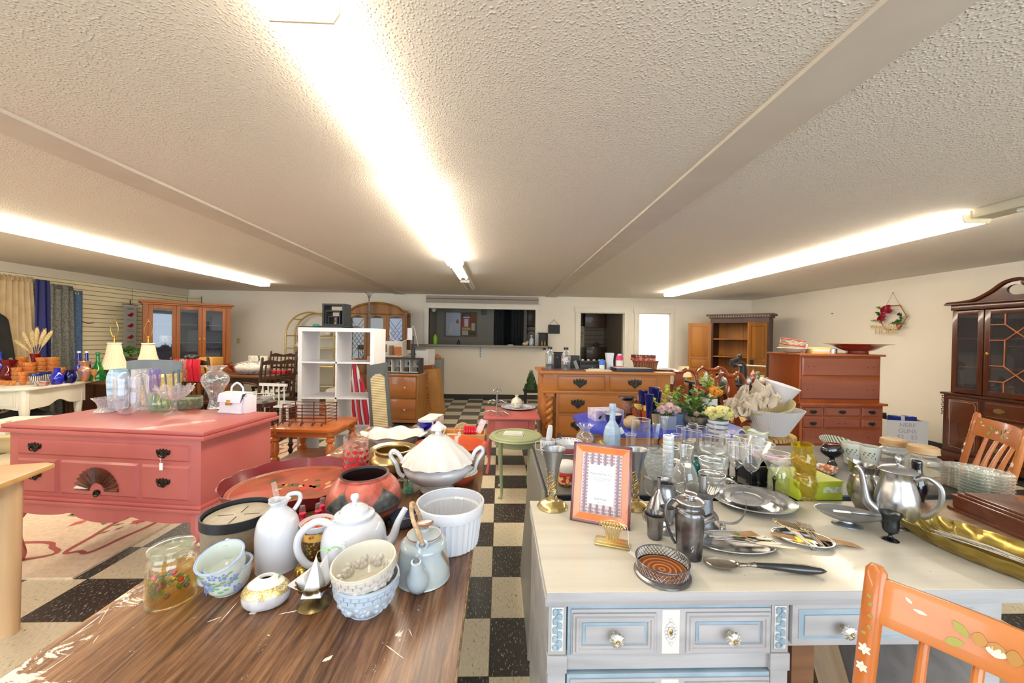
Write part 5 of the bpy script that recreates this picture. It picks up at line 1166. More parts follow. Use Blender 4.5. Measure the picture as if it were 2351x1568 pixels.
# tiered glass candle holder
p,r,h=K(1634,1120,66,104)
t=T('glass_dessert_dishes','tall tower of three stacked footed glass dishes','dishes',p)
for k in range(3):
    z=h*.33*k; P('dish',MB().lathe(hollow(sp([(0,z),(r*.55,z+.001),(r*.55,z+.004),(r*.16,z+h*.05),(r*.16,z+h*.11),(r*.8,z+h*.15),(r*.98,z+h*.2),(r,z+h*.32)],4),.002),36),GM,t)
# carafe, milk glass, crystal bowl
gl('carafe','clear ribbed glass carafe with flared neck left of the glass tower','carafe',1572,1128,60,106,[(0,0),(.8,0),(1,.08),(1.0,.35),(.7,.58),(.45,.68),(.46,.8),(.62,1)],GT,48,lambda a,rr,z,r,h: (rr*(1+.02*cos(18*a)*(1 if z<h*.6 else 0)),z))
q=MB()
p,r,h=K(1533,1092,27,94)
for k in range(9): q.lathe([(r*.95,h*k/9),(r,h*(k+.15)/9),(r,h*(k+.85)/9),(r*.95,h*(k+1)/9)],28)
q.lathe([(r*.95,h),(r*.8,h),(r*.8,h*.6),(0,h*.6)],28)
S1('milk_glass_vase','white ringed milk-glass cylinder vase','vase',q,M('d9dde2',.2,coat=.4),p)
gl('crystal_bowl','cut crystal bowl with fluted sides beside the white cylinder vase','bowl',1505,1096,70,62,[(0,0),(.5,0),(.55,.04),(.75,.4),(1,1)],glass('fafcfc',.3,cut=70),64,lambda a,rr,z,r,h: (rr*(1+.03*(1 if cos(16*a)>0 else-1)),z),smooth=20)
gl('cylinder_vase','tall plain clear cylinder vase in front of the blue table','vase',1470,1045,46,84,CYL)
gl('bud_vase','small clear glass with rolled rim left of the cylinder vase','glass',1447,1042,27,46,[(0,0),(.75,0),(.75,.6),(.85,.9),(1,1)])
gl('square_vase','leaning narrow square clear vase right of the cylinder vase','vase',1502,1050,24,78,[(0,0),(.7,0),(.75,.5),(1,1)],GT,4,rot=(0,R(4),R(20)))
gl('flute_vase','slim trumpet-shaped clear vase before the potted roses','vase',1525,1020,20,64,[(0,0),(.9,0),(.2,.08),(.35,.4),(.6,.75),(1,1)],GT)
# tumblers, rows
rg=random.Random(11); k=0
tum=[(1552,1062,26,66),(1575,1050,26,66),(1598,1052,27,64),(1580,1072,27,60),(1610,1040,26,62),(1632,1030,25,56),(1650,1040,27,62),(1662,1058,28,62),(1562,1038,24,60),(1590,1032,24,60),(1620,1058,27,60),(1545,1080,27,52),(1676,1030,24,42),(1640,1052,26,50)]
lab=['behind the carafe','second behind the carafe','left of the glass tower','between carafe and tower','behind the glass tower, left','behind the glass tower, farthest','behind the glass tower, right','just right of the glass tower','in the back row at left','in the back row second from left','directly behind the glass tower','right against the milk-glass vase','back row at right by the striped planter','behind the tower beside the tulip goblets']
for (px,py,w,h),lb in zip(tum,lab):
    p,r,hh=K(px,py,w,h); t=T('tumbler','clear straight drinking glass '+lb,'glass',p,0,'clear drinking glasses')
    P('glass_wall',rim(MB().lathe(hollow([(a*r,b*hh) for a,b in TUM],.0018),28),r-.0009,hh,n=28),[G,RM],t); P('thick_base',MB().lathe([(0,0),(r*.78,0),(r*.8,hh*.1),(0,hh*.1)],28),GM,t)  # rim() adds the painted highlight ring
for px,py,w,h,lb in ((1700,1066,50,66,'wide clear wine glass behind the black stems'),(1655,1112,40,66,'short clear wine glass right of the glass tower'),(1745,1060,44,60,'clear wine glass near the white green-rimmed pitcher')):
    stem('wine_glass',lb,px,py,w,h,'wine',False,'clear wine glasses',GT)
# wine bottle and teal tin
gl('teal_bottle','small teal and black bottle behind the carafe','bottle',1597,1092,20,46,[(0,0),(1,0),(1,.6),(.4,.8),(.4,1)],M('0f5e5a',.2,coat=.5))
# light blue bottle
p,r,h=K(1405,1030,42,104)
t=T('blue_bottle','pale blue moulded glass bottle with octagonal body','bottle',p)
P('body',MB().lathe(sp([(0,0),(r*.95,0),(r,h*.05),(r,h*.34)],3)+sp([(r*.98,h*.36),(r*.8,h*.5),(r*.38,h*.62),(r*.34,h*.68),(r*.30,h*.88),(r*.38,h*.89),(r*.38,h*1.0),(0,h*1.0)],3),8),M('a4bcd8',.25,coat=.3,c2='b2c8e0',s=30,amt=(.4,.6),bs=60.,bump=.6),t,smooth=20)
P('price_tag',MB().box(-.012,.012,-.001,0,-.02,.02),TAGW,t,(r*.95,-r*.3,h*.42),rot=(0,R(-30),0))
# ruffled vase, rimmed bowl, crock etc
gl('ruffled_vase','round clear glass vase with ruffled rim','vase',1342,1034,42,60,[(0,0),(.65,0),(.55,.1),(.4,.18),(.95,.42),(.9,.6),(.5,.78),(.75,.92),(1.0,1)],GT,60,lambda a,rr,z,r,h: (rr*(1+(.12*cos(7*a) if z>h*.85 else 0)),z))
p,r,h=K(1304,1040,66,28)
q=MB(); pr=[(a*r,b*h) for a,b in sp([(0,0),(.45,0),(.5,.1),(.85,.6),(1,1)],4)]; hb=hollow(pr,.002)
q.lathe(hb,36); q.m(1)
for j in range(26): a=2*PI*j/26; q.ball((r*.93*cos(a),r*.93*sin(a),h*.93),.0035,6,(1,1,.6))
q.m(2).lathe([(r*.52,h*.08),(r*.87,h*.6),(r*.875,h*.62),(r*.54,h*.10)],36)
S1('rimmed_bowl','white bowl with blue dotted rim and pink underside','bowl',q,[M('dcdfe6',.2,coat=.4),M('3c4a86',.3),M('cc6a70',.3)],p)
p,r,h=K(1257,1042,36,34)
t=T('blue_check_crock','white handled crock with cobalt checks','crock',p,VA(p))
P('pot',MB().lathe(hollow([(0,0),(r*.8,0),(r*.98,h*.3),(r,h*.9),(r*.95,h)],.002),32),M('dadbe2',.2,coat=.4),t)
q=MB()
for a in (-2.3,-1.75,-1.2,-.65):
    for z in (.62,.36): q.add([((r*1.004)*cos(a+da),(r*1.004)*sin(a+da),h*(z+dz)) for da,dz in ((0,0),(.42,0),(.42,.2),(0,.2))],[(0,1,2,3)])
P('check_band',q,M('22328c',.3),t,kind='stuff')
for sx in (-1,1): P('handle',ring_handle([(sx*r*.95,0,h*.8),(sx*r*1.5,0,h*.8),(sx*r*1.5,0,h*.3),(sx*r*.9,0,h*.25)],.003,6),M('c9c4a4',.3),t)
S1('folded_napkin','white folded cloth standing in the blue-checked crock','napkin',MB().tube(sp([(0,0,.01),(.004,0,h*.9),(.010,0,h*1.5),(.014,0,h*1.95)],4),[v[0] for v in sp([(.012,),(.014,),(.016,),(.011,)],4)],10,flat=.7),M('dcdcdf',.8),p)
gl('amber_votive','small brownish glass behind the blue-checked crock','glass',1283,1030,15,34,TUM,glass('d8c2a0',.1))
p=at(1300,1112,KT)
t=T('fruit_box','bowl-shaped box printed with orange and red fruit','box',p)
P('box',MB().lathe(hollow([(0,0),(.028,0),(.042,.014),(.046,.05),(.044,.062)],.002),28).m(1).lathe([(.0455,.050),(.0475,.052),(.0475,.063),(.045,.064)],28),[M('e8a23a',.4,c2='c22f1c',c3='f2d9a0',mode='vor',s=70,amt=(.2,.6)),M('c9443a',.4)],t)
P('white_wrap',MB().lathe(sp([(.044,.062),(.047,.085),(.040,.098),(.02,.104),(0,.105)],3),28),M('dedcd6',.6),t)
p=at(1263,1070,KT); t=T('patterned_vase','small cream vase painted with fruit at the table corner','vase',(p.x+.0,p.y,KT))
P('body',MB().lathe(hollow(sp([(0,0),(.02,0),(.024,.02),(.018,.05),(.028,.075),(.036,.085)],4),.002),28),M('e0dbc0',.3,c2='a7b84a',c3='e6a04a',mode='vor',s=80,amt=(.3,.7)),t)
S1('bread_shape','tan carved wooden piece beside the pale blue bottle','ornament',MB().grid(lambda u,v: (-.05+.1*u,-.02+.04*v,.012+.035*sin(PI*min(1,u*.9+.12))*sin(PI*(.15+.7*v))),12,6,.01),M('c9a46a',.6,c2='8a6638',s=70,amt=(.45,.6)),at(1374,1036,KT),bevel=0)
S1('gold_egg','small yellow-green painted egg ornament left of the blue bottle','ornament',MB().ball((0,0,.03),.024,16,(1,1,1.25)),M('c9bd72',.3,c2='5f6a3c',s=60,amt=(.45,.6)),at(1381,1034,KT))
# white pitcher with green rim
p,r,h=K(1735,1044,46,54)
t=T('green_rim_pitcher','white pitcher with wavy green rim before the striped chair seat','pitcher',p,VA(p))
P('body',MB().lathe(hollow(sp([(0,0),(r*.85,0),(r*.95,h*.1),(r*.85,h*.45),(r*.8,h*.7),(r*1.05,h)],4),.002),36,fn=lambda a,rr,z: (rr*(1+(.3*max(0,cos(a))**4 if z>h*.85 else 0)),z+(.06*h*cos(3*a) if z>h*.9 else 0))),M('dde0e2',.2,coat=.4),t)
P('rim_trim',MB().tube([((r*1.04*(1+.3*max(0,cos(a))**4))*cos(a),(r*1.04*(1+.3*max(0,cos(a))**4))*sin(a),h+.06*h*cos(3*a)) for a in [2*PI*k/40 for k in range(40)]],.0026,6,True),M('9cb878',.3),t)
P('handle',ring_handle([(-r*.9,0,h*.85),(-r*1.5,0,h*1.02),(-r*1.9,0,h*.85),(-r*1.55,0,h*.4),(-r*.95,0,h*.2)],.0038,8),M('c2d2a0',.3),t)
S1('pink_tissue','crumpled pink and lilac tissue below the white pitcher','tissue',MB().lathe([(0,0),(.05,0),(.058,.012),(.03,.03),(0,.034)],18,fn=lambda a,rr,z: (rr*(1+.15*sin(5*a)+.1*sin(11*a)),z*(1+.3*sin(7*a)))),M('e2b3bc',.7,c2='c9b8dc',s=25,amt=(.4,.6)),at(1755,1052,KT),smooth=50)
S1('printed_napkins','red and white printed paper napkins behind the martini glass','napkins',MB().box(-.1,.1,-.06,.06,0,.012),M('d9d3cf',.7,c2='c2474a',s=32,amt=(.5,.62)),at(1800,1058,KT),R(5))
# speckled glass dish
p,r,h=K(1893,1090,74,30)
gl('confetti_dish','clear glass dish speckled with bright confetti colours on lime box','dish',1893,1086,66,16,[(0,0),(.6,0),(.9,.5),(1,1)],M('b9cdb9',.2,c2='c9743a',c3='e4e9e6',mode='vor',s=60,amt=(.15,.55)),40)
# black and red oval vase
p,r,h=K(1910,1066,68,46)
t=T('black_red_bowl','glossy black footed oval vase lined in red','vase',p)
BK_=M('0c0d14',.08,coat=.9)
P('foot',MB().lathe(sp([(0,0),(r*.42,0),(r*.4,.004),(r*.2,h*.25),(r*.25,h*.4)],3)+[(0,h*.4)],28),BK_,t)
P('bowl',MB().lathe(sp([(0,h*.36),(r*.5,h*.4),(r*.98,h*.62),(r*1.0,h*.8),(r*.8,h*1.0),(r*.62,h*1.06)],4)+[(0,h*1.06)],40,ey=.6).m(1).tube([(r*.68*cos(a),r*.41*sin(a),h*1.065) for a in [2*PI*k/40 for k in range(40)]],.0018,6,True),[BK_,M('b3121c',.2,coat=.5)],t)
gl('striped_plate','cream plate with green striped border behind the holly mugs','plate',1922,1034,100,22,[(0,0),(.5,0),(.65,.4),(1,1)],M('d9dccb',.25,c2='66755a',mode='stripe',s=22,amt=(.35,.65),coat=.3),rot=(R(12),0,0))
# holly mugs
def holly(label,px,py,w,h,hang):
    p,r,h=K(px,py,w,h); t=T('holly_mug',label,'mug',p,VA(p),'mugs with holly sprigs')
    P('mug_body',MB().lathe(hollow([(0,0),(r*.66,0),(r*.7,.003),(r*.8,h*.35),(r,h*.92),(r*.98,h)],.0025),36),M('d6d8cf',.15,coat=.4),t)
    q=MB()
    for k in range(9):
        a=-PI/2-.55+.14*k; z=h*(.62+.12*sin(k*2.1)); rr=r*(.8+.2*z/h)
        T0=q.T; q.T=T0 @ Matrix.Rotation(a,4,'Z') @ Matrix.Translation((rr*1.002,0,z)) @ Matrix.Rotation(k*1.3,4,'X')
        if k % 3==2: q.m(1).ball((0,0,0),.0022,6,(.3,1,1)).ball((0,.004,.002),.002,6,(.3,1,1))
        else: q.m(0).ball((0,0,0),.006,6,(.1,.45,1))
        q.T=T0
    P('holly_print',q,[M('2f6b3a',.3),M('7a1a3a',.3)],t,kind='stuff')
    if hang is not None:
        c,s_=cos(hang),sin(hang)
        P('handle',ring_handle([(r*.9*c,r*.9*s_,h*.8),(r*1.4*c,r*1.4*s_,h*.85),(r*1.5*c,r*1.5*s_,h*.5),(r*1.05*c,r*1.05*s_,h*.25),(r*.78*c,r*.78*s_,h*.25)],.004,8),M('d6d8cf',.15,coat=.4),t)
holly('white mug with holly sprig and handle at left, nearer of two',1996,1072,58,50,PI*1.1)
holly('white mug with holly sprig, half hidden behind the nearer holly mug',1955,1064,54,50,PI*.5)
# jars with wooden lids
def woodjar(label,px,py,w,h):
    p,r,h=K(px,py,w,h); t=T('wood_lid_jar',label,'jar',p,0,'glass canisters with wooden lids')
    P('jar',MB().lathe(hollow(sp([(0,0),(r*.9,0),(r,h*.06),(r,h*.55),(r*.92,h*.68),(r*.7,h*.74),(r*.72,h*.82)],4),.003),40),GT,t)
    P('wooden_lid',MB().lathe(sp([(0,h*.80),(r*.82,h*.80),(r*.86,h*.86),(r*.85,h*.94),(r*.75,h),(0,h*1.01)],3),40),M('cfae80',.5,c2='b98f5e',mode='wood',s=14,st=(1,.15,1),amt=(.3,.7)),t)
woodjar('clear glass canister with round wooden lid, nearer the stacked plates',2118,1104,96,84)
woodjar('clear glass canister with round wooden lid behind the nearer canister',2050,1080,82,76)
S1('orange_slice','flat orange paper coaster lying between canister and glass plates','coaster',MB().cyl((0,0,0),.03,.003,24),M('d98a50',.6),at(2165,1104,KT))
# dark blue-black jug
p,r,h=K(2103,1150,58,96)
q=MB().lathe(sp([(0,0),(r*.6,0),(r*.95,h*.2),(r,h*.4),(r*.75,h*.62),(r*.5,h*.76),(r*.5,h*.98),(r*.42,h*1.0),(r*.38,h*.9),(0,h*.5)],4),36)
S1('black_vase','glossy midnight-blue vase behind the pewter teapot handle','vase',q,M('070a1c',.06,coat=1.),p)
# stacked glass plates: each plate its own thing
PLM=glass('f6fbf9',.6,cut=90)
def gplate(r):
    q=MB(); n=56
    pr=hollow([(0,0),(r*.62,0),(r*.7,.004),(r*.97,.011),(r,.012)],.0022)
    q.lathe(pr,n,fn=lambda a,rr,z: (rr/ max(.92,cos(((a+PI/8) % (PI/4))-PI/8))*(.955)+(.0018*cos(28*a) if rr>r*.9 else 0),z))
    return q
pm=None
for s_,(px,py,n,lb) in enumerate(((2262,1150,10,'in the front stack'),(2215,1122,8,'in the back stack'))):
    p=at(px,py,KT)
    nth=['bottom','second from bottom','third from bottom','fourth from bottom','fifth from bottom','sixth from bottom','seventh from bottom','eighth from bottom','ninth from bottom','topmost']
    for k in range(n):
        l_='clear octagonal glass plate, %s %s' % (nth[k] if k<n-1 else 'topmost',lb)
        if pm is None:
            pm=S1('glass_plate',l_,'plate',gplate(.078),PLM,(p.x,p.y,KT),0,'stacked octagonal glass plates')
        else: dup(pm,(p.x+rnd.uniform(-.001,.001),p.y,KT+.0125*k),rnd.uniform(-.04,.04),l_)
# ================================================================ left side of the room
# ---- white French side table with coloured glass
t=T('white_side_table','white painted French side table with scalloped apron, covered in coloured glass','table',(-5.23,4.36,0),R(8))
WP=M('ddd9cc',.4,c2='cfcaba',s=5,amt=(.3,.7)); WL=M('9a958a',.5)
P('tabletop',MB().prism([(-1.22,0),(-.12,0),(-.02,.06),(0,.15),(0,.80),(-1.22,.80)],.72,.75,'z'),WP,t,bevel=.008)
def swag(x0,x1,zt,zb,d,n=1):
    pts=[(x0,zt),(x1,zt)]
    for k in range(25):
        u=1-k/24; pts.append((x0+(x1-x0)*u,zb+d*sin(PI*u*n)**2*(.6+.4*cos(4*PI*u))))
    return pts
q=MB()
q.prism(swag(-1.18,-.10,.72,.50,.04,3),.04,.06,'y'); q.prism(swag(.10,.76,.72,.50,.07),-.06,-.04,'x')
P('apron',q,WP,t)
for k,(a,b_) in enumerate(((-.50,-.12),(-1.0,-.55))):
    d=P('drawer',MB().box(a,b_,.028,.04,.54,.695).m(1).box(a+.012,b_-.012,.026,.028,.552,.556).box(a+.012,b_-.012,.026,.028,.68,.684).box(a+.012,a+.016,.026,.028,.552,.684).box(b_-.016,b_-.012,.026,.028,.552,.684),[WP,WL],t,bevel=.002)
    bail(d,(a+b_)/2,.028,.63,.10,M('bdbbb4',.4,.3))
for x,y in ((-.09,.09),(-1.13,.09),(-.09,.72),(-1.13,.72)):
    pts=sp([(x,y,.72),(x+(.01 if x>-.5 else-.01),y-.01,.5),(x,y,.25),(x,y,0)],5)
    P('leg',MB().tube(pts,[v[0] for v in sp([(.05,),(.042,),(.026,),(.02,)],5)],10),WP,t)
RM=glass('ffffff',0,milky=.55)
GC={'amber': glass('ffd884',.5,cut=60),'blue': glass('1c2cc8',.18),'cob': glass('10188a',.25),'red': glass('d02038',.5),'green': glass('40d060',.4),'pale': glass('cfe6d0',.4),'clear': glass('f6fafa',.1),'lil': glass('e8e0f6',.12)}
def gz(name,label,cat,px,py,w,h,prof,mat,z=.75,seg=28,fn=None,group=None,rot=None,t_=.0025):
    p,r,hh=B(px,py,z,w,h); pr=[(a*r,b*hh) for a,b in sp(prof,4)]
    return S1(name,label,cat,MB().lathe(hollow(pr,t_),seg,fn=(lambda a,rr,zz: fn(a,rr,zz,r,hh)) if fn else None),mat,p,0,group,rot)
BOWL=[(0,0),(.45,0),(.55,.08),(.85,.5),(1,1)]
gz('red_vase','ruby red glass vase with pinched waist and flared square rim','vase',20,874,44,46,[(0,0),(.7,0),(1,.3),(.65,.7),(.75,.8),(1,1)],GC['red'])
gz('blue_jug','blue glass jug at the left picture edge','jug',-3,868,40,58,[(0,0),(.9,0),(1,.35),(.5,.7),(.35,.8),(.4,1)],M('3a4ed0',.15,coat=.5))
for i,(px,py) in enumerate(((4,884),(17,885),(31,885))):
    gz('amber_cup',['small amber glass cup at the left picture edge','small amber glass cup, middle of three at the table front','small amber glass cup, right of three at the table front'][i],'cup',px,py,15,11,BOWL,GC['amber'],group='small amber cups')
stacks=[(52,884,22,8,3,'front stack beside the striped bowls'),(38,877,26,9,3,'middle stack behind the front cups'),(66,875,34,9,4,'stack behind the striped bowls'),(122,872,30,9,5,'stack before the beige curtain'),(96,873,30,9,5,'stack left of the curtain-side stack'),(50,872,30,9,5,'back stack behind the flared red vase'),(140,873,24,8,3,'low stack behind the cobalt jar')]
ordn=['lowest','second','third','fourth','top']
for (px,py,w,h,n,lb) in stacks:
    p,r,hh=B(px,py,.75,w,h*1.6); first=None
    for k in range(n):
        l_='amber glass bowl, %s of the %s' % (ordn[k] if k<n-1 else 'top',lb)
        if first is None: first=S1('amber_bowl',l_,'bowl',MB().lathe(hollow([(a*r,b*hh) for a,b in sp(BOWL,3)],.0025),24,fn=lambda a,rr,z: (rr*(1+.03*cos(12*a)),z)),GC['amber'],p,0,'stacked amber bowls')
        else: dup(first,(p.x,p.y,.75+hh*.62*k),.3*k,l_)
for i,(px,py,w,h) in enumerate(((82,883,34,25),(104,879,30,25))):
    p,r,hh=B(px,py,.75,w,h); t=T('striped_bowl',['black and white ribbed bowl at the table front','black and white ribbed bowl just behind its twin'][i],'bowl',p,0,'black and white ribbed bowls')
    q=MB().lathe(hollow([(a*r,b*hh) for a,b in sp(BOWL,4)],.002),40); q.mi=[(k//40 // 1) and ((k % 40) % 2) if (k//40)<14 else 0 for k in range(len(q.f))]
    P('bowl',q,[M('14161a',.15,coat=.5),M('d6d2cc',.3)],t); P('rim_band',MB().lathe([(r*.98,hh*.8),(r*1.02,hh*.8),(r*1.02,hh),(r*.98,hh)],40),M('1b2c6a',.2,coat=.5),t)
gz('red_dish','shallow clear dish edged in red at the front of the white table','dish',99,886,38,10,[(0,0),(.5,0),(.8,.5),(1,1)],M('8c3038',.2,c2='c9a8a2',s=30,amt=(.4,.6),coat=.4))
gz('cobalt_jar','round cobalt blue glass jar with straight neck','jar',131,882,32,36,[(0,0),(.7,0),(1,.25),(.95,.5),(.55,.72),(.5,.75),(.52,1)],M('1320a8',.08,coat=.7))
gz('blue_bowl','translucent blue round bowl right of the cobalt jar','bowl',160,879,32,26,[(0,0),(.6,0),(1,.35),(1,.65),(.8,1)],GC['blue'])
gz('iridescent_vase','lilac and amber lustre vase left of the green decanter','vase',194,875,34,44,[(0,0),(.5,0),(.9,.4),(.9,.6),(.6,.75),(.95,1)],M('a08098',.12,.3,c2='c8862c',s=14,amt=(.4,.6),coat=.6))
gz('green_decanter','bright green glass decanter with long neck','decanter',225,873,42,62,[(0,0),(.9,0),(1,.06),(.9,.3),(.45,.52),(.25,.68),(.22,.92),(.3,.94),(.28,1)],GC['green'],seg=10)
gz('brown_goblet','small brown glass goblet at the right corner of the white table','goblet',216,875,14,26,[(0,0),(.7,0),(.2,.1),(.25,.4),(.9,.6),(1,1)],GC['amber'])
for i,(px,py) in enumerate(((181,871),(199,871))):
    p,r,hh=B(px,py,.75,19,62); t=T('cobalt_bottle',['cobalt glass bottle with white cap, left of the pair','cobalt glass bottle with white cap behind the green decanter'][i],'bottle',p,0,'tall cobalt bottles')
    P('bottle',MB().lathe(sp([(0,0),(r,0),(r,hh*.5),(r*.45,hh*.66),(r*.4,hh*.95)],4),20),M('121b86',.08,coat=.7),t); P('cap',MB().cyl((0,0,hh*.95),r*.48,hh*.06,16),M('d8dad8',.4),t)
gz('blue_saucers','low blue glass dish behind the pale green teapot','dish',162,872,24,8,BOWL,GC['cob'])
gz('pale_teapot','pale green glass covered dish behind the blue bowl','dish',176,873,34,20,[(0,0),(.8,0),(1,.4),(.9,.7),(.4,.9),(0,1)],M('b9cdb8',.15,coat=.5))
gz('yellow_dish','small yellow glass dish left of the pale green covered dish','dish',150,873,20,8,BOWL,glass('e0c838',.15))
# pampas vase
p,r,hh=B(82,872,.75,26,58)
t=T('ruby_trumpet_vase','ruby glass cup on olive stem holding pampas plumes','vase',p)
P('stem',MB().lathe(sp([(0,0),(r*.6,0),(r*.3,.01),(r*.28,hh*.4),(r*.35,hh*.55)],3)+[(0,hh*.55)],16),M('5a4a2c',.3),t)
P('cup',MB().lathe(hollow(sp([(0,hh*.52),(r*.55,hh*.53),(r*.9,hh*.85),(r*1.1,hh)],4),.003),24),GC['red'],t)
PLU=M('e0cda0',.9,c2='c9a86c',s=60,amt=(.4,.6)); rg=random.Random(2)
plumes=[(-.24,.24,'far left, drooping'),(-.15,.34,'second from left'),(-.05,.36,'left of centre'),(.04,.40,'tallest, at the centre'),(.13,.38,'right of centre'),(.20,.36,'far right')]
for k,(dx,dz,lb) in enumerate(plumes):
    q=MB(); b0=V((0,0,hh*.8)); e=V((dx,-.02+.01*(k % 3),hh*.8+dz)); m_=(b0+e)/2+V((0,0,.02))
    ctr=sp([tuple(b0),tuple(m_),tuple(e)],8); n=len(ctr)
    q.tube(ctr,[.002+(.020*sin(PI*min(1,max(0,(i/n-.35)/.65)))**.7 if i/n>.35 else 0) for i in range(n)],8)
    for i in range(70):
        u=.4+.6*rg.random(); c=V(ctr[min(n-1,int(u*n))]); rr=.026*sin(PI*min(1,(u-.33)/.67))**.6+.004; a=rg.random()*6.28; d=V((cos(a)*rr,sin(a)*rr,.02))
        q.tube([tuple(c),tuple(c+d)],.0014,3)
    S1('pampas_plume','cream dried pampas plume, '+lb,'dried grass',q,PLU,p,0,'pampas plumes in the ruby vase')
# ---- wall hangings at the left
def curtain(name,label,y0,y1,z0,z1,x,mat,waves,amp=.035,flare=0,cat='curtain',ph=0):
    f=lambda u,v: (x+amp*sin(2*PI*waves*u+ph+.6*sin(3*v))*(.4+.6*(1-v))+.02*(1-v),(y0+(y1-y0)*u)+(u-.5)*flare*(1-v)**1.3,z0+(z1-z0)*v)
    t=T(name,label,cat,(0,0,0)); P('panel',MB().grid(f,60,14,.004),mat,t,smooth=80); return t
t=curtain('beige_curtain','gathered beige curtain hanging on the slat wall',5.33,5.72,.25,2.13,-6.76,M('c9b38e',.8,c2='bba27a',s=8,amt=(.3,.7)),6,.03,.22)
P('gathered_header',MB().grid(lambda u,v: (-6.75+.02*sin(50*u),5.33+.39*u,2.08+.07*v+.01*sin(40*u)),40,3,.01),M('b59f75',.85),t)
curtain('navy_curtain','royal blue curtain between the beige and grey ones',5.73,5.91,.3,2.14,-6.74,M('1a2070',.6,c2='141a58',s=6,amt=(.3,.7)),2,.03,.12)
t=curtain('grey_damask_curtain','grey damask curtain with metal grommets',5.90,6.20,.1,2.10,-6.72,M('7b7a70',.7,c2='5d5d56',s=55,amt=(.45,.55)),3,.035,.05)
for y in (5.97,6.14): P('grommet',MB().tube([(-6.675,y+.022*cos(a),2.05+.022*sin(a)) for a in [2*PI*k/14 for k in range(14)]],.006,6,True),M('55504a',.3,.8),t)
t=curtain('denim_curtain','denim-blue curtain at the right end of the hanging row',6.19,6.36,.3,2.04,-6.74,M('4d6684',.8,c2='3f5670',s=40,amt=(.4,.6)),1.5,.025)
P('grommet',MB().tube([(-6.70,6.24+.022*cos(a),1.99+.022*sin(a)) for a in [2*PI*k/14 for k in range(14)]],.006,6,True),M('c8c8c4',.3,.8),t)
t=T('black_coat','black coat hanging at the left picture edge','coat',(-6.72,5.12,0))
f=lambda u,v: (.05*sin(PI*u)+.05*sin(13*u+2*v)*(1.1-v),(u-.5)*(.86-.34*v-(.34*max(0,v-.86)/.14)),.3+1.5*v-.10*abs(2*u-1)*(v>.8)*(v-.8)*5)
P('coat_body',MB().grid(f,30,24,.05),M('20201e',.8,c2='2b2a27',s=8,amt=(.3,.7)),t,smooth=80)
P('collar',MB().tube([(0,-.12,1.79),(.06,0,1.77),(0,.12,1.8)],.028,8),M('181818',.8),t)
P('label_patch',MB().box(.10,.104,.22,.26,.98,1.02),M('8e8a7c',.6),t)
S1('dark_cloth','black fabric piled on the wooden crate under the white table','cloth',MB().grid(lambda u,v: (-.35+.7*u,-.2+.4*v,.30+.22*sin(PI*v)*sin(PI*min(1,u+.1))+.03*sin(14*u+5*v)),24,12,.03),M('1d1c1c',.85),(-5.55,4.68,.0),smooth=80)
# crate and small metal stool under the table
t=T('wooden_crate','pale wooden crate on the floor under the white table','crate',(-5.35,4.72,0),R(8))
CRT=wood('d9c49a','c2a873','x',10,.6,0)
P('crate',MB().box(-.45,.3,-.2,.2,.0,.27).box(-.46,.31,-.21,.21,.27,.29),CRT,t,bevel=.003)
t=T('metal_side_table','low black metal table with light top at the left edge','table',(-4.6,3.75,0),R(10))
P('top',MB().box(-.35,.3,-.15,.2,.41,.43),M('d9c08a',.5),t,bevel=.002); P('under_box',MB().box(-.08,.06,-.14,.1,.431,.56).box(.065,.25,-.1,.1,.431,.56),M('cfcabb',.6),t,bevel=.003)
for x,y in ((-.33,-.13),(.28,-.13),(-.33,.18),(.28,.18)): P('leg',MB().tube([(x,y,.41),(x*1.1,y,0)],.008,8),M('2a2c30',.4,.7),t)
# sign and cards on the slats
t=T('red_sign','red sign board with white script letters at the top left edge','sign',(XL+.055,5.20,2.02))
P('board',MB().box(0,.012,-.16,.06,0,.11),M('c01a22',.5),t); text('lettering','el',.11,M('f0f0f0',.5),t,(.013,.0,.05),(R(90),0,R(90)),.001,shear=.25)
t=T('calendar_card','white wall card with red and black columns below the red sign','card',(XL+.055,5.27,1.82))
q=MB().box(0,.008,-.2,.07,0,.19)
q.m(1).box(.008,.0095,-.2,.07,.004,.008).box(.008,.0095,.02,.024,0,.19).box(.008,.0095,-.035,-.031,0,.19)
for k in range(5): q.m(2).box(.008,.0095,-.018,.008,.02+.035*k,.04+.035*k)
P('card',q,[M('e6e2da',.6),M('2c2c2c',.6),M('b8323a',.6)],t)
S1('hanging_card','small printed card hanging from a slat-wall hook','card',MB().box(0,.006,-.045,.05,0,.30).m(1).box(.006,.0075,-.025,.025,.11,.17),[M('dccfb4',.6),M('c98a6a',.6,c2='8fa06a',s=60,amt=(.45,.55))],(XL+.07,6.36,1.22))
S1('wall_hook','bent black metal hook on the slat wall beside the small card','hook',MB().tube([(0,0,.04),(.04,0,.03),(.10,.02,.0),(.2,.02,.01)],.006,6),M('3a2c20',.5),(XL+.055,6.42,1.52))
t=T('bird_banner','narrow white fabric banner with red cardinals on the slat wall','banner',(XL+.075,7.24,1.12))
P('cloth',MB().box(0,.004,-.12,.12,0,.77),M('c9c5b8',.8),t)
P('rod',MB().tube([(.004,-.15,.775),(.004,.15,.775)],.006,6).tube([(.004,0,.78),(.0,0,.86)],.008,6),M('2a2420',.5),t)
for k,z in enumerate((.17,.38,.58)):
    P('cardinal',MB().prism([(-.07,z),(-.02,z+.02),(.03,z+.055),(.05,z+.03),(.07,z+.03),(.05,z),(.02,z-.03),(-.03,z-.02)],.005,.007,'x'),M('a01c28',.6),t)
q=MB()
for z in (.07,.10,.28,.31,.49,.68,.70): q.box(.0045,.006,-.06+.01*sin(z*50),.06,z,z+.006)
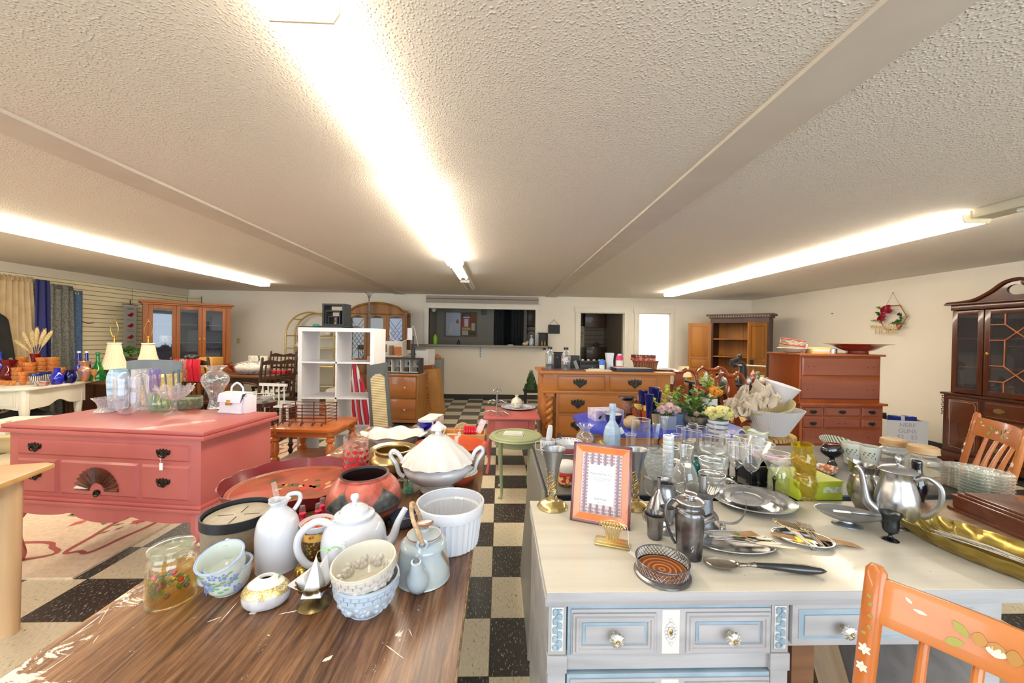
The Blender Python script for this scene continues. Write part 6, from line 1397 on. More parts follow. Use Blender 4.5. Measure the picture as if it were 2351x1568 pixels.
P('printed_verse',q,M('6f6a64',.6),t,kind='stuff')
# ---- corner hutch
t=T('corner_hutch','oak three-door glazed hutch standing across the left corner','cabinet',(-6.15,6.75,0),R(43.7))
OK1=wood('a85c1c','7c420f','z',9,.5,.0); OKX=wood('ad6422','874a14','x',9,.5,.0)
HW=1.23; D_=.38
P('base',MB().box(0,HW,0,D_+.06,0,.80).box(-.03,HW+.03,-.03,D_+.06,.80,.83),OK1,t,bevel=.004)
P('side_panel',MB().box(0,.07,0,D_,.83,1.88),OK1,t); P('side_panel',MB().box(HW-.07,HW,0,D_,.83,1.88),OK1,t)
P('back_panel',MB().box(.07,HW-.07,D_-.015,D_,.83,1.88),M('3c3a3c',.5),t)
P('cornice',MB().box(-.02,HW+.02,-.02,D_,1.88,1.91).box(-.05,HW+.05,-.05,D_,1.91,1.95),OKX,t,bevel=.008)
for z in (1.20,1.53): P('shelf',MB().box(.07,HW-.07,.03,D_-.02,z,z+.012),M('6e6a60',.3),t)
for k in range(3):
    a=.07+k*(HW-.14)/3; b_=a+(HW-.14)/3-.005
    q=MB().box(a,a+.055,-.015,.008,.84,1.875).box(b_-.055,b_,-.015,.008,.84,1.875).box(a+.055,b_-.055,-.015,.008,.84,.90).box(a+.055,b_-.055,-.015,.008,1.81,1.875)
    d=P('door',q,OK1,t,bevel=.003); P('glass_pane',MB().box(a+.055,b_-.055,-.004,-.001,.90,1.81),glass('e8f0fa',.06),d)
    if k: knob(d,(b_-.03) if k==1 else a+.03,-.015,1.28,.012,BRASS)
hz=lambda x,y,z: Matrix.Rotation(R(43.7),4,'Z') @ V((x,y,z))+V((-6.15,6.75,0))
t2=T('spotted_teacup','cream cup with tan spots on the hutch shelf','cup',hz(.28,.16,1.212))
P('cup',MB().lathe(hollow(sp([(0,0),(.05,0),(.07,.03),(.075,.12)],4),.004),28),M('e3d6a8',.3,c2='b58a4a',s=30,amt=(.5,.62)),t2); P('handle',ring_handle([(.07,0,.1),(.12,0,.1),(.12,0,.04),(.06,0,.02)],.006),M('e3d6a8',.3),t2)
S1('dark_scroll_clock','dark carved mantel clock inside the hutch','clock',MB().prism([(-.14,0),(.14,0),(.14,.03),(.1,.05),(.1,.25),(.15,.29),(.08,.31),(.03,.37),(-.03,.37),(-.08,.31),(-.15,.29),(-.1,.25),(-.1,.05),(-.14,.03)],-.04,.04,'y').m(1).lathe([(0,0),(.001,0)],8),[M('262a33',.4),M('262a33',.4)],hz(.26,.24,1.545-.33),R(43.7),bevel=.004)
for k in range(5): S1('cut_glass_bowl',['small glass bowl in the left bay of the hutch','glass bowl in the middle bay of the hutch, left','glass bowl in the middle bay of the hutch, right','glass bowl in the right bay of the hutch, left','glass bowl in the right bay of the hutch, right'][k],'bowl',MB().lathe(hollow(sp([(0,0),(.04,0),(.08,.05),(.09,.08)],3),.003),24),M('b9bcc0',.2),hz([.15,.5,.7,.86,1.06][k],.18,.832),group='glass bowls in the hutch')
# ---- plates stack by hutch, plant, lamps and side table
t=T('side_table','brown side table carrying two cream lamps','table',(-5.05,5.34,0))
P('top',MB().box(-.65,.62,-.2,.2,.70,.73),wood('6b4024','4e2c17'),t,bevel=.004)
for x,y in ((-.6,-.16),(.57,-.16),(-.6,.16),(.57,.16)): P('leg',MB().tube([(x,y,.70),(x,y,0)],.022,8),wood('6b4024','4e2c17','z'),t)
SHD=M('e2d9bd',.8,c2='d4c9a6',mode='stripe',s=9,amt=(.3,.7))
def harp_lamp(label,x,y,turn):
    t=T('table_lamp',label,'lamp',(x,y,.73),turn,'cream pleated lamps with bare harps',sc=(.74,.74,1.0))
    P('base',MB().lathe(sp([(0,0),(.07,0),(.075,.02),(.03,.05),(.03,.2),(0,.21)],4),20),M('c9bf9c',.4),t)
    q=MB().lathe([(.19,.16),(.165,.22),(.115,.36),(.088,.50),(.086,.50),(.113,.36),(.163,.22),(.187,.16)],72,fn=lambda a,r,z: (r*(1+.02*cos(36*a)),z))
    sh=P('lamp_shade',q,M('ddd3b4',.85),t); P('shade_rim',MB().tube([(.088*cos(a),.088*sin(a),.505) for a in [2*PI*k/24 for k in range(24)]],.012,6,True),M('e2dac2',.8),sh)
    P('socket',MB().lathe([(0,.48),(.016,.48),(.018,.53),(.012,.58),(.02,.59),(.02,.61),(0,.61)],14),BRASS,t)
    P('harp',MB().tube(sp([(.01,0,.57),(.045,0,.62),(.07,0,.70),(.03,0,.79),(0,0,.81),(-.03,0,.79),(-.07,0,.70),(-.045,0,.62),(-.01,0,.57)],4),.004,6).tube([(0,0,.81),(0,0,.84)],.004,6),BRASS,t)
harp_lamp('cream pleated table lamp with bare brass harp, left of the potted plant',-5.23,5.33,0)
harp_lamp('cream pleated table lamp with bare brass harp, right of the potted plant',-4.80,5.35,R(80))
def leafball(name,label,loc,rx,rz_,n,mats,seed=1,l=.05,potmb=None,potmat=None,cat='plant'):
    t=T(name,label,cat,loc); rg=random.Random(seed); q=MB()
    for k in range(n):
        th=rg.random()*6.28; ph=rg.uniform(.15,1.5); d=rg.uniform(.55,1); c=V((rx*d*cos(th)*sin(ph),rx*d*sin(th)*sin(ph),rz_*d*cos(ph)*1.0+.02))
        a=V((cos(th),sin(th),rg.uniform(-.5,.8))).normalized()*l*rg.uniform(.6,1.2); s_=a.cross(V((0,0,1))).normalized()*l*.32
        q.m(rg.randrange(len(mats))).add([tuple(c),tuple(c+a*.5+s_+V((0,0,.006))),tuple(c+a),tuple(c+a*.5-s_+V((0,0,.006)))],[(0,1,2,3)])
    P('foliage',q,mats,t,smooth=0)
    if potmb: P('pot',potmb,potmat,t,(0,0,0))
    return t
LG=[M('3f8a34',.5),M('2a6426',.5),M('63aa48',.5)]
leafball('potted_plant','leafy green plant in a small pot seen between the lamps',(-5.86,6.2,.971),.16,.17,130,LG,3,.07,MB().lathe([(0,-.17),(.09,-.17),(.11,0),(0,0)],16),M('9a4f38',.7))
# pottery on a low chest left of the lamps
t=T('low_chest','dark wooden chest with white china on top, behind the green decanter','chest',(-6.2,6.15,0),R(4))
P('body',MB().box(-.35,.45,-.2,.2,0,.78).box(-.38,.48,-.22,.22,.78,.80),wood('5a3520','4a2a18'),t,bevel=.004)
for i,(px,w,h,lb) in enumerate(((240,24,14,'left'),(262,22,14,'right'))):
    p,r,hh=B(px,846,.80,w,h); S1('white_china','round white china dish on the low dark chest, '+lb+' one','dish',MB().lathe(sp([(0,0),(r,hh*.2),(r*1.05,hh*.5),(r*.6,hh*.9),(0,hh)],4),24),M('dddacb',.2,coat=.3),p)
p,r,hh=B(248,838,.80,28,20); S1('cream_tureen','cream handled tureen behind the round china dishes','tureen',MB().lathe(sp([(0,0),(r*.6,0),(r,hh*.5),(r*.9,hh*.8),(r*.2,hh),(0,hh*1.05)],4),24),M('d9d2ba',.25,coat=.3),p)
# ---- bobbin chairs around the dining table
DK=wood('4a2c1c','341d12','z',10,.3,.3)
def bobbin_chair(label,loc,rz,arms=False,cushion=True):
    t=T('bobbin_chair',label,'chair',loc,rz,'dark bobbin-turned dining chairs')
    for x in (-.24,.24):
        q=MB().tube([(x,-.24,0),(x,-.22,.25),(x,-.2,.46),(x,-.24,.75),(x,-.30,1.05),(x,-.305,1.07)],[.018,.02,.022,.019,.017,.008],10); P('back_post',q,DK,t)
        q=MB(); turned(q,x,.22,0,.44,[(0,.02),(.08,.022),(.12,.012),(.3,.022),(.36,.012),(.6,.022),(.66,.014),(.8,.022),(1,.022)],10); P('front_leg',q,DK,t)
    q=MB().prism([(-.24,.96),(.24,.96),(.24,1.0),(.14,1.03),(0,1.0),(-.14,1.03),(-.24,1.0)],-.29,-.27,'y'); P('crest_rail',q,DK,t)
    P('mid_rail',MB().box(-.24,.24,-.255,-.235,.74,.775).box(-.24,.24,-.235,-.215,.52,.55),DK,t)
    for k in range(6):
        x=-.18+.072*k; q=MB()
        turned(q,x,-.245,.775,.965,[(0,.007),(.2,.012),(.5,.006),(.8,.012),(1,.007)],8,lean=(0,-.18)); turned(q,x,-.225,.55,.74,[(0,.007),(.2,.012),(.5,.006),(.8,.012),(1,.007)],8,lean=(0,-.1)); P('spindle',q,DK,t)
    P('seat',MB().box(-.26,.26,-.22,.26,.42,.455),DK,t,bevel=.006)
    P('stretcher',MB().tube([(-.24,.22,.15),(.24,.22,.15)],.012,8).tube([(-.24,-.22,.18),(-.24,.22,.18)],.012,8).tube([(.24,-.22,.18),(.24,.22,.18)],.012,8),DK,t)
    if arms:
        for x in (-.27,.27):
            P('arm',MB().tube(sp([(x,-.22,.68),(x,.05,.69),(x,.22,.67)],4),.018,8,flat=.6).tube([(x,.18,.45),(x,.18,.67)],.014,8),DK,t)
    if cushion:
        P('seat_cushion',MB().lathe(sp([(0,.455),(.22,.455),(.255,.48),(.25,.525),(.2,.54),(0,.545)],3),32,fn=lambda a,r,z: (r*(1+.07*cos(4*a+PI)),z)),M('b9c9a0',.8,c2='9fb4b8',c3='d0cba4',mode='stripe',s=3.2,amt=(.2,.8)),t)
    return t
bobbin_chair('dark bobbin chair with its back to us, red scarves over its crest',(-4.17,5.55,0),0,cushion=False)
bobbin_chair('dark bobbin armchair with striped green cushion at the right of the dining table',(-3.42,5.75,0),R(58),True)
bobbin_chair('dark bobbin chair on the far side of the dining table',(-4.15,7.15,0),R(180))
bobbin_chair('dark bobbin chair behind the blue-grey windsor chair',(-5.36,6.0,0),R(14),cushion=False)
t=T('dining_table','dark wooden dining table with clipped corners and turned legs','table',(-4.35,6.35,0),R(-4))
P('tabletop',MB().prism([(-.85,-.3),(-.7,-.42),(.75,-.42),(.9,-.28),(.9,.38),(-.85,.38)],.715,.75,'z'),wood('6e4220','4d2b14','x',8),t,bevel=.008)
P('apron',MB().box(-.75,.8,-.34,.32,.62,.715),DK,t)
for x,y in ((-.7,-.28),(.75,-.28),(-.7,.28),(.75,.28)):
    q=MB(); turned(q,x,y,0,.62,[(0,.035),(.1,.04),(.15,.02),(.4,.05),(.6,.05),(.8,.022),(.85,.04),(1,.04)],12); P('leg',q,DK,t)
# on the table
q=MB(); rg=random.Random(9); q.ball((0,0,.10),.1,20,(2.6,1.6,.85))
for k in range(900):
    a,b_=rg.random()*6.28,rg.uniform(-1.2,1.5); n_=V((cos(a)*cos(b_)*.26,sin(a)*cos(b_)*.16,sin(b_)*.085)); o_=V((0,0,.10)); d=V((n_.x*3.5,n_.y*5,n_.z*10+.2)).normalized()*.035+V((rg.uniform(-.02,.02),rg.uniform(-.02,.02),0))
    q.m(1 if rg.random()<.35 else 0).add([tuple(o_+n_+V((.004,0,0))),tuple(o_+n_-V((.004,0,0))),tuple(o_+n_+d)],[(0,1,2)])
S1('fur_cushion','shaggy white and grey fur cushion on the dining table','cushion',q,[M('e3dfd6',.9),M('8f8a80',.9)],(-3.95,6.2,.75),smooth=0)
p,r,hh=B(547,852,.75,46,14); gz('amber_fluted_bowl','amber fluted glass bowl on the dark dining table','bowl',547,853,46,14,[(0,0),(.4,0),(.6,.2),(1,1)],glass('e07818',.2),fn=lambda a,rr,z,r,h: (rr*(1+.05*cos(14*a)),z))
S1('white_pillow','white patterned square pillow standing on the dining table','pillow',MB().grid(lambda u,v: (-.17+.34*u,-.0-.05*sin(PI*u)*sin(PI*v),.01+.26*v),10,10,.06),M('d6d2c4',.8,c2='b9b4a4',s=26,amt=(.45,.6)),(-4.12,6.62,.75),R(-4),bevel=0)
S1('iron_candle_stand','small black wrought-iron stand beside the white pillow','candle stand',MB().tube([(0,0,0),(0,0,.28)],.008,6).tube([(.012*cos(k),.012*sin(k),.28*k/24) for k in range(25)],.004,5).tube([(-.03,0,.27),(-.015,0,.285),(0,0,.25),(.015,0,.285),(.03,0,.27)],.004,5),M('3c3a36',.6),(-3.98,6.42,.75))
S1('red_folded_cloth','red folded cloth at the right end of the dining table','cloth',MB().box(-.13,.13,-.08,.08,0,.05),M('b81e34',.8),(-3.6,6.35,.75),bevel=.012)
S1('green_leaf_dish','small green dish behind the amber bowl','dish',MB().lathe(hollow(sp([(0,0),(.03,0),(.055,.05)],3),.004),16),M('5d7a2a',.4),(-4.32,6.5,.75))
# scarves and hat over the first chair
t=T('red_scarves','red and patterned scarves draped over the near dining chair back','scarves',(-4.17,5.55,0))
for x,w_,m_ in ((-.14,.05,M('b32633',.7)),(-.06,.05,M('c9a58a',.8,c2='93443f',s=60,amt=(.4,.6))),(.07,.09,M('c81a36',.6))):
    f=lambda u,v,x=x,w_=w_: (x+(u-.5)*2*w_+.006*sin(9*u),-.30-.02*sin(PI*min(1,v*1.0))-.012*sin(22*u)-(.02 if v<.5 else 0),1.04-.30*abs(v-.0)*1.0)
    P('scarf',MB().grid(f,12,6,.01),m_,t)
t=T('black_hat','black and grey furry hat resting on the scarves','hat',(-4.15,5.26,1.04)); P('hat',MB().ball((0,0,.03),.045,14,(2.2,1.2,.75)),M('1c1a1c',.9,c2='6b6560',s=30,amt=(.5,.62)),t)
# wooden crates behind, cream throw
t=T('pine_crate','light pine drawer box standing on the table behind the windsor chair','box',(-4.72,6.35,.75)); P('box',MB().box(-.13,.13,-.12,.12,0,.25).box(-.09,.09,-.128,-.12,.05,.2),wood('d9a252','c48a3c'),t,bevel=.003)
S1('cream_throw','cream fringed throw over a chair beside the right lamp','throw',MB().grid(lambda u,v: (-.25+.5*u,-.12+.24*v,.18+.04*sin(PI*u*2)+.06*sin(PI*v)-.0),24,8,.16),M('e3d3a0',.9,c2='d4c084',mode='stripe',s=16,amt=(.3,.7)),(-4.24,4.80,.70),bevel=0,smooth=80)
t=T('cane_chair','light wooden slatted chair behind the windsor chair','chair',(-4.24,4.98,0))
P('seat',MB().box(-.24,.24,-.2,.2,.42,.46),wood('d4a55e','c08e48'),t); P('back_panel',MB().box(-.24,.24,-.21,-.18,.5,.90),wood('e0b46c','cf9f55','z'),t)
for x in (-.22,.22): P('leg',MB().tube([(x,.17,0),(x,.17,.42)],.02,8),NW,t); P('back_post',MB().tube([(x,-.195,0),(x,-.195,.9)],.02,8),NW,t)
t=T('white_plates','stack of white oval platters beside the hutch','platters',hz(.08,-.34,.83)); P('platters',MB().lathe(sp([(0,0),(.1,0),(.2,.03),(.2,.04),(.1,.03),(.2,.07),(.1,.05),(0,.05)],3),32,ey=.6),M('dcd6c2',.3),t)
t=T('box_stand','brown cupboard under the white platters beside the hutch','cupboard',hz(.08,-.34,0)); P('cupboard',MB().box(-.22,.22,-.14,.14,0,.825),wood('6b3a20','532c18','z'),t,bevel=.004)
# ---- blue-grey windsor chair
BGR=M('76828c',.45,c2='67737d',s=6,amt=(.3,.7))
t=T('windsor_chair','blue-grey painted windsor chair behind the red chest','chair',(-3.62,4.30,0),R(8),sc=(.84,.84,1.05))
P('crest_rail',MB().grid(lambda u,v: (-.30+.60*u,-.28-.05*sin(PI*u),.915+.145*v-.02*abs(2*u-1)**3*(1 if v>.5 else-.8)),20,4,.022),BGR,t)
for k in range(6): P('spindle',MB().tube([((-.19+.076*k)*.9,-.18,.45),((-.22+.088*k),-.31,.95)],.010,8),BGR,t)
for x in (-.27,.27): P('back_post',MB().tube([(x*.8,-.18,.45),(x,-.29,.96)],[.018,.014],8),BGR,t)
P('seat',MB().prism([(-.22,-.2),(.22,-.2),(.24,.1),(.18,.22),(-.18,.22),(-.24,.1)],.42,.46,'z'),BGR,t,bevel=.01)
for x,y in ((-.18,-.15),(.18,-.15),(-.18,.18),(.18,.18)): P('leg',MB().tube([(x*.8,y,.43),(x*1.15,y*1.1,0)],[.018,.013],8),BGR,t)
t=T('blue_ribbons','blue and teal ribbons hanging from the dark chair beside the left lamp','ribbons',(-5.56,5.68,.93))
for dx,m_ in ((-.06,M('3f86c4',.5)),(.03,M('1f9a92',.5))): P('ribbon',MB().grid(lambda u,v,dx=dx: (dx+.06*u+.03*sin(3*v),.02*sin(5*v),.12-.26*v),4,8,.003),m_,t)
# ---- red chest wares
RT=.845
def rc(*a,**k): return gz(*a,z=RT,**k)
CRY=glass('fcfcfe',.1)
rc('crystal_bowl','low pressed-glass bowl with frilled rim at the left of the red chest','bowl',240,946,56,32,[(0,0),(.95,.0),(.9,.1),(.55,.3),(.7,.7),(1.1,1)],glass('f8f8fa',.5,cut=80),seg=60,fn=lambda a,rr,z,r,h: (rr*(1+.04*cos(16*a)),z))
rc('petal_vase','tall clear glass vase with thick petal ribs on the red chest','vase',292,950,60,78,[(0,.0),(.4,0),(.8,.15),(1,.45),(1,.75),(1.02,1)],CRY,seg=72,fn=lambda a,rr,z,r,h: (rr*(1+.05*abs(sin(5*a))),z+(.05*h*abs(sin(5*a)) if z>h*.9 else 0)))
S1('glass_rod','clear glass swizzle rod leaning in the petal vase','rod',MB().tube([(-.02,-.02,.01),(.075,-.03,.30)],[.004,.006],8),glass('ffffff',.4),at(292,950,RT))
rc('blue_painted_vase','tall blue brush-painted glass vase behind the petal vase','vase',272,938,56,88,[(0,0),(.8,0),(.85,.1),(1,.7),(.9,.88),(.7,1)],M('7fb4d4',.15,c2='3f88bc',c3='c6dcea',s=4,st=(1,1,6),amt=(.3,.7),coat=.5))
rc('crystal_vase','cylindrical cut crystal vase behind the fish bowl','vase',325,938,46,88,CYL,glass('fafafa',.4,cut=70),seg=48,fn=lambda a,rr,z,r,h: (rr*(1+.02*cos(24*a+z*120)),z))
rc('lilac_band_glass','clear glass with lilac painted bands','glass',355,938,30,88,[(0,0),(.7,0),(.3,.06),(.3,.35),(.8,.5),(1,1)],GC['lil'])
rc('fish_bowl','round clear glass bowl with lustre sheen beside the compote','bowl',366,944,52,44,[(0,0),(.7,0),(1,.3),(1,.5),(.75,.85),(.6,1)],glass('e9f6ec',.14))
p,r,hh=B(401,950,RT,92,62)
t=T('pressed_glass_compote','pressed-glass compote on tall foot with scalloped shallow bowl','compote',p)
P('foot',MB().lathe(sp([(0,0),(r*.52,0),(r*.5,.004),(r*.14,hh*.12),(r*.12,hh*.4),(r*.2,hh*.5)],4),32),CRY,t)
P('bowl',MB().lathe(hollow(sp([(0,hh*.48),(r*.3,hh*.5),(r*.7,hh*.7),(r*1.0,hh*1.0)],4),.004),72,fn=lambda a,rr,z: (rr*(1+(.05*cos(18*a) if rr>r*.6 else 0)),z+(.06*hh*cos(9*a) if rr>r*.85 else 0))),glass('f8f8fa',.4,cut=60),t)
S1('green_casserole','clear lidded dish with mossy green contents behind the compote','dish',MB().lathe(hollow([(0,0),(.085,0),(.1,.02),(.1,.09)],.004),32,ey=.7).m(1).lathe([(0,.004),(.08,.004),(.092,.02),(.092,.075),(0,.08)],28,ey=.7),[glass('f0f4e8',.2),M('5d6a20',.5,c2='8a8c2c',c3='2c4412',s=30,amt=(.35,.65))],at(430,938,RT))
rc('hourglass_vase','large clear hourglass vase with twisted ribs left of the white handbag','vase',494,938,64,96,[(0,0),(.5,0),(.55,.04),(.42,.2),(.6,.4),(.95,.6),(1,.7),(.85,.8),(.5,.88),(.55,.93),(.85,1)],glass('fafafa',.12,cut=35),seg=72,fn=lambda a,rr,z,r,h: (rr*(1+.025*cos(12*a+z*22)),z))
for i,(px,py,w,h,lb) in enumerate(((312,938,22,86,'clear tall narrow glass behind the petal vase'),(342,940,24,76,'clear ribbed glass left of the lilac banded one'))): rc('tall_glass',lb,'glass',px,py,w,h,CYL,CRY)
# handbag
t=T('handbag','small structured white leather handbag with gold clasp','handbag',at(536,948,RT)+V((0,.05,0)),R(-14))
WB=M('dcdce6',.4)
P('bag_body',MB().prism([(-.07,0),(.045,0),(.03,.135),(-.055,.135)],-.092,.092,'x').tf((0,0,0)).box(-.094,.094,-.075,-.02,0,.012),WB,t,bevel=.004)
P('front_flap',MB().prism([(-.066,.13),(-.02,.142),(.03,.140),(.03,.134),(-.055,.132),(-.072,.075),(-.078,.075)],-.095,.095,'x'),WB,t,bevel=.002)
P('handle',MB().tube(sp([(-.05,-.01,.138),(-.045,-.01,.175),(0,-.01,.205),(.045,-.01,.175),(.05,-.01,.138)],5),.0075,8,flat=.6),WB,t)
P('clasp',MB().box(-.022,.018,-.081,-.074,.058,.078).box(-.018,.014,-.078,-.072,.082,.092),BRASS,t,bevel=.0015)
P('gusset',MB().box(.092,.112,-.05,.04,.0,.115).box(.096,.106,-.03,.02,.115,.125),WB,t,bevel=.003)
t=T('white_wire_basket','white lattice basket edge behind the handbag','basket',at(585,925,.80)+V((.0,.1,-.004)))
q=MB()
for k in range(14):
    a=-.9+k*.2; q.tube([(.03*cos(a),.03*sin(a),0),(.1*cos(a),.08*sin(a),.06)],.003,5)
q.tube([(.1*cos(a),.08*sin(a),.06) for a in [2*PI*k/24 for k in range(24)]],.004,5,True).tube([(.06*cos(a),.05*sin(a),.03) for a in [2*PI*k/24 for k in range(24)]],.003,5,True)
P('lattice',q,M('dcd9d4',.5),t)
t=T('tall_stool','dark wooden stool carrying the white lattice basket','stool',(at(585,925,.80).x,at(585,925,.80).y+.1,0)); P('seat',MB().cyl((0,0,.76),.12,.035,20),DK,t)
for k in range(3): P('leg',MB().tube([(.08*cos(k*2.1),.08*sin(k*2.1),.76),(.14*cos(k*2.1),.14*sin(k*2.1),0)],.014,8),DK,t)
# ================================================================ middle of the room
# ---- white cube shelf
SW=M('dfdfe2',.45)
t=T('cube_shelf','tall white open cube shelf, two bays wide, in the middle of the room','shelf',(-2.06,3.95,0))
w_,d_,h_=.77,.39,1.47
P('frame',MB().box(0,.04,0,d_,0,h_).box(w_-.04,w_,0,d_,0,h_).box(.04,w_-.04,0,d_,h_-.04,h_).box(.04,w_-.04,0,d_,0,.04),SW,t)
P('divider',MB().box(w_/2-.008,w_/2+.008,.002,d_,.04,h_-.04),SW,t)
for k in (1,2,3): P('shelf_board',MB().box(.04,w_-.04,.002,d_,k*h_/4-.008+.01,k*h_/4+.008+.01),SW,t)
BLK=M('202326',.5)
t=T('nested_frames','nest of three black square shadow boxes on top of the cube shelf','boxes',(-1.76,4.06,h_+.022),R(-4))
for k,(s_,th) in enumerate(((.235,.02),(.165,.014),(.105,.012))):
    x=-.115+.02*k; P('shadow_box',MB().box(x,x+s_,0+.02*k,.16,0,th).box(x,x+s_,0+.02*k,.16,s_-th,s_).box(x,x+th,.02*k,.16,th,s_-th).box(x+s_-th,x+s_,.02*k,.16,th,s_-th),BLK,t)
S1('black_tray','flat black trays lying on top of the cube shelf','tray',MB().box(-.32,.12,-.15,.16,0,.012).box(-.12,.20,-.12,.14,.012,.021),M('26282b',.4),(-1.74,4.10,h_),bevel=.002)
S1('teal_ornament','small teal round ornament on a black tray','ornament',MB().lathe(sp([(0,0),(.03,0),(.035,.012),(.02,.025),(0,.027)],3),16),M('1f8f86',.3),(-1.93,4.05,h_+.0125))
q=MB().tube([(0,0,0),(0,0,.40)],.007,6)
for s_ in (-1,1): q.tube(sp([(0,0,.30),(s_*.02,0,.36),(s_*.028,0,.385),(s_*.04,0,.38),(s_*.034,0,.368)],4),.004,5).tube([(s_*.014*cos(k*.6),.014*sin(k*.6),.2*k/30) for k in range(30)],.003,4)
S1('iron_stand','slim wrought-iron stand with curled top at the right of the cube shelf','stand',q,M('45423c',.6),(-1.38,4.05,h_))
# ---- things glimpsed behind the shelf
S1('rope_cane_chair','white spindle child chair behind the cube shelf','chair',MB(),SW) if 0 else None
t=T('child_chair','small white spindle chair left of the cube shelf','chair',(-2.98,5.35,0),R(-10))
P('seat',MB().box(-.2,.2,-.18,.2,.41,.44),SW,t,bevel=.006); P('crest_rail',MB().box(-.2,.2,-.2,-.17,.70,.735),SW,t)
for k in range(5): P('spindle',MB().tube([(-.15+.075*k,-.17,.44),(-.16+.08*k,-.185,.71)],.010,8),SW,t)
for x,y in ((-.17,-.14),(.17,-.14),(-.17,.16),(.17,.16)): P('leg',MB().tube([(x,y,.42),(x*1.15,y*1.1,0)],[.018,.013],8),SW,t)
t=T('beach_umbrella','folded red, white and navy striped umbrella standing behind the cube shelf','umbrella',(-1.72,5.0,0),0,rot=(0,R(-9),0))
P('pole',MB().tube([(0,0,0),(0,0,1.12)],.012,8),M('b08a5a',.5),t)
P('canopy',MB().lathe(sp([(.01,1.08),(.035,.95),(.075,.7),(.10,.35),(.06,.1),(0,.08)],4),32,fn=lambda a,r,z: (r*(1+.25*cos(8*a)),z)),M('c4243c',.7,c2='e6e4e4',c3='2c3560',mode='stripe',s=4.5,st=(1,.4,0),amt=(.25,.75),interp='CONSTANT'),t)
t=T('white_figurines','white mirrored ornament standing on a low table seen through the shelf','ornament',(-2.25,5.6,0)); P('stand',MB().box(-.2,.2,-.15,.15,0,.62),M('c9c4ba',.5),t); P('ornament',MB().prism([(-.10,.62),(.12,.62),(.06,.80),(.10,1.02),(.02,.94),(-.04,1.04),(-.06,.8)],-.03,.03,'y'),M('d8d2c6',.4),t)
# ---- gold etagere
t=T('gold_etagere','arched gold metal etagere with glass shelves against the back wall','etagere',(-3.98,8.1,0))
GM_=M('d2b666',.35,.6); q=MB()
for y in (0,.36):
    pts=[(-.5,y,0),(-.5,y,1.36)]+[(-.5*cos(a),y,1.36+.5*sin(a)) for a in [PI*k/16 for k in range(1,16)]]+[(.5,y,1.36),(.5,y,0)]
    q.tube(pts,.017,8)
for x,z in ((-.5,1.36),(.5,1.36),(-.35,1.715),(.35,1.715),(0,1.86)): q.tube([(x,0,z),(x,.36,z)],.014,6)
for z in (.3,.72,1.1,1.36):
    for y in (0,.36): q.tube([(-.5,y,z),(.5,y,z)],.011,6)
P('frame',q,GM_,t)
for z in (.3,.72,1.1,1.36): P('glass_shelf',MB().box(-.48,.48,.01,.35,z+.011,z+.018),glass('dfe8e4',.15),t)
for x,z,lb in ((-.3,1.118,'lower visible shelf, left'),(-.25,1.378,'upper visible shelf, left'),(.3,1.378,'upper visible shelf, right')):
    S1('white_ornament','white ceramic ornament on the gold etagere, '+lb,'ornament',MB().lathe(sp([(0,0),(.07,0),(.09,.05),(.05,.1),(.02,.16),(0,.17)],3),20),M('d8d2c4',.3),(-3.98+x,8.28,z),group='ornaments on the gold etagere')
# ---- arched china cabinet
t=T('china_cabinet','carved oak china cabinet with arched top and leaded glass doors','cabinet',(-3.10,7.75,0),R(3))
OKC=wood('98682c','6e461a','z',8,.5,.0); cw=1.2
P('base',MB().box(0,cw,0,.5,0,.82).box(-.03,cw+.03,-.04,.52,.82,.86),OKC,t,bevel=.006)
for k in range(3): P('drawer',MB().box(.05+k*.37,.4+k*.37,-.014,0,.62,.80),OKC,t,bevel=.004); P('base_door',raised(MB(),.05+k*.37,.4+k*.37,.06,.58,0,.014,.03),OKC,t)
P('side_panel',MB().box(0,.05,.05,.44,.86,1.86),OKC,t); P('side_panel',MB().box(cw-.05,cw,.05,.07,.86,1.86).box(cw-.05,cw,.41,.44,.86,1.86),OKC,t)
P('back_panel',MB().box(.05,cw-.05,.42,.44,.86,1.86),M('4a3a28',.6),t)
arch=[(0,1.82),(0,1.88)]+[(cw*u,1.88+.16*sin(PI*min(1,max(0,(u-.08)/.84)))**.55) for u in [k/24 for k in range(1,24)]]+[(cw,1.88),(cw,1.82)]
P('arched_top',MB().prism(arch,.03,.44,'y'),OKC,t); P('cornice',MB().tube([(-.03,.02,1.87)]+[(x,.02,z+.015) for x,z in arch[2:-2]]+[(cw+.03,.02,1.87)],.022,8),OKC,t)
for k in range(3):
    a=.03+k*.38; b_=a+.375; q=MB().box(a,a+.06,.03,.05,.87,1.84).box(b_-.06,b_,.03,.05,.87,1.84).box(a+.06,b_-.06,.03,.05,.87,.93).prism([(a+.06,1.84)]+[(a+.06+(b_-a-.12)*u,1.80-.06*abs(2*u-1)**2) for u in [j/8 for j in range(9)]]+[(b_-.06,1.84)],.03,.05,'y')
    d=P('glass_door',q,OKC,t); P('glass_pane',MB().box(a+.06,b_-.06,.038,.041,.93,1.80),glass('d8dcf0' if k==2 else 'cfcabc',.25),d)
    if k != 1:
        q=MB()
        for j in range(-6,14): 
            for s_ in (-1,1):
                z0=.95+j*.11 if s_>0 else .95+(j+2)*.11; pts=[(a+.06,z0),(b_-.06,z0+s_*.36)]
                if min(z0,z0+s_*.36)>.9 and max(z0,z0+s_*.36)<1.81: q.tube([(pts[0][0],.035,pts[0][1]),(pts[1][0],.035,pts[1][1])],.003,4)
        P('lattice',q,M('3c3524',.5),d)
for k,z in enumerate((1.15,1.5)): P('shelf',MB().box(.05,cw-.05,.08,.41,z,z+.012),M('8a7a5c',.4),t)
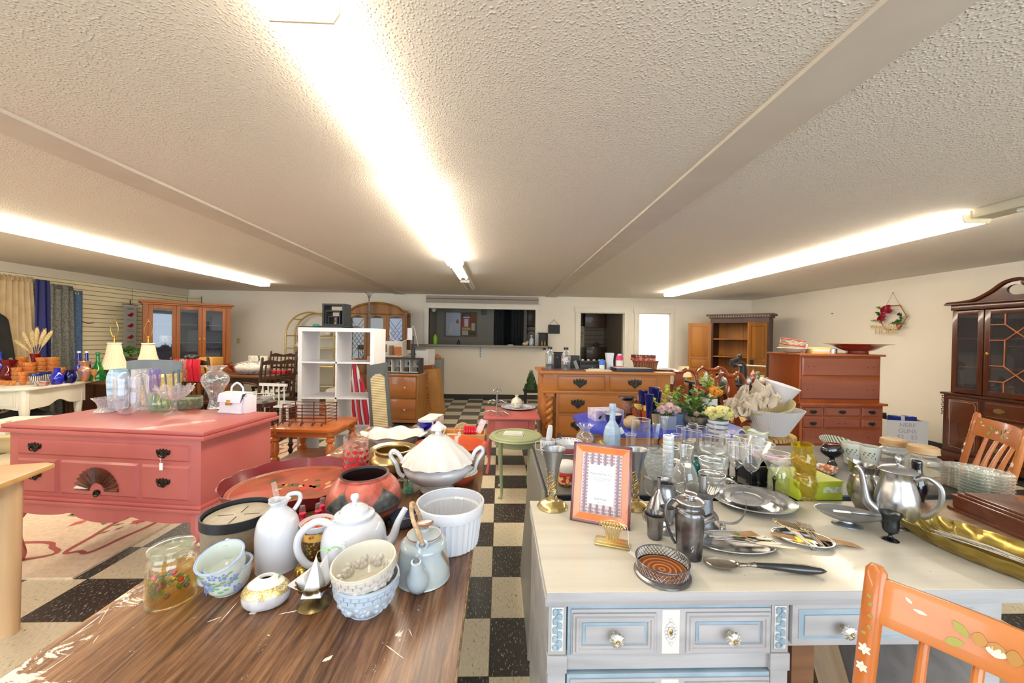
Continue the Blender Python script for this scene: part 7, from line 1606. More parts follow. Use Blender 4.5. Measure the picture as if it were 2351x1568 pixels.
S1('blue_white_plate','blue glass platter glowing inside the right bay of the arched cabinet','plate',MB().tf((0,0,0),(R(80),0,0)).lathe([(0,0),(.12,.0),(.16,.015),(.15,.02),(0,.006)],28),M('4a5aa8',.3),(-2.08,8.02,1.36))
S1('yellow_bowl','yellow flowered bowl inside the right bay of the arched cabinet','bowl',MB().lathe(hollow(sp([(0,0),(.06,0),(.13,.06),(.15,.11)],3),.006),24),M('c9b51c',.4),(-2.10,7.98,.875))
# ---- small oak dresser, dollhouse, boxes
t=T('small_dresser','small walnut chest of drawers with round metal knobs behind the cane panel','dresser',(-1.27,6.0,0),R(-4))
SDW=wood('8a5022','a8692e','x',6,.3,.4); SDZ=wood('8a5a28','a3743a','z',6,.3,.3)
P('body',MB().box(-.72,0,.01,.5,.08,.765),SDZ,t); P('top',MB().box(-.74,.02,-.02,.52,.765,.80),SDW,t,bevel=.006)
P('plinth',MB().box(-.72,0,.0,.5,0.03,.08),SDW,t)
for z0,z1 in ((.09,.40),(.42,.75)):
    d=P('drawer',MB().box(-.69,-.035,-.012,.009,z0,z1),SDW,t,bevel=.004); knob(d,-.20,-.012,(z0+z1)/2,.017,CHROME); knob(d,-.52,-.012,(z0+z1)/2,.017,CHROME)
t=T('shadow_box_scene','black open display case of miniature white rooms on the small dresser','display case',(-1.34,6.12,.80),R(-4))
P('case',MB().box(-.55,.08,-.06,.18,0,.015).box(-.55,.08,-.06,.18,.225,.24).box(-.55,-.53,-.06,.18,.015,.225).box(.06,.08,-.06,.18,.015,.225).box(-.53,.06,.165,.18,.015,.225),BLK,t)
for k in range(4): P('room',MB().box(-.52+.145*k,-.515+.145*k+.0,-.05,.16,.016,.22).box(-.515+.145*k,-.385+.145*k,.155,.164,.016,.22).box(-.515+.145*k,-.385+.145*k,-.05,.16,.016,.022),M('dcd8d0',.6),t); P('miniature',MB().box(-.48+.145*k,-.42+.145*k,.04,.10,.022,.09).box(-.45+.145*k,-.40+.145*k,.1,.14,.12,.17),M('6f6a62' if k % 2 else '3c3a36',.6),t)
t=T('miniature_room','small white miniature room box behind the larger display case','display case',(-1.98,6.72,.0)); P('stand',MB().box(-.3,.35,-.1,.25,0,1.04),SDZ,t); P('room_box',MB().box(-.2,.3,-.1,.2,1.04,1.05).box(-.2,.3,.19,.2,1.05,1.3).box(-.2,-.19,-.1,.2,1.05,1.3).box(.29,.3,-.1,.2,1.05,1.3).m(1).box(-.15,-.05,.18,.19,1.1,1.24).box(.02,.08,.1,.15,1.05,1.22).m(2).box(.12,.24,.1,.18,1.05,1.2),[M('e0dcd2',.6),M('8a5a2c',.5),M('b8672c',.5)],t)
t=T('archive_box','white cardboard file box with hand hole behind the display case','box',(-1.62,7.2,0)); P('cupboard',MB().box(-.4,.38,-.15,.2,0,.86),wood('a8622c','8e4e20','z'),t,label='brown cupboard below'); P('box',MB().box(-.28,.30,-.12,.15,.86,1.13).m(1).box(-.06,.08,-.123,-.12,1.05,1.075),[M('e2e0de',.6),M('8a7a5c',.7)],t,bevel=.002)
S1('white_board','thin white board standing right of the archive box','board',MB().box(-.005,.005,-.14,.12,0,.29),M('e0deda',.6),(-1.30,7.2,.86),R(-30))
t=T('black_lamp_stem','black tapered column lamp base with white paper notice on a cord','lamp',(-1.45,6.42,.80),0)
P('column',MB().lathe([(.06,0),(.06,.02),(.045,.05),(.034,.40),(.0,.42)],12),M('232426',.5),t); P('rod',MB().tube([(0,0,.40),(0,0,.60)],.010,8),M('232426',.5),t)
P('crossbar',MB().tube([(0,-.03,.22),(.10,-.04,.21)],.014,8),M('3a3430',.5),t)
P('notice',MB().box(-.09,-.01,-.035,-.03,.53,.73),M('e4e4ea',.6),t); P('cord',MB().tube(sp([(-.02,-.03,.73),(.0,-.03,.77),(.03,-.03,.7),(.09,-.03,.42)],4),.004,5).tube(sp([(-.04,-.03,.56),(-.2,-.03,.5),(-.36,-.03,.56),(-.38,-.03,.7)],5),.007,5),M('dcd6cc',.8),t)
p=(-1.30,6.33,.80); S1('blue_cap_jar','clear jar with sky-blue cap on the small dresser','jar',MB().cyl((0,0,0),.05,.11,18).m(1).cyl((0,0,.11),.048,.03,18),[glass('dfe8ea',.3),M('6fb0d8',.4)],p)
t=T('wood_shelf_end','small grey cabinet with orange wooden ornament by the wall','cabinet',(-1.28,7.75,0)); P('cabinet',MB().box(-.25,.13,-.15,.2,0,.94),M('8b8a86',.5),t,bevel=.004); P('ornament',MB().lathe(sp([(0,.94),(.06,.94),(.08,.98),(.03,1.02),(0,1.05)],3),12),M('cf8a5a',.5),t,(.02,0,0))
# cane panel
t=T('cane_headboard','tall dark-framed cane headboard panel leaning by the cube shelf','panel',(-1.12,3.78,0),0,rot=(R(-3),R(-5.5),0))
pts=[(-.11,0),(.11,0),(.105,1.13),(-.10,1.10)]
q=MB().prism([(-.11,0),(-.075,0),(-.075,1.0),(-.10,1.11)],0,.025,'y').prism([(.075,0),(.11,0),(.10,1.13),(.07,1.0)],0,.025,'y').prism([(-.075,.98),(-.03,1.02),(.03,1.02),(.075,.98),(.10,1.13),(-.10,1.11)],0,.025,'y').box(-.075,.075,0,.025,0,.08)
P('frame',q,M('50524e',.5),t)
P('cane_weave',MB().box(-.076,.076,.008,.014,.08,1.01),M('8a6f42',.7,c2='dccb9e',mode='stripe',s=19,st=(.2,0,1),amt=(.1,.4)),t)
# tall carton
t=T('gun_rack_carton','tall narrow brown carton with red printing leaning by the small dresser','carton',(-1.12,6.72,0),R(-8),rot=(0,R(-7),R(-8)))
P('carton',MB().box(-.13,.13,-.06,.22,0,.82),M('b98648',.7,c2='ac7a3e',s=6,amt=(.3,.7)),t,bevel=.003)
text('printing','1 GUN RACK TWO',.085,M('a03a2c',.6),t,(-.06,-.062,.40),(R(90),R(-90),0),.0005)
# ---- orange pine side table and wire basket
OP=wood('c9702e','b45c20','x',8,.28,.4); OPZ=wood('c9702e','b0581e','z',8,.28,.4)
t=T('pine_side_table','orange pine side table with turned legs and lower shelf','table',(-1.66,3.50,0),R(-3))
def octp(a,b_,c): return [(-a+c,-b_),(a-c,-b_),(a,-b_+c),(a,b_-c),(a-c,b_),(-a+c,b_),(-a,b_-c),(-a,-b_+c)]
P('tabletop',MB().prism(octp(.30,.27,.05),.575,.60,'z'),OP,t,bevel=.006); P('apron',MB().prism(octp(.25,.22,.03),.52,.575,'z'),OP,t)
P('lower_shelf',MB().box(-.25,.25,-.22,.22,.18,.30),wood('9c5a28','7f441a','x'),t,bevel=.004)
for x in (-.24,.24):
    for y in (-.21,.21):
        q=MB(); turned(q,x,y,.0,.575,[(0,.026),(.1,.03),(.14,.03)],12); q.box(x-.03,x+.03,y-.03,y+.03,.14,.31)
        turned(q,x,y,.31,.575,[(0,.03),(.08,.038),(.14,.022),(.3,.036),(.55,.032),(.62,.02),(.68,.036),(.75,.036),(.8,.022),(.86,.036),(1,.036)],14); P('leg',q,OPZ,t)
t=T('wire_basket','rusty wire rack basket on the pine side table','basket',(-1.72,3.50,.601),R(-2)); q=MB()
for z in (.02,.05,.08,.11,.14,.17):
    q.tube([(-.19,-.08,z),(.19,-.08,z),(.22,.08,z),(-.17,.08,z)],.0035,5,True)
for x in (-.19,-.02,.19): q.tube([(x,-.08,0),(x,-.08,.175)],.005,5); q.tube([(x+.02,.08,0),(x+.02,.08,.175)],.005,5)
for x in (-.2,-.1,0,.1,.18): q.tube(sp([(x,-.08,.02),(x,-.12,.004),(x+.01,-.16,.006),(x+.02,-.165,.03),(x+.02,-.15,.035)],3),.004,5)
P('wires',q,M('6b3022',.7,.3),t)
# ---- black leather stool
t=T('leather_stool','black leather stool on bobbin-turned legs by the red chest','stool',(-2.36,3.78,0),R(4))
P('cushion',MB().grid(lambda u,v: (-.26+.52*u,-.22+.44*v,.44+.04*sin(PI*u)**.5*sin(PI*v)**.5),14,12,.04),M('3f423e',.35,c2='2d302c',s=9,amt=(.3,.7)),t,smooth=80)
P('seat_frame',MB().box(-.26,.26,-.22,.22,.36,.405),DK,t,bevel=.005)
for x in (-.23,.23):
    for y in (-.19,.19): q=MB(); turned(q,x,y,0,.37,[(0,.02),(.08,.026),(.14,.014),(.22,.028),(.3,.014),(.38,.028),(.46,.014),(.54,.028),(.62,.014),(.7,.028),(.78,.016),(1,.026)],10); P('leg',q,DK,t)
P('stretcher',MB().tube([(-.23,-.19,.10),(.23,-.19,.10)],.012,8).tube([(-.23,.19,.10),(.23,.19,.10)],.012,8),DK,t)
# ---- red end table, green round table
t=T('red_end_table','small salmon-red end table with slim curved legs','table',(.135,4.15,0))
P('tabletop',MB().box(-.29,.29,-.30,.30,.56,.58),RED,t,bevel=.006); P('apron',MB().box(-.24,.24,-.26,.26,.33,.56),RED,t)
P('drawer',MB().box(-.17,.17,-.268,-.26,.36,.54),RED,t,bevel=.003)
for x in (-1,1):
    for y in (-1,1): P('leg',MB().tube(sp([(x*.225,y*.245,.40),(x*.245,y*.265,.30),(x*.225,y*.25,.14),(x*.245,y*.265,0)],5),[v[0] for v in sp([(.03,),(.028,),(.015,),(.02,)],5)],10),RED,t)
q=MB().tube([(0,0,0),(0,0,.27)],.006,6)
for z,r in ((.02,.15),(.13,.11),(.25,.05)):
    for k in range(12):
        a=2*PI*k/12; q.tube(sp([(0,0,z),(r*.5*cos(a),r*.5*sin(a),z+.025),(r*cos(a),r*sin(a),z),(r*.9*cos(a+.25),r*.9*sin(a+.25),z+.012)],3),.003,4)
S1('wire_tree','three-tier silver wire jewellery tree on the red end table','tree stand',q,M('a9a9a6',.3,.7),(-.02,4.0,.581))
p,r,hh=B(1190,937,.58,80,10)
S1('painted_platter','white platter with blue and pink border on the red end table','platter',MB().lathe(hollow(sp([(0,0),(r*.6,0),(r*.8,.01),(r,.02)],3),.004),40).m(1).tube([(r*.86*cos(a),r*.86*sin(a),.0175) for a in [2*PI*k/40 for k in range(40)]],.008,5,True,flat=.3),[M('d8dce4',.25,c2='8f9cc8',s=26,amt=(.5,.62),coat=.3),M('7688b8',.3,c2='c98a90',s=30,amt=(.4,.6))],p)
S1('sugar_jar','small white pot with painted sprigs standing on the painted platter','jar',MB().lathe(sp([(0,0),(.05,0),(.065,.04),(.055,.09),(.02,.115),(.018,.13),(.024,.14),(0,.142)],4),24),M('d9d8ca',.3,c2='9fae8a',s=30,amt=(.55,.65),coat=.3),(p.x-.02,p.y+.0,.591))
t=T('green_round_table','small sage-green round table with curved legs by the aisle','table',(.16,3.42,0)); SG=M('a3ab85',.5,c2='98a17b',s=6,amt=(.3,.7))
P('tabletop',MB().lathe(sp([(0,.50),(.225,.50),(.235,.512),(.225,.526),(.19,.528),(.185,.520)],3)+[(0,.520)],48),SG,t); P('apron',MB().lathe([(.19,.44),(.195,.50),(.18,.50),(.175,.44),(.19,.44)],48),SG,t)
for k in range(4):
    a=PI/4+k*PI/2; c,s_=cos(a),sin(a); P('leg',MB().tube(sp([(.18*c,.18*s_,.50),(.2*c,.2*s_,.42),(.185*c,.185*s_,.2),(.175*c,.175*s_,.04),(.2*c,.2*s_,.0)],5),[v[0] for v in sp([(.022,),(.022,),(.015,),(.012,),(.018,)],5)],10),SG,t)
S1('picture_mounts','white painted picture mounts lying on the green round table','frames',MB().box(-.09,.09,-.05,.05,0,.008).box(-.08,.08,-.045,-.02,.008,.02).box(-.08,.08,.02,.045,.008,.02).box(-.08,-.06,-.02,.02,.008,.02).box(.06,.08,-.02,.02,.008,.02),M('e2e0dc',.5),(.14,3.43,.521),R(-8))
t=T('topiary','small dark green cone topiary at the back wall','topiary',(.62,7.35,.39)); q=MB(); rg=random.Random(4)
for k in range(420):
    z=.36*rg.random(); r=.11*(1-z/.40)+.01; a=rg.random()*6.28; q.m(rg.randrange(2)).add([(r*cos(a),r*sin(a),z),(r*1.25*cos(a+.1),r*1.25*sin(a+.1),z+.02),(r*cos(a+.2),r*sin(a+.2),z+.03)],[(0,1,2)])
q.m(0).lathe([(0,0),(.11,0),(.06,.2),(0,.38)],14); P('foliage',q,[M('3f5a30',.8),M('567a42',.8)],t,smooth=0)
t=T('dark_low_stand','low dark stand beside the oak dresser carrying topiary and basket','stand',(.75,7.3,0)); P('top',MB().box(-.28,.3,-.2,.2,.36,.39),M('23211f',.5),t)
for x,y in ((-.24,-.16),(.26,-.16),(-.24,.16),(.26,.16)): P('leg',MB().tube([(x,y,.36),(x,y,0)],.018,8),M('23211f',.5),t)
t=T('wicker_basket','small tan wicker basket filled with ornaments by the oak dresser','basket',(.86,7.28,.39)); P('basket',MB().lathe(hollow([(0,0),(.11,0),(.13,.10)],.008),28),M('b98c52',.8,c2='8a6232',mode='stripe',s=10,st=(1,1,3),amt=(.3,.7)),t)
for k,(x,y,z,m_) in enumerate(((-.06,-.03,.13,'1c8aa8'),(.02,-.05,.15,'2aa0b0'),(.03,.02,.19,'e2d2d4'),(-.02,.03,.18,'17323f'),(.075,-.03,.13,'b85a6a'))): S1('bauble',['sky-blue','turquoise','pearl white','dark teal','rose pink'][k]+' glass bauble in the small wicker basket','bauble',MB().ball((0,0,0),.042,12),M(m_,.15,coat=.5),(.86+x,7.28+y,.39+z))
# ---- back wall: hatch things, board, kitchen
t=T('notice_board','wood-framed half white, half cork notice board seen through the hatch','notice board',(-1.40,9.895,1.42)); bw=.78; bh=.60
P('whiteboard_half',MB().box(0,bw/2,-.012,0,0,bh),M('a9b0bd',.4),t); P('cork_half',MB().box(bw/2,bw,-.012,0,0,bh),M('7d5630',.8),t)
P('board_frame',MB().box(-.02,bw+.02,-.025,0,-.02,0).box(-.02,bw+.02,-.025,0,bh,bh+.02).box(-.02,0,-.025,0,0,bh).box(bw,bw+.02,-.025,0,0,bh).box(bw/2-.008,bw/2+.008,-.02,0,0,bh),M('6a4a26',.5),t)
po=P('poster',MB().box(.42,.64,-.016,-.012,.16,.58).m(1).box(.43,.63,-.018,-.016,.22,.46).m(2).box(.42,.64,-.018,-.016,.16,.215).m(3).box(.48,.58,-.020,-.018,.24,.44).box(.45,.62,-.020,-.018,.465,.50),[M('17161c',.5),M('b02a30',.5),M('b9a814',.5),M('c9c4c6',.5)],t,label='black, red and yellow notice')
text('poster_title','US MARINES',.035,M('a9a4a8',.5),po,(.53,-.019,.535),(R(90),0,0),.0005,sx=.8)
P('pinned_paper',MB().box(.66,.75,-.016,-.012,.14,.33),M('b5b2aa',.6),t); P('pinned_paper',MB().box(.42,.58,-.016,-.012,.02,.14),M('b5b2aa',.6),t); P('green_flyer',MB().box(.60,.76,-.018,-.012,.02,.11),M('2c4a24',.6),t)
P('magnet_sheet',MB().prism([(.06,.05),(.14,.06),(.22,.3),(.14,.34),(.1,.2)],-.016,-.012,'y'),M('c6c8cc',.6),t); P('flame_sticker',MB().box(.26,.34,-.016,-.012,.32,.37).prism([(.26,.37),(.34,.37),(.3,.44)],-.016,-.012,'y'),M('a04a20',.5),t)
t=T('window_grille','small grey-green wire grid hanging above the notice board','grid',(-.42,9.88,1.98)); q=MB()
for k in range(4): q.tube([(-.06+.04*k,0,0),(-.06+.04*k,0,.14)],.006,5); q.tube([(-.06,0,.0+.045*k),(.06,0,.0+.045*k)],.006,5)
P('grid',q,M('3c5a50',.6),t)
curt=M('1e2022',.7,c2='282a2b',s=4,amt=(.3,.7))
t=T('black_curtain','black curtains and dark opening at the right inside the hatch','curtain',(0,0,0)); P('panel',MB().grid(lambda u,v: (-.14+.25*u,9.93+.02*sin(20*u),0+2.4*v),24,4,.008),curt,t,smooth=80); P('panel',MB().grid(lambda u,v: (.30+.30*u,9.93+.02*sin(24*u),0+2.4*v),24,4,.008),curt,t,smooth=80)
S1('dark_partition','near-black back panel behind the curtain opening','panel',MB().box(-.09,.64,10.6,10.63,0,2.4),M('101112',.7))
for k,(x0,x1,z0,lb) in enumerate(((.72,1.12,1.72,'brown wall cabinet at the top right inside the hatch'),(1.75,2.22,1.72,'brown wall cabinet seen at the top left of the open doorway'),(2.30,2.85,1.70,'brown wall cabinet near the right of the open doorway'))): 
    t=T('wall_cabinet',lb,'cabinet',(0,0,0)); P('body',MB().box(x0,x1,10.2,10.49,z0,2.4),wood('5e4222','4a3016','x'),t,bevel=.004)
    if 0: pass
t=T('apron_print','white cloth with dark scroll and red figures hanging beside the hatch curtain','cloth',(.84,10.15,1.22)); P('cloth',MB().box(-.16,.16,0,.004,0,.46),M('a39c92',.7,c2='8f3a3c',s=14,amt=(.55,.66)),t); P('hanger',MB().tube(sp([(-.12,-.01,.42),(-.1,-.01,.34),(0,-.01,.38),(.1,-.01,.34),(.12,-.01,.42)],4),.012,6),M('3a3a3c',.5),t)
t=T('script_banner','off-white banner with red script hanging inside the open doorway','banner',(2.16,10.1,1.18)); P('cloth',MB().box(-.13,.10,0,.004,0,.55),M('a99f8c',.7),t)
text('script','ande\njoe',.10,M('7a1a1e',.6),t,(-.02,-.003,.31),(R(90),0,0),.001,shear=.3); text('small_print','coffee bar',.03,M('7a1a1e',.6),t,(-.02,-.003,.15),(R(90),0,0),.001)
t=T('cutting_board','wooden paddle board leaning inside the open doorway','board',(2.63,10.2,.82)); P('board',MB().box(-.28,.3,0,.02,0,.36).lathe([(.0,0),(.001,0)],6).tube([(.01+.05*cos(a),.01,.41+.05*sin(a)) for a in [2*PI*k/18 for k in range(18)]],.02,6,True),wood('4f3512','3a2609','x'),t,bevel=.004)
t=T('kitchen_counter','dark counter along the inside of the doorway room','counter',(0,0,0)); P('counter',MB().box(1.9,2.88,9.95,10.45,0,.82),M('3a3630',.5),t,bevel=.004)
def simple_bottle(label,loc,r,h,m_,cap=None,group=None,cm=None):
    t=T('bottle',label,'bottle',loc,0,group); P('body',MB().lathe(sp([(0,0),(r,0),(r,h*.6),(r*.4,h*.8),(r*.4,h*.9)],3)+[(0,h*.9)],16),m_,t)
    P('cap',MB().cyl((0,0,h*.88),r*.5,h*.12,12),cm or M('1c1c1e',.4),t)
ct=lambda px,y=8.45: V((atY(px,780,y).x,y,HZ0))
simple_bottle('lime green bottle with black cap at the left end of the hatch',ct(999,8.66),.045,.26,M('8ccf2c',.3),None); simple_bottle('white and blue bottle at the right end of the hatch',ct(1220,8.5),.045,.24,M('ccd4dc',.3,c2='7ea4cf',s=12,amt=(.5,.6)),cm=M('c9d0d8',.3))
simple_bottle('small dark pump bottle on the hatch counter',ct(1053,8.75),.035,.10,M('1c1c1c',.4)); S1('cream_trinket','cream trinkets beside the white and blue bottle','trinket',MB().ball((0,0,.04),.05,10,(1.4,1,.8)).ball((.05,0,.08),.03,8),M('d6cba8',.5),ct(1206,8.5)); S1('paper_stack','small stack of papers on the hatch counter','paper',MB().box(-.06,.06,-.04,.04,0,.02),M('dcdad2',.6),ct(1172,8.48))
t=T('ceiling_dome','small white dome fitting at the top left corner of the hatch','dome',(atY(996,706,8.8).x,8.8,2.03-.02)); P('dome',MB().lathe([(0,-.06),(.03,-.055),(.05,-.02),(.06,0),(.06,.02),(0,.02)],20),M('c4c0b8',.4),t); P('bracket',MB().box(-.02,.02,-.02,.02,.02,.5),KW,t)
t=T('spice_rack','small dark rack with two tiny bottles at the right end of the counter','rack',(atY(1247,790,8.42).x,8.42,HZ0)); P('rack',MB().box(-.11,.11,-.05,.05,0,.012).box(-.11,.11,-.05,.05,.17,.18).box(-.12,.12,-.055,.055,.28,.295).box(-.10,-.085,-.05,.05,.012,.28).box(.085,.10,-.05,.05,.012,.28).box(-.085,.085,.04,.05,.012,.28),M('2a2c26',.5),t)
for k in (-1,1): S1('tiny_bottle','tiny amber bottle in the dark rack, '+('left' if k<0 else 'right')+' one','bottle',MB().lathe(sp([(0,0),(.022,0),(.022,.07),(.010,.09),(.012,.11),(0,.11)],3),12),M('b06a34' if k<0 else '9a7a2c',.3),(atY(1247,790,8.42).x+.035*k,8.41,HZ0+.0125))
t=T('hanging_chalkboard','small black chalkboard hanging from a string on the back wall','chalkboard',(atY(1272,755,8.58).x,8.58,atY(1272,766,8.58).z)); P('board',MB().box(-.13,.13,-.01,.0,0,.20),M('25282b',.6),t); P('string',MB().tube([(-.10,-.005,.20),(0,-.005,.32),(.10,-.005,.20)],.004,5),M('6b665c',.7),t)
S1('counter_bracket','dark bracket under the right end of the counter','bracket',MB().box(-.02,.03,-.12,.0,-.05,0),M('3a3632',.5),(1.0,8.55,HZ0-.041))
t=T('blue_strip_sign','narrow blue and white printed strip below the hatch counter','sign',(atY(1103,800,8.59).x,8.59,.93)); P('strip',MB().box(-.015,.015,-.004,0,0,.24),M('c9d6dc',.5,c2='4f9ac0',mode='stripe',s=8,st=(0,0,1),amt=(.4,.6)),t)
for px,py,lb in ((1013,861,'below the hatch counter'),(547,782,'right of the corner hutch')):
    p=atY(px,py,8.59); t=T('wall_outlet','cream wall outlet plate '+lb,'outlet',(p.x,8.599,p.z)); P('plate',MB().box(-.038,.038,-.006,0,-.06,.06).m(1).box(-.015,.015,-.008,-.006,.012,.04).box(-.015,.015,-.008,-.006,-.04,-.012),[M('cfc49a',.5),M('b5a87c',.5)],t,bevel=.001)
# ================================================================ right side of the room
# ---- oak dresser with rope columns
t=T('oak_dresser','honey oak dresser with rope-twist corner columns and ornate bail handles','dresser',(.47,4.02,0))
HO=wood('ba7630','9c5c1e','x',6,.42,.12); HOZ=wood('ba7630','985a1f','z',6,.4,.15); OW,OD,OH=1.37,.58,1.05
P('top',MB().box(-.04,OW+.04,-.04,OD,OH-.03,OH),HO,t,bevel=.010)
P('body',MB().box(0,OW,.05,OD-.01,.10,OH-.03).box(0,OW,.0,.05,.84,OH-.03).box(.14,OW-.14,.0,.05,.08,.84).box(-.01,OW+.01,-.015,OD-.01,.815,.84),HO,t,bevel=.003)
P('plinth',MB().box(-.02,OW+.02,-.02,OD,0,.10),HO,t,bevel=.006)
for x in (.07,OW-.07):
    q=MB(); n=90
    for ph in (0,PI): q.tube([(x+.017*cos(ph+k*.30),.012+.017*sin(ph+k*.30),.14+.64*k/n) for k in range(n+1)],.026,8)
    q.box(x-.05,x+.05,-.035,.05,.10,.14).box(x-.045,x+.045,-.03,.05,.78,.815); P('rope_column',q,HOZ,t)
def odr(x0,x1,z0,z1,hs):
    d=P('drawer',MB().box(x0,x1,-.012,-.001,z0,z1).m(1).box(x0+.006,x1-.006,-.014,-.012,z0+.006,z0+.012).box(x0+.006,x1-.006,-.014,-.012,z1-.012,z1-.006).box(x0+.006,x0+.012,-.014,-.012,z0+.006,z1-.006).box(x1-.012,x1-.006,-.014,-.012,z0+.006,z1-.006),[HO,wood('7a4616','8a5220','x')],t,bevel=.002)
    for hx_ in hs: bail(d,hx_,-.014,(z0+z1)/2,.15,BRZ,ornate=1.1)
odr(.15,.66,.855,1.005,[.39]); odr(.71,1.22,.855,1.005,[.98]); odr(.16,1.21,.61,.81,[.37,1.0]); odr(.16,1.21,.36,.59,[.37,1.0]); odr(.16,1.21,.12,.34,[.37,1.0])
def od(px,py=836,y=4.25): return V((atY(px,py,y).x,y,OH))
def top_thing(name,label,cat,px,y,w,h,prof,mat,seg=28,cap=None):
    p=od(px,y=y); k=y/FPX; r=w*.5*k; hh=h*k
    return S1(name,label,cat,MB().lathe([(a*r,b*hh) for a,b in sp(prof,4)],seg),mat,p)
for px,y,lb in ((1262,4.25,'left'),(1299,4.12,'right')):
    p=od(px,y=y); t=T('soda_bottle','clear bottle with dark liquid and black cap on the oak dresser, '+lb+' one','bottle',p,0,'bottles on the oak dresser')
    P('bottle',MB().lathe(hollow(sp([(0,0),(.045,0),(.048,.02),(.048,.16),(.03,.2),(.022,.225)],4),.002),24),glass('eef0f0',.12),t); P('liquid',MB().cyl((0,0,.004),.044,.055,24),M('16141a',.2),t); P('cap',MB().cyl((0,0,.225),.026,.025,16),M('17181c',.4),t)
    P('label_print',MB().lathe([(.0485,.09),(.0485,.15)],24),M('c9c4c4',.5,c2='b03040',s=40,amt=(.5,.6)),t) if lb=='right' else None
S1('wooden_board','thin dark wooden board under the two bottles','board',MB().box(-.16,.30,-.10,.12,0,.012),wood('5b3a34','6d4840'),(od(1285).x-.05,4.12,OH))
t=T('black_book','black box with red star behind the bottles','box',(od(1286).x,4.42,OH)); P('box',MB().box(-.06,.06,-.02,.02,0,.19),M('17161a',.5),t); P('red_spot',MB().box(-.02,-.005,-.023,-.02,.12,.135),M('c8283c',.5),t)
S1('black_flat_case','black rectangular case lying on its side behind the bottles','case',MB().box(-.09,.08,-.02,.02,0,.15),M('1f1f22',.5),(od(1322).x,4.44,OH)); S1('silver_picture_back','small grey easel card leaning on the oak dresser','card',MB().box(-.02,.02,-.003,.003,0,.11),M('8b9189',.5),(od(1325).x,4.2,OH),rot=(0,R(-24),R(20)))
t=T('model_rack','low black display of small trinkets with a green stone','display',(od(1362).x,4.34,OH)); P('rack',MB().box(-.14,.14,-.05,.05,0,.05).box(-.14,.14,-.05,.05,.085,.092).box(-.14,-.132,-.05,.05,.05,.085).box(.132,.14,-.05,.05,.05,.085),M('26282c',.5),t); P('green_stone',MB().ball((.0,-.055,.02),.010,8),M('2fae86',.2),t)
for k in range(4): S1('trinket',['left','second from left','third from left','right'][k]+' pale trinket on the low black display','trinket',MB().ball((0,0,.01),.012,8,(1.4,1,.9)),M('d0cbc0',.5),(od(1362).x-.10+.065*k,4.34,OH+.092))
t=T('deodorant_stick','white stick with sky-blue rounded cap on the oak dresser','stick',od(1382,y=4.2)); P('stick',MB().lathe([(0,0),(.030,0),(.030,.06),(0,.06)],20),M('d4dbe0',.4),t); P('cap',MB().lathe(sp([(.033,.06),(.033,.09),(.026,.115),(0,.125)],3),20),M('3d78cc',.3),t)
S1('white_vase','tall white square flared vase on the oak dresser','vase',MB().lathe([(0,0),(.055,0),(.047,.1),(.058,.19),(.05,.19),(.04,.1),(0,.02)],4),M('d6d6dc',.4),od(1399,y=4.3),R(45),smooth=20)
t=T('pink_bottle','bright pink bottle with white cap and pale label','bottle',od(1422,y=4.25)); P('body',MB().lathe([(0,0),(.038,0),(.040,.02),(.040,.14),(.032,.165),(0,.165)],20),M('d81f72',.3),t); P('cap',MB().cyl((0,0,.165),.022,.018,14),M('dedede',.4),t); P('label_print',MB().lathe([(.041,.045),(.041,.11)],20),M('cfe0c0',.5,c2='d6c8d8',s=40,amt=(.4,.6)),t)
S1('black_frame_box','flat black-sided box with white top on the oak dresser','box',MB().box(-.19,.21,-.12,.12,0,.035).m(1).box(-.18,.20,-.11,.11,.035,.037),[M('1c2230',.4),M('d2d0cc',.5)],(od(1440).x,4.14,OH),R(0),bevel=.002)
S1('brass_tray_cloth','cream folded papers on the oak dresser front','papers',MB().box(-.14,.14,-.08,.08,0,.012).box(-.08,.06,-.06,.04,.012,.022),M('d9d0b8',.6),(od(1362).x,4.1,OH),R(4))
t=T('wicker_hamper','brown wicker tiered basket with a red boxed game on top','basket',od(1482,y=4.3)); P('basket',MB().lathe(hollow([(0,0),(.12,0),(.14,.10)],.008),40,fn=lambda a,r,z: (r*(1+.06*cos(6*a)),z),ey=.6),M('8a5636',.8,c2='5f3820',mode='stripe',s=12,st=(1,1,2),amt=(.3,.7)),t); P('rim',MB().tube([(.145*cos(a),.087*sin(a),.10) for a in [2*PI*k/30 for k in range(30)]],.008,6,True),M('7a4a2c',.8),t)
S1('red_box','flat red and dark printed boxes resting on the wicker basket','box',MB().box(-.12,.12,-.07,.07,0,.03).m(1).box(-.115,.118,-.07,.07,.031,.065),[M('b0303a',.5,c2='d8b06a',s=24,amt=(.5,.62)),M('5a1c24',.5,c2='c8963c',s=30,amt=(.55,.65))],(od(1482).x-.01,4.3,OH+.108),R(2))
S1('white_platter','white round platter at the right end of the oak dresser','platter',MB().lathe(hollow(sp([(0,0),(.08,0),(.15,.02)],3),.005),36),M('d2d4dc',.3,coat=.3),od(1520,y=4.28))
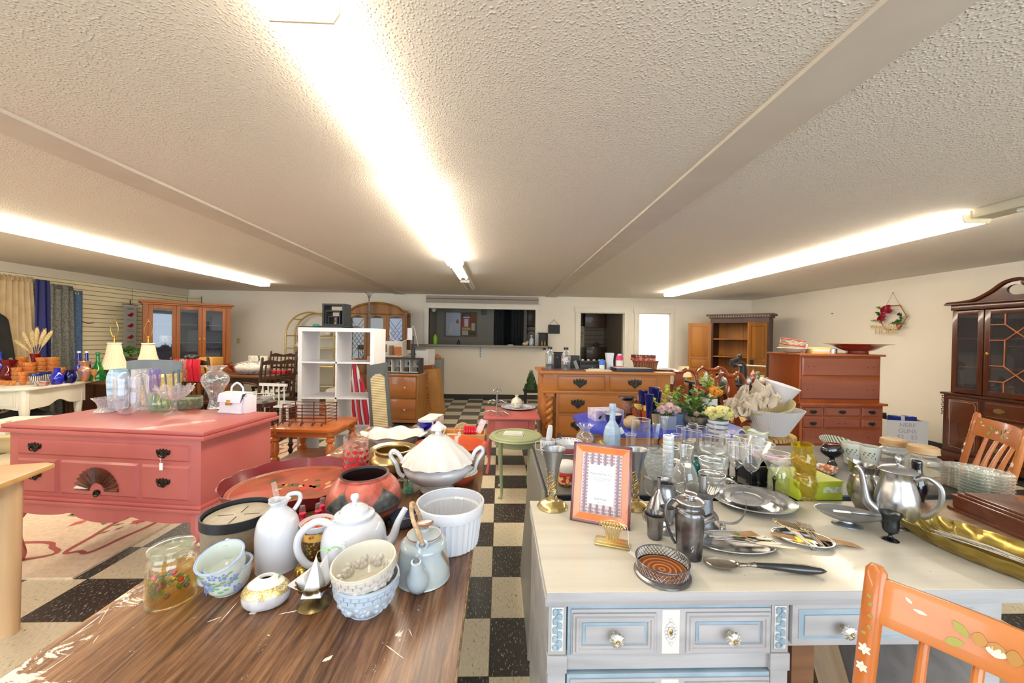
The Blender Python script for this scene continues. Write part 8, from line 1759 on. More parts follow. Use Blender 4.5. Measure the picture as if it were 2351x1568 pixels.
# ---- blue table and its wares
BT=.75
t=T('blue_table','bright blue octagonal tabletop on slim metal legs before the oak dresser','table',(1.23,2.98,0))
P('tabletop',MB().prism(octp(.60,.38,.16),BT-.035,BT,'z'),M('2c44c8',.35,c2='4458d0',s=4,amt=(.3,.7),coat=.2),t,bevel=.006)
for x,y in ((-.4,-.24),(.4,-.24),(-.4,.26),(.4,.26)): P('leg',MB().tube([(x,y,BT-.035),(x*1.05,y*1.05,0)],.013,8),M('8f9296',.4,.6),t)
def bt(px,py): return at(px,py,BT)
t=T('printed_box','white gift box printed with small dark figures on the blue table','box',bt(1390,962),R(10)); P('box',MB().box(-.12,.12,-.08,.08,0,.085),M('d9d2da',.5,c2='b9a9cc',s=18,amt=(.45,.6)),t,bevel=.002)
P('dark_figures',MB().prism([(.0,.015),(.10,.015),(.08,.03),(.06,.05),(.05,.03),(.03,.045),(.02,.03)],-.082,-.080,'y').prism([(-.1,.02),(-.08,.02),(-.07,.05),(-.09,.04)],-.082,-.080,'y'),M('2a2c34',.5),t)
p,r,h=B(1408,978,BT,40,28); S1('navy_bowl','navy blue bowl with white inside on the blue table','bowl',MB().lathe(sp([(0,0),(r*.5,0),(r*.9,h*.5),(r,h)],4),32).m(1).lathe(sp([(r*.96,h*1.0),(r*.85,h*.55),(r*.4,h*.15),(0,h*.1)],4),32),[M('161c58',.12,coat=.6),M('d4d4da',.2)],p)
t=T('coconut_basket','round tan coconut shell with arched dark handle on the blue table','basket',bt(1450,986)); P('shell',MB().ball((0,0,.05),.06,18,(1,1,.85)),M('bfa27c',.8,c2='6a523a',s=12,amt=(.45,.7)),t); P('handle',MB().tube([(.05*cos(a),0,.08+.085*sin(a)) for a in [PI*k/14 for k in range(15)]],.006,6),M('5a3c2c',.6),t)
t=T('candle_lantern','dark pierced metal lantern with flat round cap on the blue table','lantern',bt(1452,968)+V((0,.12,0))); P('body',MB().lathe([(0,0),(.06,0),(.062,.03),(.03,.04),(.055,.05),(.055,.14),(.05,.15),(0,.15)],24),M('4a2a22',.5,c2='8c5a44',mode='vor',s=90,amt=(.2,.5)),t); P('cap',MB().lathe([(0,.155),(.03,.155),(.075,.172),(.07,.18),(0,.185)],28),M('2c2230',.3,.5),t)
for k,(px,py) in enumerate(((1464,966),(1486,970))):
    p,r,h=B(px,py,BT,30,42); t=T('orange_planter',['orange ceramic pot with yellow band and dark trees, left','orange ceramic pot with yellow band and dark trees, right'][k],'pot',p,0,'orange ceramic pots')
    P('pot',MB().lathe(hollow([(0,0),(r*.75,0),(r*.85,h*.1),(r*.95,h*.7),(r,h)],.003),28),M('a84f1c',.3,c2='7c3214',s=14,amt=(.4,.7),coat=.4),t); P('yellow_band',MB().lathe([(r*.96,h*.68),(r*1.03,h*.7),(r*1.04,h*.97),(r*.99,h*.99)],28),M('dcb458',.4,c2='3c3a20',s=30,amt=(.55,.62)),t)
for k,(px,py,w,h,lb) in enumerate(((1489,985,22,82,'front, bright cobalt'),(1475,968,24,72,'left, squarer'),(1500,972,26,84,'rear right'),(1508,962,22,66,'far right'))):
    p,r,hh=B(px,py,BT,w,h); S1('cobalt_flute','cobalt glass flute vase, '+lb,'vase',MB().lathe(hollow([(0,0),(r*.8,0),(r*.25,hh*.06),(r*.4,hh*.3),(r*.9,hh*.85),(r,hh)],.003),24),glass('2a44c0' if k else '1428b8',.35,dens=1.3),p,group='cobalt glass flutes')
S1('brass_picture','small gold-framed card behind the cobalt flutes','card',MB().box(-.04,.04,-.004,.004,0,.09),M('c9b27c',.5),bt(1510,978),rot=(R(-10),0,0))
# flowers
def bloom(q,c,r,k,rg,n=46):
    for i in range(n):
        a=rg.random()*6.28; ph=rg.uniform(.0,1.45); d=V((cos(a)*sin(ph),sin(a)*sin(ph),cos(ph))); p0=V(c)+d*r*.35; s_=d.cross(V((.3,.2,1))).normalized()*r*.38; u=s_.cross(d).normalized()*r*.3
        q.m(k).add([tuple(p0-s_*.4),tuple(p0+d*r*.45-u+s_*.9-s_*.9),tuple(p0+d*r*.75+s_),tuple(p0+d*r*.85),tuple(p0+d*r*.75-s_)],[(0,1,2,3,4)])
    q.ball(c,r*.55,10)
def sprig(q,b0,e,k,rg,n=14,l=.03):
    b0,e=V(b0),V(e)
    for i in range(n):
        u=(i+1)/n; c=b0.lerp(e,u); a=rg.random()*6.28; d=V((cos(a),sin(a),.5)).normalized()*l; s_=d.cross(V((0,0,1))).normalized()*l*.34
        q.m(k).add([tuple(c),tuple(c+d*.5+s_),tuple(c+d),tuple(c+d*.5-s_)],[(0,1,2,3)])
    q.m(k).tube([tuple(b0),tuple(e)],.002,4)
GR=M('4f8a3c',.6); GR2=M('8fb85c',.6); PNK=M('e0c0b8',.7,c2='d9a8a8',s=60,amt=(.4,.7)); LIL=M('c79ac8',.7); YEL=M('e6dc7c',.7,c2='f0ecb4',s=50,amt=(.4,.6)); ORG=M('e0912c',.7); REDF=M('a8302c',.7,c2='8a1c24',s=60,amt=(.4,.6)); LIME=M('a8b83a',.7)
def bouquet(label,px,py,potf,potm,blooms,sprigs,seed,hh):
    rg=random.Random(seed); p=bt(px,py); t=T('flower_arrangement',label,'flowers',p,0); P('pot',potf,potm,t)
    q=MB(); mats=[GR,GR2,PNK,LIL,YEL,ORG,REDF,LIME]
    for (x,y,z,r,k) in blooms: bloom(q,(x,y,hh+z),r,k,rg)
    P('blooms',q,mats,t,smooth=0,kind='stuff')
    q=MB()
    for (x,z,k) in sprigs: sprig(q,(x*.2,0,hh-.01),(x,rg.uniform(-.04,.05),hh+z),k,rg,18,l=.045)
    P('greenery',q,mats,t,smooth=0); return t
sq=lambda r,h: MB().lathe(hollow([(0,0),(r,0),(r*1.15,h)],.004),4).tf()
bouquet('pale pink roses in a grey square pot on the blue table',1532,984,MB().tf((0,0,0),(0,0,R(45))).lathe(hollow([(0,0),(.06,0),(.065,.10)],.004),4),M('8d99ab',.5),[(-.05,-.02,.03,.038,2),(.0,-.03,.045,.045,2),(.05,-.02,.03,.036,2),(-.02,.03,.05,.03,2)],[(-.08,.10,7),(-.04,.18,7),(.0,.20,1),(.05,.17,7),(.08,.08,0),(-.09,.02,0),(.03,.13,2)],1,.10)
bouquet('lilac rose and greenery in a blue-grey pot behind the pale pink roses',1560,975,MB().lathe(hollow([(0,0),(.05,0),(.06,.09)],.004),20),M('7c94b4',.5),[(.05,-.03,.02,.032,3),(-.03,.0,.05,.025,2)],[(-.06,.14,0),(.0,.18,0),(.06,.13,1),(.10,.10,0),(-.03,.2,1)],2,.09)
bouquet('variegated green leaves and pink blossoms in a taupe bowl',1600,982,MB().lathe(hollow(sp([(0,0),(.05,0),(.085,.05),(.08,.09)],3),.005),24),M('8e8474',.8,c2='5f5548',s=30,amt=(.4,.6)),[(-.03,-.05,.015,.022,2),(.02,-.06,.02,.022,2)],[(-.10,.14,1),(-.05,.19,0),(.0,.21,1),(.05,.18,0),(.09,.13,0),(.11,.07,1),(-.12,.07,0),(.02,.15,0),(-.02,.12,1)],3,.09)
bouquet('orange and red flowers in a tall white cylinder vase',1628,972,MB().lathe(hollow([(0,0),(.055,0),(.055,.20)],.004),28),M('d6d3ca',.4),[(.02,-.02,.03,.055,5),(-.09,-.01,.035,.052,6),(.07,.0,.035,.03,4),(-.02,-.04,.02,.02,4)],[(-.04,.16,7),(.0,.19,1),(.05,.15,4),(.11,.08,1),(.12,.03,1),(-.07,.13,1),(.02,.12,7)],4,.20)
bouquet('large yellow peony in a blue and white striped pot',1648,998,MB().lathe(hollow([(0,0),(.06,0),(.065,.105)],.004),28),M('d8dae0',.3,c2='5f78a8',mode='stripe',s=10,st=(0,0,1),amt=(.55,.8)),[(-.04,0,.025,.055,4),(.04,-.01,.03,.055,4),(.0,-.03,.05,.045,4),(.075,.02,.01,.035,4)],[(.09,.0,1),(-.09,.02,0)],5,.105)
# ---- Queen Anne chairs
QA=wood('8e431c','6b2c10','z',7,.25,.5)
def qa_chair(label,loc,rz,arms=False,seat=None):
    t=T('splat_chair',label,'chair',loc,rz,'mahogany vase-splat chairs'); yb=lambda z:-.02-.10*(z-.45)/.6
    for s_ in (-1,1):
        pts=sp([(s_*.20,.0,0),(s_*.19,.0,.45),(s_*.225,yb(.62),.62),(s_*.20,yb(.75),.75),(s_*.235,yb(.90),.90),(s_*.215,yb(1.0),1.0),(s_*.13,yb(1.05),1.045),(s_*.06,yb(1.03),1.02),(0,yb(1.03),1.015)],5)
        P('back_post',MB().tube(pts,[.02]*10+[.021]*20+[.024]*(len(pts)-30),8,flat=.8),QA,t)
    sp_=[(.05,.47),(.05,.55),(.03,.60),(.035,.66),(.075,.74),(.085,.82),(.06,.90),(.05,.95),(.075,1.02)]
    pr=[(a,z) for a,z in sp([(a,z) for a,z in sp_],3)]; q=MB(); n=len(pr); vs=[]
    for a,z in pr: vs+=[(-a,yb(z)-.006,z),(a,yb(z)-.006,z),(a,yb(z)+.008,z),(-a,yb(z)+.008,z)]
    q.add(vs,[(4*i+j,4*i+(j+1) % 4,4*i+4+(j+1) % 4,4*i+4+j) for i in range(n-1) for j in range(4)]+[(3,2,1,0),(4*n-4,4*n-3,4*n-2,4*n-1)]); P('vase_splat',q,QA,t)
    P('seat_frame',MB().prism([(-.21,0),(.21,0),(.27,.30),(.22,.44),(-.22,.44),(-.27,.30)],.40,.45,'z'),QA,t,bevel=.005)
    P('seat_cushion',MB().lathe(sp([(0,.45),(.24,.45),(.265,.465),(.25,.49),(.15,.505),(0,.51)],3),36,c=(0,.21,0),fn=lambda a,r,z: (r*(1+.10*abs(sin(2*a))),z)),M('c09a4e',.8,c2='6e5630',c3='d8c088',mode='stripe',s=9,amt=(.2,.8)),t)
    for s_ in (-1,1): P('front_leg',MB().tube(sp([(s_*.22,.40,.42),(s_*.245,.425,.34),(s_*.22,.40,.15),(s_*.235,.42,0)],4),[v[0] for v in sp([(.032,),(.03,),(.015,),(.024,)],4)],10),QA,t)
    if arms:
        for s_ in (-1,1): P('arm',MB().tube(sp([(s_*.22,yb(.7),.70),(s_*.27,.08,.71),(s_*.29,.22,.69),(s_*.265,.26,.64),(s_*.25,.2,.61),(s_*.255,.16,.56),(s_*.25,.16,.43)],5),.020,8,flat=.75),QA,t)
    return t
qa_chair('mahogany vase-splat chair directly right of the oak dresser',(2.15,4.36,0),R(186)); qa_chair('mahogany vase-splat chair behind the linen-draped one',(2.78,4.74,0),R(190))
qa_chair('mahogany vase-splat armchair with striped seat piled with lampshades',(2.54,3.90,0),R(206),True)
PL=M('d8d8de',.7,c2='c4c5ce',mode='stripe',s=40,amt=(.3,.7))
def cone(q,r0,r1,h,n=300,a=.007): return q.lathe([(r0,0),(r1,h),(r1-.004,h),(r0-.004,0)],n,fn=lambda an,r,z: (r*(1+a*cos(75*an)),z))
sc_=V((atY(1768,1003,3.56).x,3.56,.515))
S1('lampshade','large white pleated cone lampshade upturned on the striped seat','lampshade',cone(MB(),.135,.27,.245),M('d6d6dc',.8),sc_,0,'pleated lampshades')
S1('lampshade','cream pleated lampshade tilted inside the large white one','lampshade',cone(MB(),.11,.235,.19),M('dccfa4',.8),sc_+V((-.0,.03,.10)),0,'pleated lampshades',rot=(R(8),R(-15),0))
S1('lampshade','small plain white lampshade leaning at the back of the pile','lampshade',MB().lathe([(.09,0),(.15,.17),(.147,.17),(.087,0)],36),M('dadadf',.8),sc_+V((.13,.10,.30)),0,'pleated lampshades',rot=(R(10),R(14),0))
from mathutils import noise as NZ
q=MB().grid(lambda u,v: (-.27+.42*u+.05*NZ.noise(V((9*v,4*u,2))),-.12+.26*v+.04*NZ.noise(V((8*u,5*v,0))),.21+.10*sin(PI*v)*(.5+.8*sin(PI*u))+.11*NZ.noise(V((7*u,4*v,5)))+.05*NZ.noise(V((17*u,9*v,9)))-.14*(1-u)**2),64,36,.03)
S1('linen_cloth','crumpled natural linen cloth heaped on the lampshades and chair','cloth',q,M('cfc3b2',.9,c2='c2b5a2',s=10,amt=(.3,.7)),sc_+V((-.09,.05,.11)),smooth=80)
# ---- maple chest on chest
t=T('maple_chest','tall reddish maple chest on chest with six visible drawers','chest of drawers',(3.34,4.10,0)); MW,MD,MH=.95,.50,1.27
MP=wood('8c4a30','75382a','x',5,.3,.45); MPS=wood('a04f18','8a3e10','z',5,.35,.35)
P('lower_case',MB().box(0,MW,0,MD,.10,.70).box(-.02,MW+.03,-.03,MD,.70,.725),[MPS],t,bevel=.003); P('upper_case',MB().box(0.0,MW-.02,.02,MD,.725,MH-.022),MPS,t,bevel=.002); P('top',MB().box(-.025,MW+.015,-.01,MD+.01,MH-.022,MH),wood('b06436','8c4724','x'),t,bevel=.006); P('plinth',MB().box(-.01,MW+.01,-.01,MD,0,.10),MP,t)
def mdr(x0,x1,z0,z1,y,hs,blank=True):
    d=P('drawer',raised(MB().box(x0,x1,y-.008,y-.0005,z0,z1),x0+.004,x1-.004,z0+.004,z1-.004,y-.008,.010,.012),MP,t)
    for h_,on in hs:
        if on: 
            q=MB().prism([(h_-.045,0+(z0+z1)/2),(h_-.02,(z0+z1)/2+.018),(h_,(z0+z1)/2+.012),(h_+.02,(z0+z1)/2+.018),(h_+.045,(z0+z1)/2),(h_+.02,(z0+z1)/2-.014),(h_,(z0+z1)/2-.024),(h_-.02,(z0+z1)/2-.014)],y-.022,y-.018,'y').tube([(h_+.03*cos(a),y-.026,(z0+z1)/2-.018*sin(a)) for a in [PI*k/8 for k in range(9)]],.004,6); P('handle',q,M('2c2f36',.4,.7),d)
        else:
            P('screw_hole',MB().cyl((h_-.035,0,0),.0001,.0001,4).tf((h_-.035,y-.0185,(z0+z1)/2),(R(90),0,0)).cyl((0,0,0),.005,.002,8),M('1c0f0a',.8),d); P('screw_hole',MB().tf((h_+.035,y-.0185,(z0+z1)/2),(R(90),0,0)).cyl((0,0,0),.005,.002,8),M('1c0f0a',.8),d)
mdr(.02,.92,1.02,1.235,.02,[(.12,0),(.80,0)]); mdr(.02,.92,.76,.99,.02,[(.12,0),(.80,0)])
for z0,z1,m_ in ((.575,.685,1),(.445,.555,0)): mdr(.03,.25,z0,z1,0,[(.14,1)]); mdr(.27,.68,z0,z1,0,[(.47,m_)]); mdr(.70,.93,z0,z1,0,[(.81,1)])
mdr(.03,.93,.26,.43,0,[(.14,0),(.81,0)]); mdr(.03,.93,.12,.245,0,[(.14,0),(.81,0)])
mt=lambda px,y: V((atY(px,808,y).x,y,MH))
p=mt(1820,4.35); S1('shallow_bowl','shallow white dish at the left of the maple chest top','dish',MB().lathe(hollow(sp([(0,0),(.06,0),(.13,.045),(.16,.055)],3),.005),32),M('d8d2c8',.3,coat=.3),p)
t=T('hat_box','round cream hat box with red rickrack trim tilted in the white dish','hat box',p+V((-.02,.0,.05)),0,rot=(R(6),R(6),0)); P('box',MB().cyl((0,0,0),.12,.105,36),M('a7a078',.7,c2='c9bca0',s=24,amt=(.4,.6)),t); P('trim',MB().tube([(.122*cos(a),.122*sin(a),.045+.004*sin(14*a)) for a in [2*PI*k/80 for k in range(80)]],.007,5,True).m(1).tube([(.122*cos(a),.122*sin(a),.085+.012*sin(8*a)) for a in [2*PI*k/80 for k in range(80)]],.004,5,True).m(0).tube([(.12*cos(a),.12*sin(a),.105) for a in [2*PI*k/40 for k in range(40)]],.007,5,True),[M('b8484a',.7),M('e0d2c8',.7)],t)
S1('yellow_book_box','pale yellow printed box on the maple chest','box',MB().box(-.11,.11,-.07,.07,0,.07).m(1).box(-.09,.09,-.071,-.07,.022,.045),[M('e0cc84',.6),M('d9dae0',.5)],mt(1875,4.3),bevel=.002)
S1('blue_cover_book','thin blue book lying behind the yellow box','book',MB().box(-.16,.16,-.05,.05,0,.045).m(1).box(-.16,.16,-.052,.05,.045,.055),[M('c8c4bc',.6),M('22448c',.5)],mt(1885,4.48)); S1('steel_cup','short steel cylinder cup beside the yellow box','cup',MB().lathe(hollow([(0,0),(.045,0),(.048,.055)],.002),24),M('b4b0ac',.25,.9),mt(1910,4.25))
S1('pink_clip','pale pink wooden stick leaning by the hat box','stick',MB().tube([(0,0,.0),(.045,0,.10)],.011,8),M('d9b8b0',.6),mt(1844,4.3))
t=T('footed_platter','wide terracotta-red shallow bowl on a short foot atop the maple chest','bowl',mt(1968,4.36)); P('bowl',MB().lathe(hollow(sp([(0,.03),(.09,.03),(.16,.05),(.24,.10),(.325,.112)],4),.006),48),M('a3402a',.3,c2='8a3422',s=10,amt=(.3,.7),coat=.4),t); P('foot',MB().lathe([(.10,0),(.105,.004),(.10,.035),(.08,.035),(.08,0),(.10,0)],32),M('8e3020',.3,coat=.4),t)
# ---- corner cupboard
t=T('pine_corner_cupboard','dark corner cupboard with open pine-lined doors and dentil cornice','cupboard',(4.40,7.80,0),R(-45))
DKR=wood('4a2416','32170e','z',8,.5,.05); PNE=wood('b0701e','865010','z',5,.55,.0); CWD=1.02
P('side_panel',MB().box(0,.05,0,.46,0,1.86),DKR,t); P('side_panel',MB().box(CWD-.05,CWD,0,.46,0,1.86),DKR,t)
q=MB().box(0,CWD,.43,.46,0,1.86)
for k in range(1,6): q.m(1).box(.05+.153*k-.003,.05+.153*k+.003,.4285,.43,0,1.78)
P('back_boards',q,[PNE,M('5a3812',.7)],t); P('header',MB().box(.05,CWD-.05,0,.02,1.76,1.86),DKR,t)
q=MB().box(-.03,CWD+.03,-.03,.46,1.86,1.88).box(-.07,CWD+.07,-.07,.47,1.905,1.94)
q.m(1); [q.box(-.03+.045*k,-.01+.045*k,-.045,-.03,1.882,1.903) for k in range(24)]
P('cornice',q.m(0).box(-.03,CWD+.03,-.032,.46,1.88,1.905),[DKR,M('b9a88c',.6)],t)
for z in (.35,.72,1.06,1.42): P('shelf',MB().box(.05,CWD-.05,.03,.43,z,z+.025),PNE,t)
P('floor_board',MB().box(.05,CWD-.05,0,.43,.02,.08),DKR,t)
def cdoor(hx_,ang,lb):
    d=P('door',MB(),PNE,t,(hx_,-.01,.0),(0,0,ang)) if 0 else None
    q=MB().box(0,.44,-.025,0,.12,1.76)
    for z0,z1 in ((.2,.75),(.83,1.0),(1.07,1.68)): raised(q,.07,.37,z0,z1,-.025,.012,.03); raised(q,.07,.37,z0,z1,0,-.012,.03); q.m(1); [q.box(a,b_,y0,y1,c,e) for y0,y1 in ((-.028,-.025),(0,.003)) for a,b_,c,e in ((.06,.38,z0-.01,z0),(.06,.38,z1,z1+.01),(.06,.07,z0,z1),(.37,.38,z0,z1))]; q.m(0)  # darker strips around the panels paint in the shade of the moulding
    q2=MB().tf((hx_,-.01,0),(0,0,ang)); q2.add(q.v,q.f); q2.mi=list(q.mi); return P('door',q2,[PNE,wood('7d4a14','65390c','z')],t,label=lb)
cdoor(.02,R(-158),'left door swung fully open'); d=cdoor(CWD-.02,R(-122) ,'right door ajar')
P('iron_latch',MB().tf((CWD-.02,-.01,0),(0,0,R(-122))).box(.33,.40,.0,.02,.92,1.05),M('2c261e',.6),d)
# ---- knick-knack table
t=T('display_table','dark table covered with small ceramics before the corner cupboard','table',(3.62,5.75,0)); P('tabletop',MB().box(-.62,.52,-.26,.30,.72,.75),M('23242a',.4),t,bevel=.004)
for x,y in ((-.55,-.2),(.45,-.2),(-.55,.24),(.45,.24)): P('leg',MB().box(x-.02,x+.02,y-.02,y+.02,0,.72),M('2c2420',.5),t)
kk=lambda px,y: V((atY(px,850,y).x,y,.75))
t=T('black_sculpture','black sculpted bent figure holding a long white horn','sculpture',kk(1698,5.7)); P('figure',MB().tube(sp([(.05,0,0),(.06,0,.16),(.05,0,.26),(0,0,.31),(-.09,0,.28),(-.13,0,.33)],5),[v[0] for v in sp([(.055,),(.06,),(.055,),(.04,),(.04,),(.03,)],5)],12).tube(sp([(-.14,0,.33),(-.05,0,.37),(.02,0,.42)],4),[v[0] for v in sp([(.035,),(.03,),(.02,)],4)],10).ball((.0,0,.42),.035,12),M('2b2b2e',.3,coat=.4),t); P('horn',MB().tube([(-.08,-.03,.285),(.38,-.03,.265)],[.010,.014],8),M('dcd8cf',.4),t)
KCOL=['d8c27a','c9d4cc','d6a070','b8c8d8','c06a70','7fae9a','e0d8cc','d0b24a','a88ac0','8fb0c8','d8d4cc','b04a40','5f8a5a','e2d4b0','9a7a5a','6a86b8']
KN=['yellow candle pillar','white flowered teapot','clear square tumbler','pink-topped cream jar','painted blue and yellow jug','cream box','orange striped figurine','small blue dish','white round plate standing','tiny red pot','pale green jar','flowered mug','amber goblet','white and pink box','floral tin','silver-grey jar']
for k in range(16):
    px=1612+160*k/15; y=5.58+.32*((k*7) % 5)/4; h=.09+.12*((k*5) % 7)/6; r=.03+.018*((k*3) % 4)/3
    if abs(px-1692)<14: y=5.92
    pr=[[(0,0),(r,0),(r,h),(0,h)],sp([(0,0),(r*.7,0),(r,h*.4),(r*.5,h*.8),(r*.6,h),(0,h)],3),sp([(0,0),(r*.5,0),(r*1.1,h*.3),(r*.9,h*.7),(r*.2,h*.95),(0,h)],3)][k % 3]
    S1('ceramic_piece',KN[k]+' among the small ceramics on the dark display table',['candle','teapot','glass','jar','jug','box','figurine','dish','plate','pot','jar','mug','goblet','box','tin','jar'][k],MB().lathe(pr,18),M(KCOL[k],.3,c2='e4e0d6' if k % 2 else KCOL[(k+5) % 16],s=22,amt=(.45,.6),coat=.3),(atY(px,850,y).x,y,.75),group='small ceramics on the display table')
t=T('cream_table_lamp','small table lamp with cream shade left of the corner cupboard','lamp',(atY(1568,850,6.6).x,6.6,.0)); P('stand',MB().box(-.18,.18,-.15,.15,0,.62),wood('8a5a34','6b4020'),t,bevel=.004); P('base',MB().lathe(sp([(0,.62),(.05,.62),(.03,.66),(.03,.75),(0,.76)],3),16),M('b8944c',.4),t); P('lamp_shade',MB().lathe([(.15,.76),(.09,.94),(.087,.94),(.147,.76)],36),M('e0cfa8',.8),t)
# ---- mahogany breakfront against the right wall
t=T('mahogany_breakfront','mahogany breakfront cabinet with swan-neck pediment and lattice glass doors','cabinet',(5.38,4.42,0),R(-90)); MG=wood('5a2a14','3f1b0d','z',6,.28,.5); MGX=wood('6b3417','451e0e','x',5,.28,.5); BWd=1.55
P('base_case',MB().box(0,BWd,0,.38,.10,.80).box(-.02,BWd+.02,-.025,.39,.80,.825),MG,t,bevel=.004)
P('bracket_base',MB().box(-.03,BWd+.03,-.03,.38,.05,.12).prism([(-.03,.05),(.16,.05),(.12,0),(-.03,0)],-.03,0,'y').prism([(BWd-.16,.05),(BWd+.03,.05),(BWd+.03,0),(BWd-.12,0)],-.03,0,'y').box(-.03,0,-.03,.38,0,.05).box(BWd,BWd+.03,-.03,.38,0,.05),MGX,t,bevel=.004)
P('corner_carving',carving(.0,.55,.79,-.012),MG,t)
d=P('door',raised(MB().box(.04,.36,-.010,0,.15,.77),.06,.34,.17,.75,-.010,.004,.006).m(1).tube([(.08,-.015,.22),(.10,-.015,.19),(.30,-.015,.19),(.32,-.015,.22),(.32,-.015,.70),(.30,-.015,.73),(.10,-.015,.73),(.08,-.015,.70)],.0025,5,True),[MGX,M('b08a64',.5)],t)
for z0,z1 in ((.60,.77),(.38,.575),(.15,.36)):
    d=P('drawer',MB().box(.40,1.15,-.012,0,z0,z1).m(1).box(.41,1.14,-.0135,-.012,z0+.01,z0+.013).box(.41,1.14,-.0135,-.012,z1-.013,z1-.01),[MGX,M('b08a64',.5)],t,bevel=.002)
    for x in (.52,1.03):
        q=MB().tf((x,-.012,(z0+z1)/2),(R(90),0,0)).lathe([(0,0),(.045,0),(.043,.005),(.03,.006),(0,.004)],28,ey=.6); q.tf().tube([(x+.038*cos(a),-.022,(z0+z1)/2-.022*sin(a)) for a in [PI*k/8 for k in range(9)]],.004,6); P('oval_handle',q,M('b9a468',.3,.9),d)
    P('keyhole_plate',MB().prism([(.765,(z0+z1)/2+.03),(.795,(z0+z1)/2+.03),(.78,(z0+z1)/2)],-.015,-.012,'y'),M('b9a468',.3,.9),d)
P('base_door',MB().box(1.19,1.51,-.012,0,.15,.77),MGX,t)
P('upper_side',MB().box(.05,.08,.03,.36,.825,1.80),MG,t); P('upper_side',MB().box(BWd-.08,BWd-.05,.03,.36,.825,1.80),MG,t); P('upper_back',MB().box(.08,BWd-.08,.35,.365,.825,1.80),M('3a1d12',.6),t)
for z in (1.13,1.46): P('shelf',MB().box(.08,BWd-.08,.06,.34,z,z+.016),M('a8643a',.4),t)
P('cornice',MB().box(.04,BWd-.04,.01,.37,1.80,1.86).box(.0,BWd,-.03,.37,1.86,1.88),MG,t,bevel=.005)
def swan(sg):
    c=BWd/2; up=sp([(c-.76,1.88),(c-.52,1.90),(c-.36,1.98),(c-.24,2.07),(c-.12,2.09),(c-.06,2.05)],6); hole=[(c-.16+.075*cos(a),1.985+.06*sin(a)) for a in [R(100)-2*PI*0+k*R(-170)/10 for k in range(11)]]
    pts=up+[(c-.05,2.0),(c-.10,2.04)]+[(c-.16+.07*cos(R(60)+k*R(22)),1.985+.055*sin(R(60)+k*R(22))) for k in range(11)]+[(c-.05,1.93),(c-.05,1.88)]
    f=(lambda p: p) if sg>0 else (lambda p: (2*c-p[0],p[1]))
    q=MB().prism([f(p) for p in pts],.0,.03,'y'); q.tube([(f(p)[0],-.012,f(p)[1]) for p in up],.018,8); return q
P('swan_neck_pediment',swan(1),MG,t); P('swan_neck_pediment',swan(-1),MG,t)
P('rosette',MB().tf((BWd/2-.07,-.012,2.05),(R(90),0,0)).lathe([(0,0),(.035,0),(.03,.02),(0,.03)],16,fn=lambda a,r,z: (r*(1+.15*cos(6*a)),z)),MG,t)
GD=glass('c8c4c8',.1)
def gdoor(a,b_,lat):
    d=P('glass_door',MB().box(a,a+.05,.0,.025,.835,1.79).box(b_-.05,b_,.0,.025,.835,1.79).box(a+.05,b_-.05,.0,.025,.835,.89).box(a+.05,b_-.05,.0,.025,1.735,1.79),MG,t,bevel=.002); P('glass_pane',MB().box(a+.05,b_-.05,.010,.013,.89,1.735),GD,d)
    if lat:
        x0,x1=a+.05,b_-.05; xm=(x0+x1)/2; z=[.89,1.0,1.17,1.45,1.62,1.735]; xl,xr=x0+(x1-x0)*.28,x1-(x1-x0)*.28
        segs=[(x0,z[1],xl,z[1]),(xl,z[0],xl,z[1]),(xl,z[1],xr,z[2]),(xr,z[1],xl,z[2]),(xl,z[2],x0,z[2]),(xl,z[2],xl,z[3]),(xl,z[3],x0,z[3]),(xl,z[3],xr,z[4]),(xr,z[3],xl,z[4]),(xl,z[4],x0,z[4]),(xl,z[4],xl,z[5]),(xr,z[2],xr,z[3]),(xr,z[1],x1,z[1]),(xr,z[0],xr,z[1]),(xr,z[2],x1,z[2]),(xr,z[3],x1,z[3]),(xr,z[4],x1,z[4]),(xr,z[4],xr,z[5])]
        q=MB(); [q.tube([(s[0],.004,s[1]),(s[2],.004,s[3])],.0065,5) for s in segs]; P('lattice',q,wood('b0683c','8f4c26'),d)
    return d
gdoor(.07,.36,False); d=gdoor(.37,.90,True); P('key_plate',MB().tf((.40,-.001,1.30),(R(90),0,0)).lathe([(0,0),(.014,0),(.012,.006),(.004,.008),(0,.008)],14,ey=1.3),BRASS,d); gdoor(.91,1.22,False); gdoor(1.23,1.48,False)
bp=lambda x,y,z: Matrix.Rotation(R(-90),4,'Z') @ V((x,y,z))+V((5.38,4.42,0))
S1('black_camera','small dark camera-like item inside the breakfront left bay','ornament',MB().box(-.05,.05,-.03,.03,0,.08).cyl((-.08,0,0),.035,.06,16),M('33363c',.4),bp(.2,.2,.826),R(-90),bevel=.003)
S1('white_packages','pale folded packages inside the breakfront left bay','packages',MB().box(-.08,.08,-.05,.05,0,.05).box(-.06,.07,-.04,.04,.05,.09).m(1).box(-.07,.0,-.04,.04,.09,.11),[M('b8b2a8',.6),M('a83c48',.6)],bp(.28,.24,.826),R(-90)); S1('yellow_box','yellow box on the bottom shelf behind the lattice door','box',MB().box(-.05,.05,-.03,.03,0,.13),M('a8901c',.6),bp(.50,.15,.826),R(-90)); S1('glass_candle','amber glass jar on the upper shelf behind the lattice door','jar',MB().lathe(hollow([(0,0),(.06,0),(.065,.16)],.003),20),M('b08a3c',.25,.3),bp(.66,.2,1.477)); S1('dark_leaf_dish','dark leaf-shaped dish on the middle shelf behind the lattice door','dish',MB().lathe(hollow(sp([(0,0),(.04,0),(.09,.05)],3),.004),20),M('1c1a18',.4),bp(.78,.2,1.147))
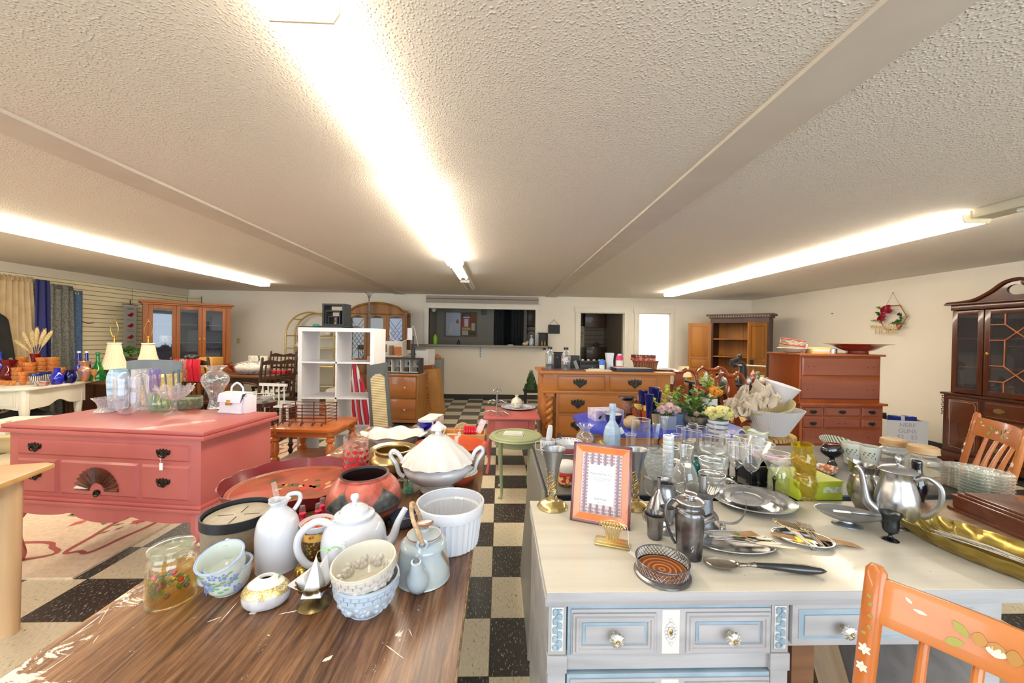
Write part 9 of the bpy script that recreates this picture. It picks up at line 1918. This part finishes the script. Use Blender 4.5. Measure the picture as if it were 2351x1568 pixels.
# ---- carton with handwriting, wreath
t=T('toy_carton','open white carton with faint handwriting beside the breakfront','carton',(5.22,4.80,0),R(-14)); q=MB().box(-.22,.22,-.17,-.165,0,.42).box(-.22,.22,.165,.17,0,.42).box(-.22,-.215,-.165,.165,0,.42).box(.215,.22,-.165,.165,0,.42).box(-.215,.215,-.165,.165,0,.005)
P('carton',q,M('d9d6d0',.7),t)
text('handwriting','NERF\nGUNS\n$2 - $5\nEACH',.075,M('a9a6b4',.6),t,(0,-.171,.25),(R(90),0,R(0)),.0005)
S1('toy_bundle','blue and white toy parts showing in the open carton','toys',MB().box(-.1,.16,-.05,.05,0,.12).m(1).box(-.02,.02,-.055,.055,.02,.125).tube([(.1,0,.05),(.12,.0,.13)],.02,8),[M('1c2f8c',.4),M('d8d8dc',.4)],(5.25,4.80,.33),R(-10)); S1('framed_board','narrow wood-edged frame standing behind the white carton','frame',MB().box(-.02,.26,-.012,.012,0,.46).m(1).box(-.03,-.01,-.02,.02,0,.46),[M('3a3428',.6),wood('c99a50','a87c38','z')],(4.98,5.02,0),R(-14))
t=T('wreath','hexagonal floral wreath with red blooms and wooden HOME lettering','wreath',(XR-.03,5.40,1.78),R(-90))
hexp=[(.20*cos(R(60*k)),-.01,.20*sin(R(60*k))) for k in range(6)]
P('hexagon_frame',MB().tube(hexp,.008,6,True),M('b0803c',.4,.4),t); P('cord',MB().tube([(-.10,-.01,.17),(0,-.01,.36),(.10,-.01,.17)],.003,5).ball((0,-.01,.36),.010,8),M('a8906c',.7),t)
rg=random.Random(8); q=MB(); mats=[GR,GR2,PNK,LIL,YEL,M('b8203a',.6),M('d05a6a',.6),M('3a3c50',.6)]
T0=Matrix.Rotation(R(90),4,'X')
for (x,z,r,k) in ((-.04,.10,.075,5),(-.13,-.02,.05,5),(-.10,.03,.04,6),(.12,-.13,.035,5),(.13,.03,.03,7)): q.T=Matrix.Translation((x,-.03,z)) @ T0; bloom(q,(0,0,0),r,k,rg,22)
P('blooms',q,mats,t,smooth=0,kind='stuff')
q=MB()
for (a,b_,k) in (((-.1,.08),(-.2,.16),1),((-.1,-.03),(-.27,-.05),1),((0,-.10),(.13,-.06),0),((.0,-.1),(.16,-.10),1),((.05,-.12),(.16,.0),0),((-.15,.0),(-.2,.08),0)): sprig(q,(a[0],-.02,a[1]),(b_[0],-.03,b_[1]),k,rg,26,.05)
P('leaves',q,mats,t,smooth=0)
text('wooden_word','Welcome To Our',.075,M('d8b884',.5),t,(-.06,-.065,-.13),(R(90),0,0),.003,shear=.25,sx=.8); text('wooden_word','HOME',.12,M('d8b884',.5),t,(-.04,-.06,-.21),(R(90),0,0),.004)
S1('wall_nail','small nail in the right wall left of the wreath','nail',MB().tube([(0,0,0),(-.02,0,.0)],.008,6),M('4a443c',.5),(XR-.001,6.45,1.90))
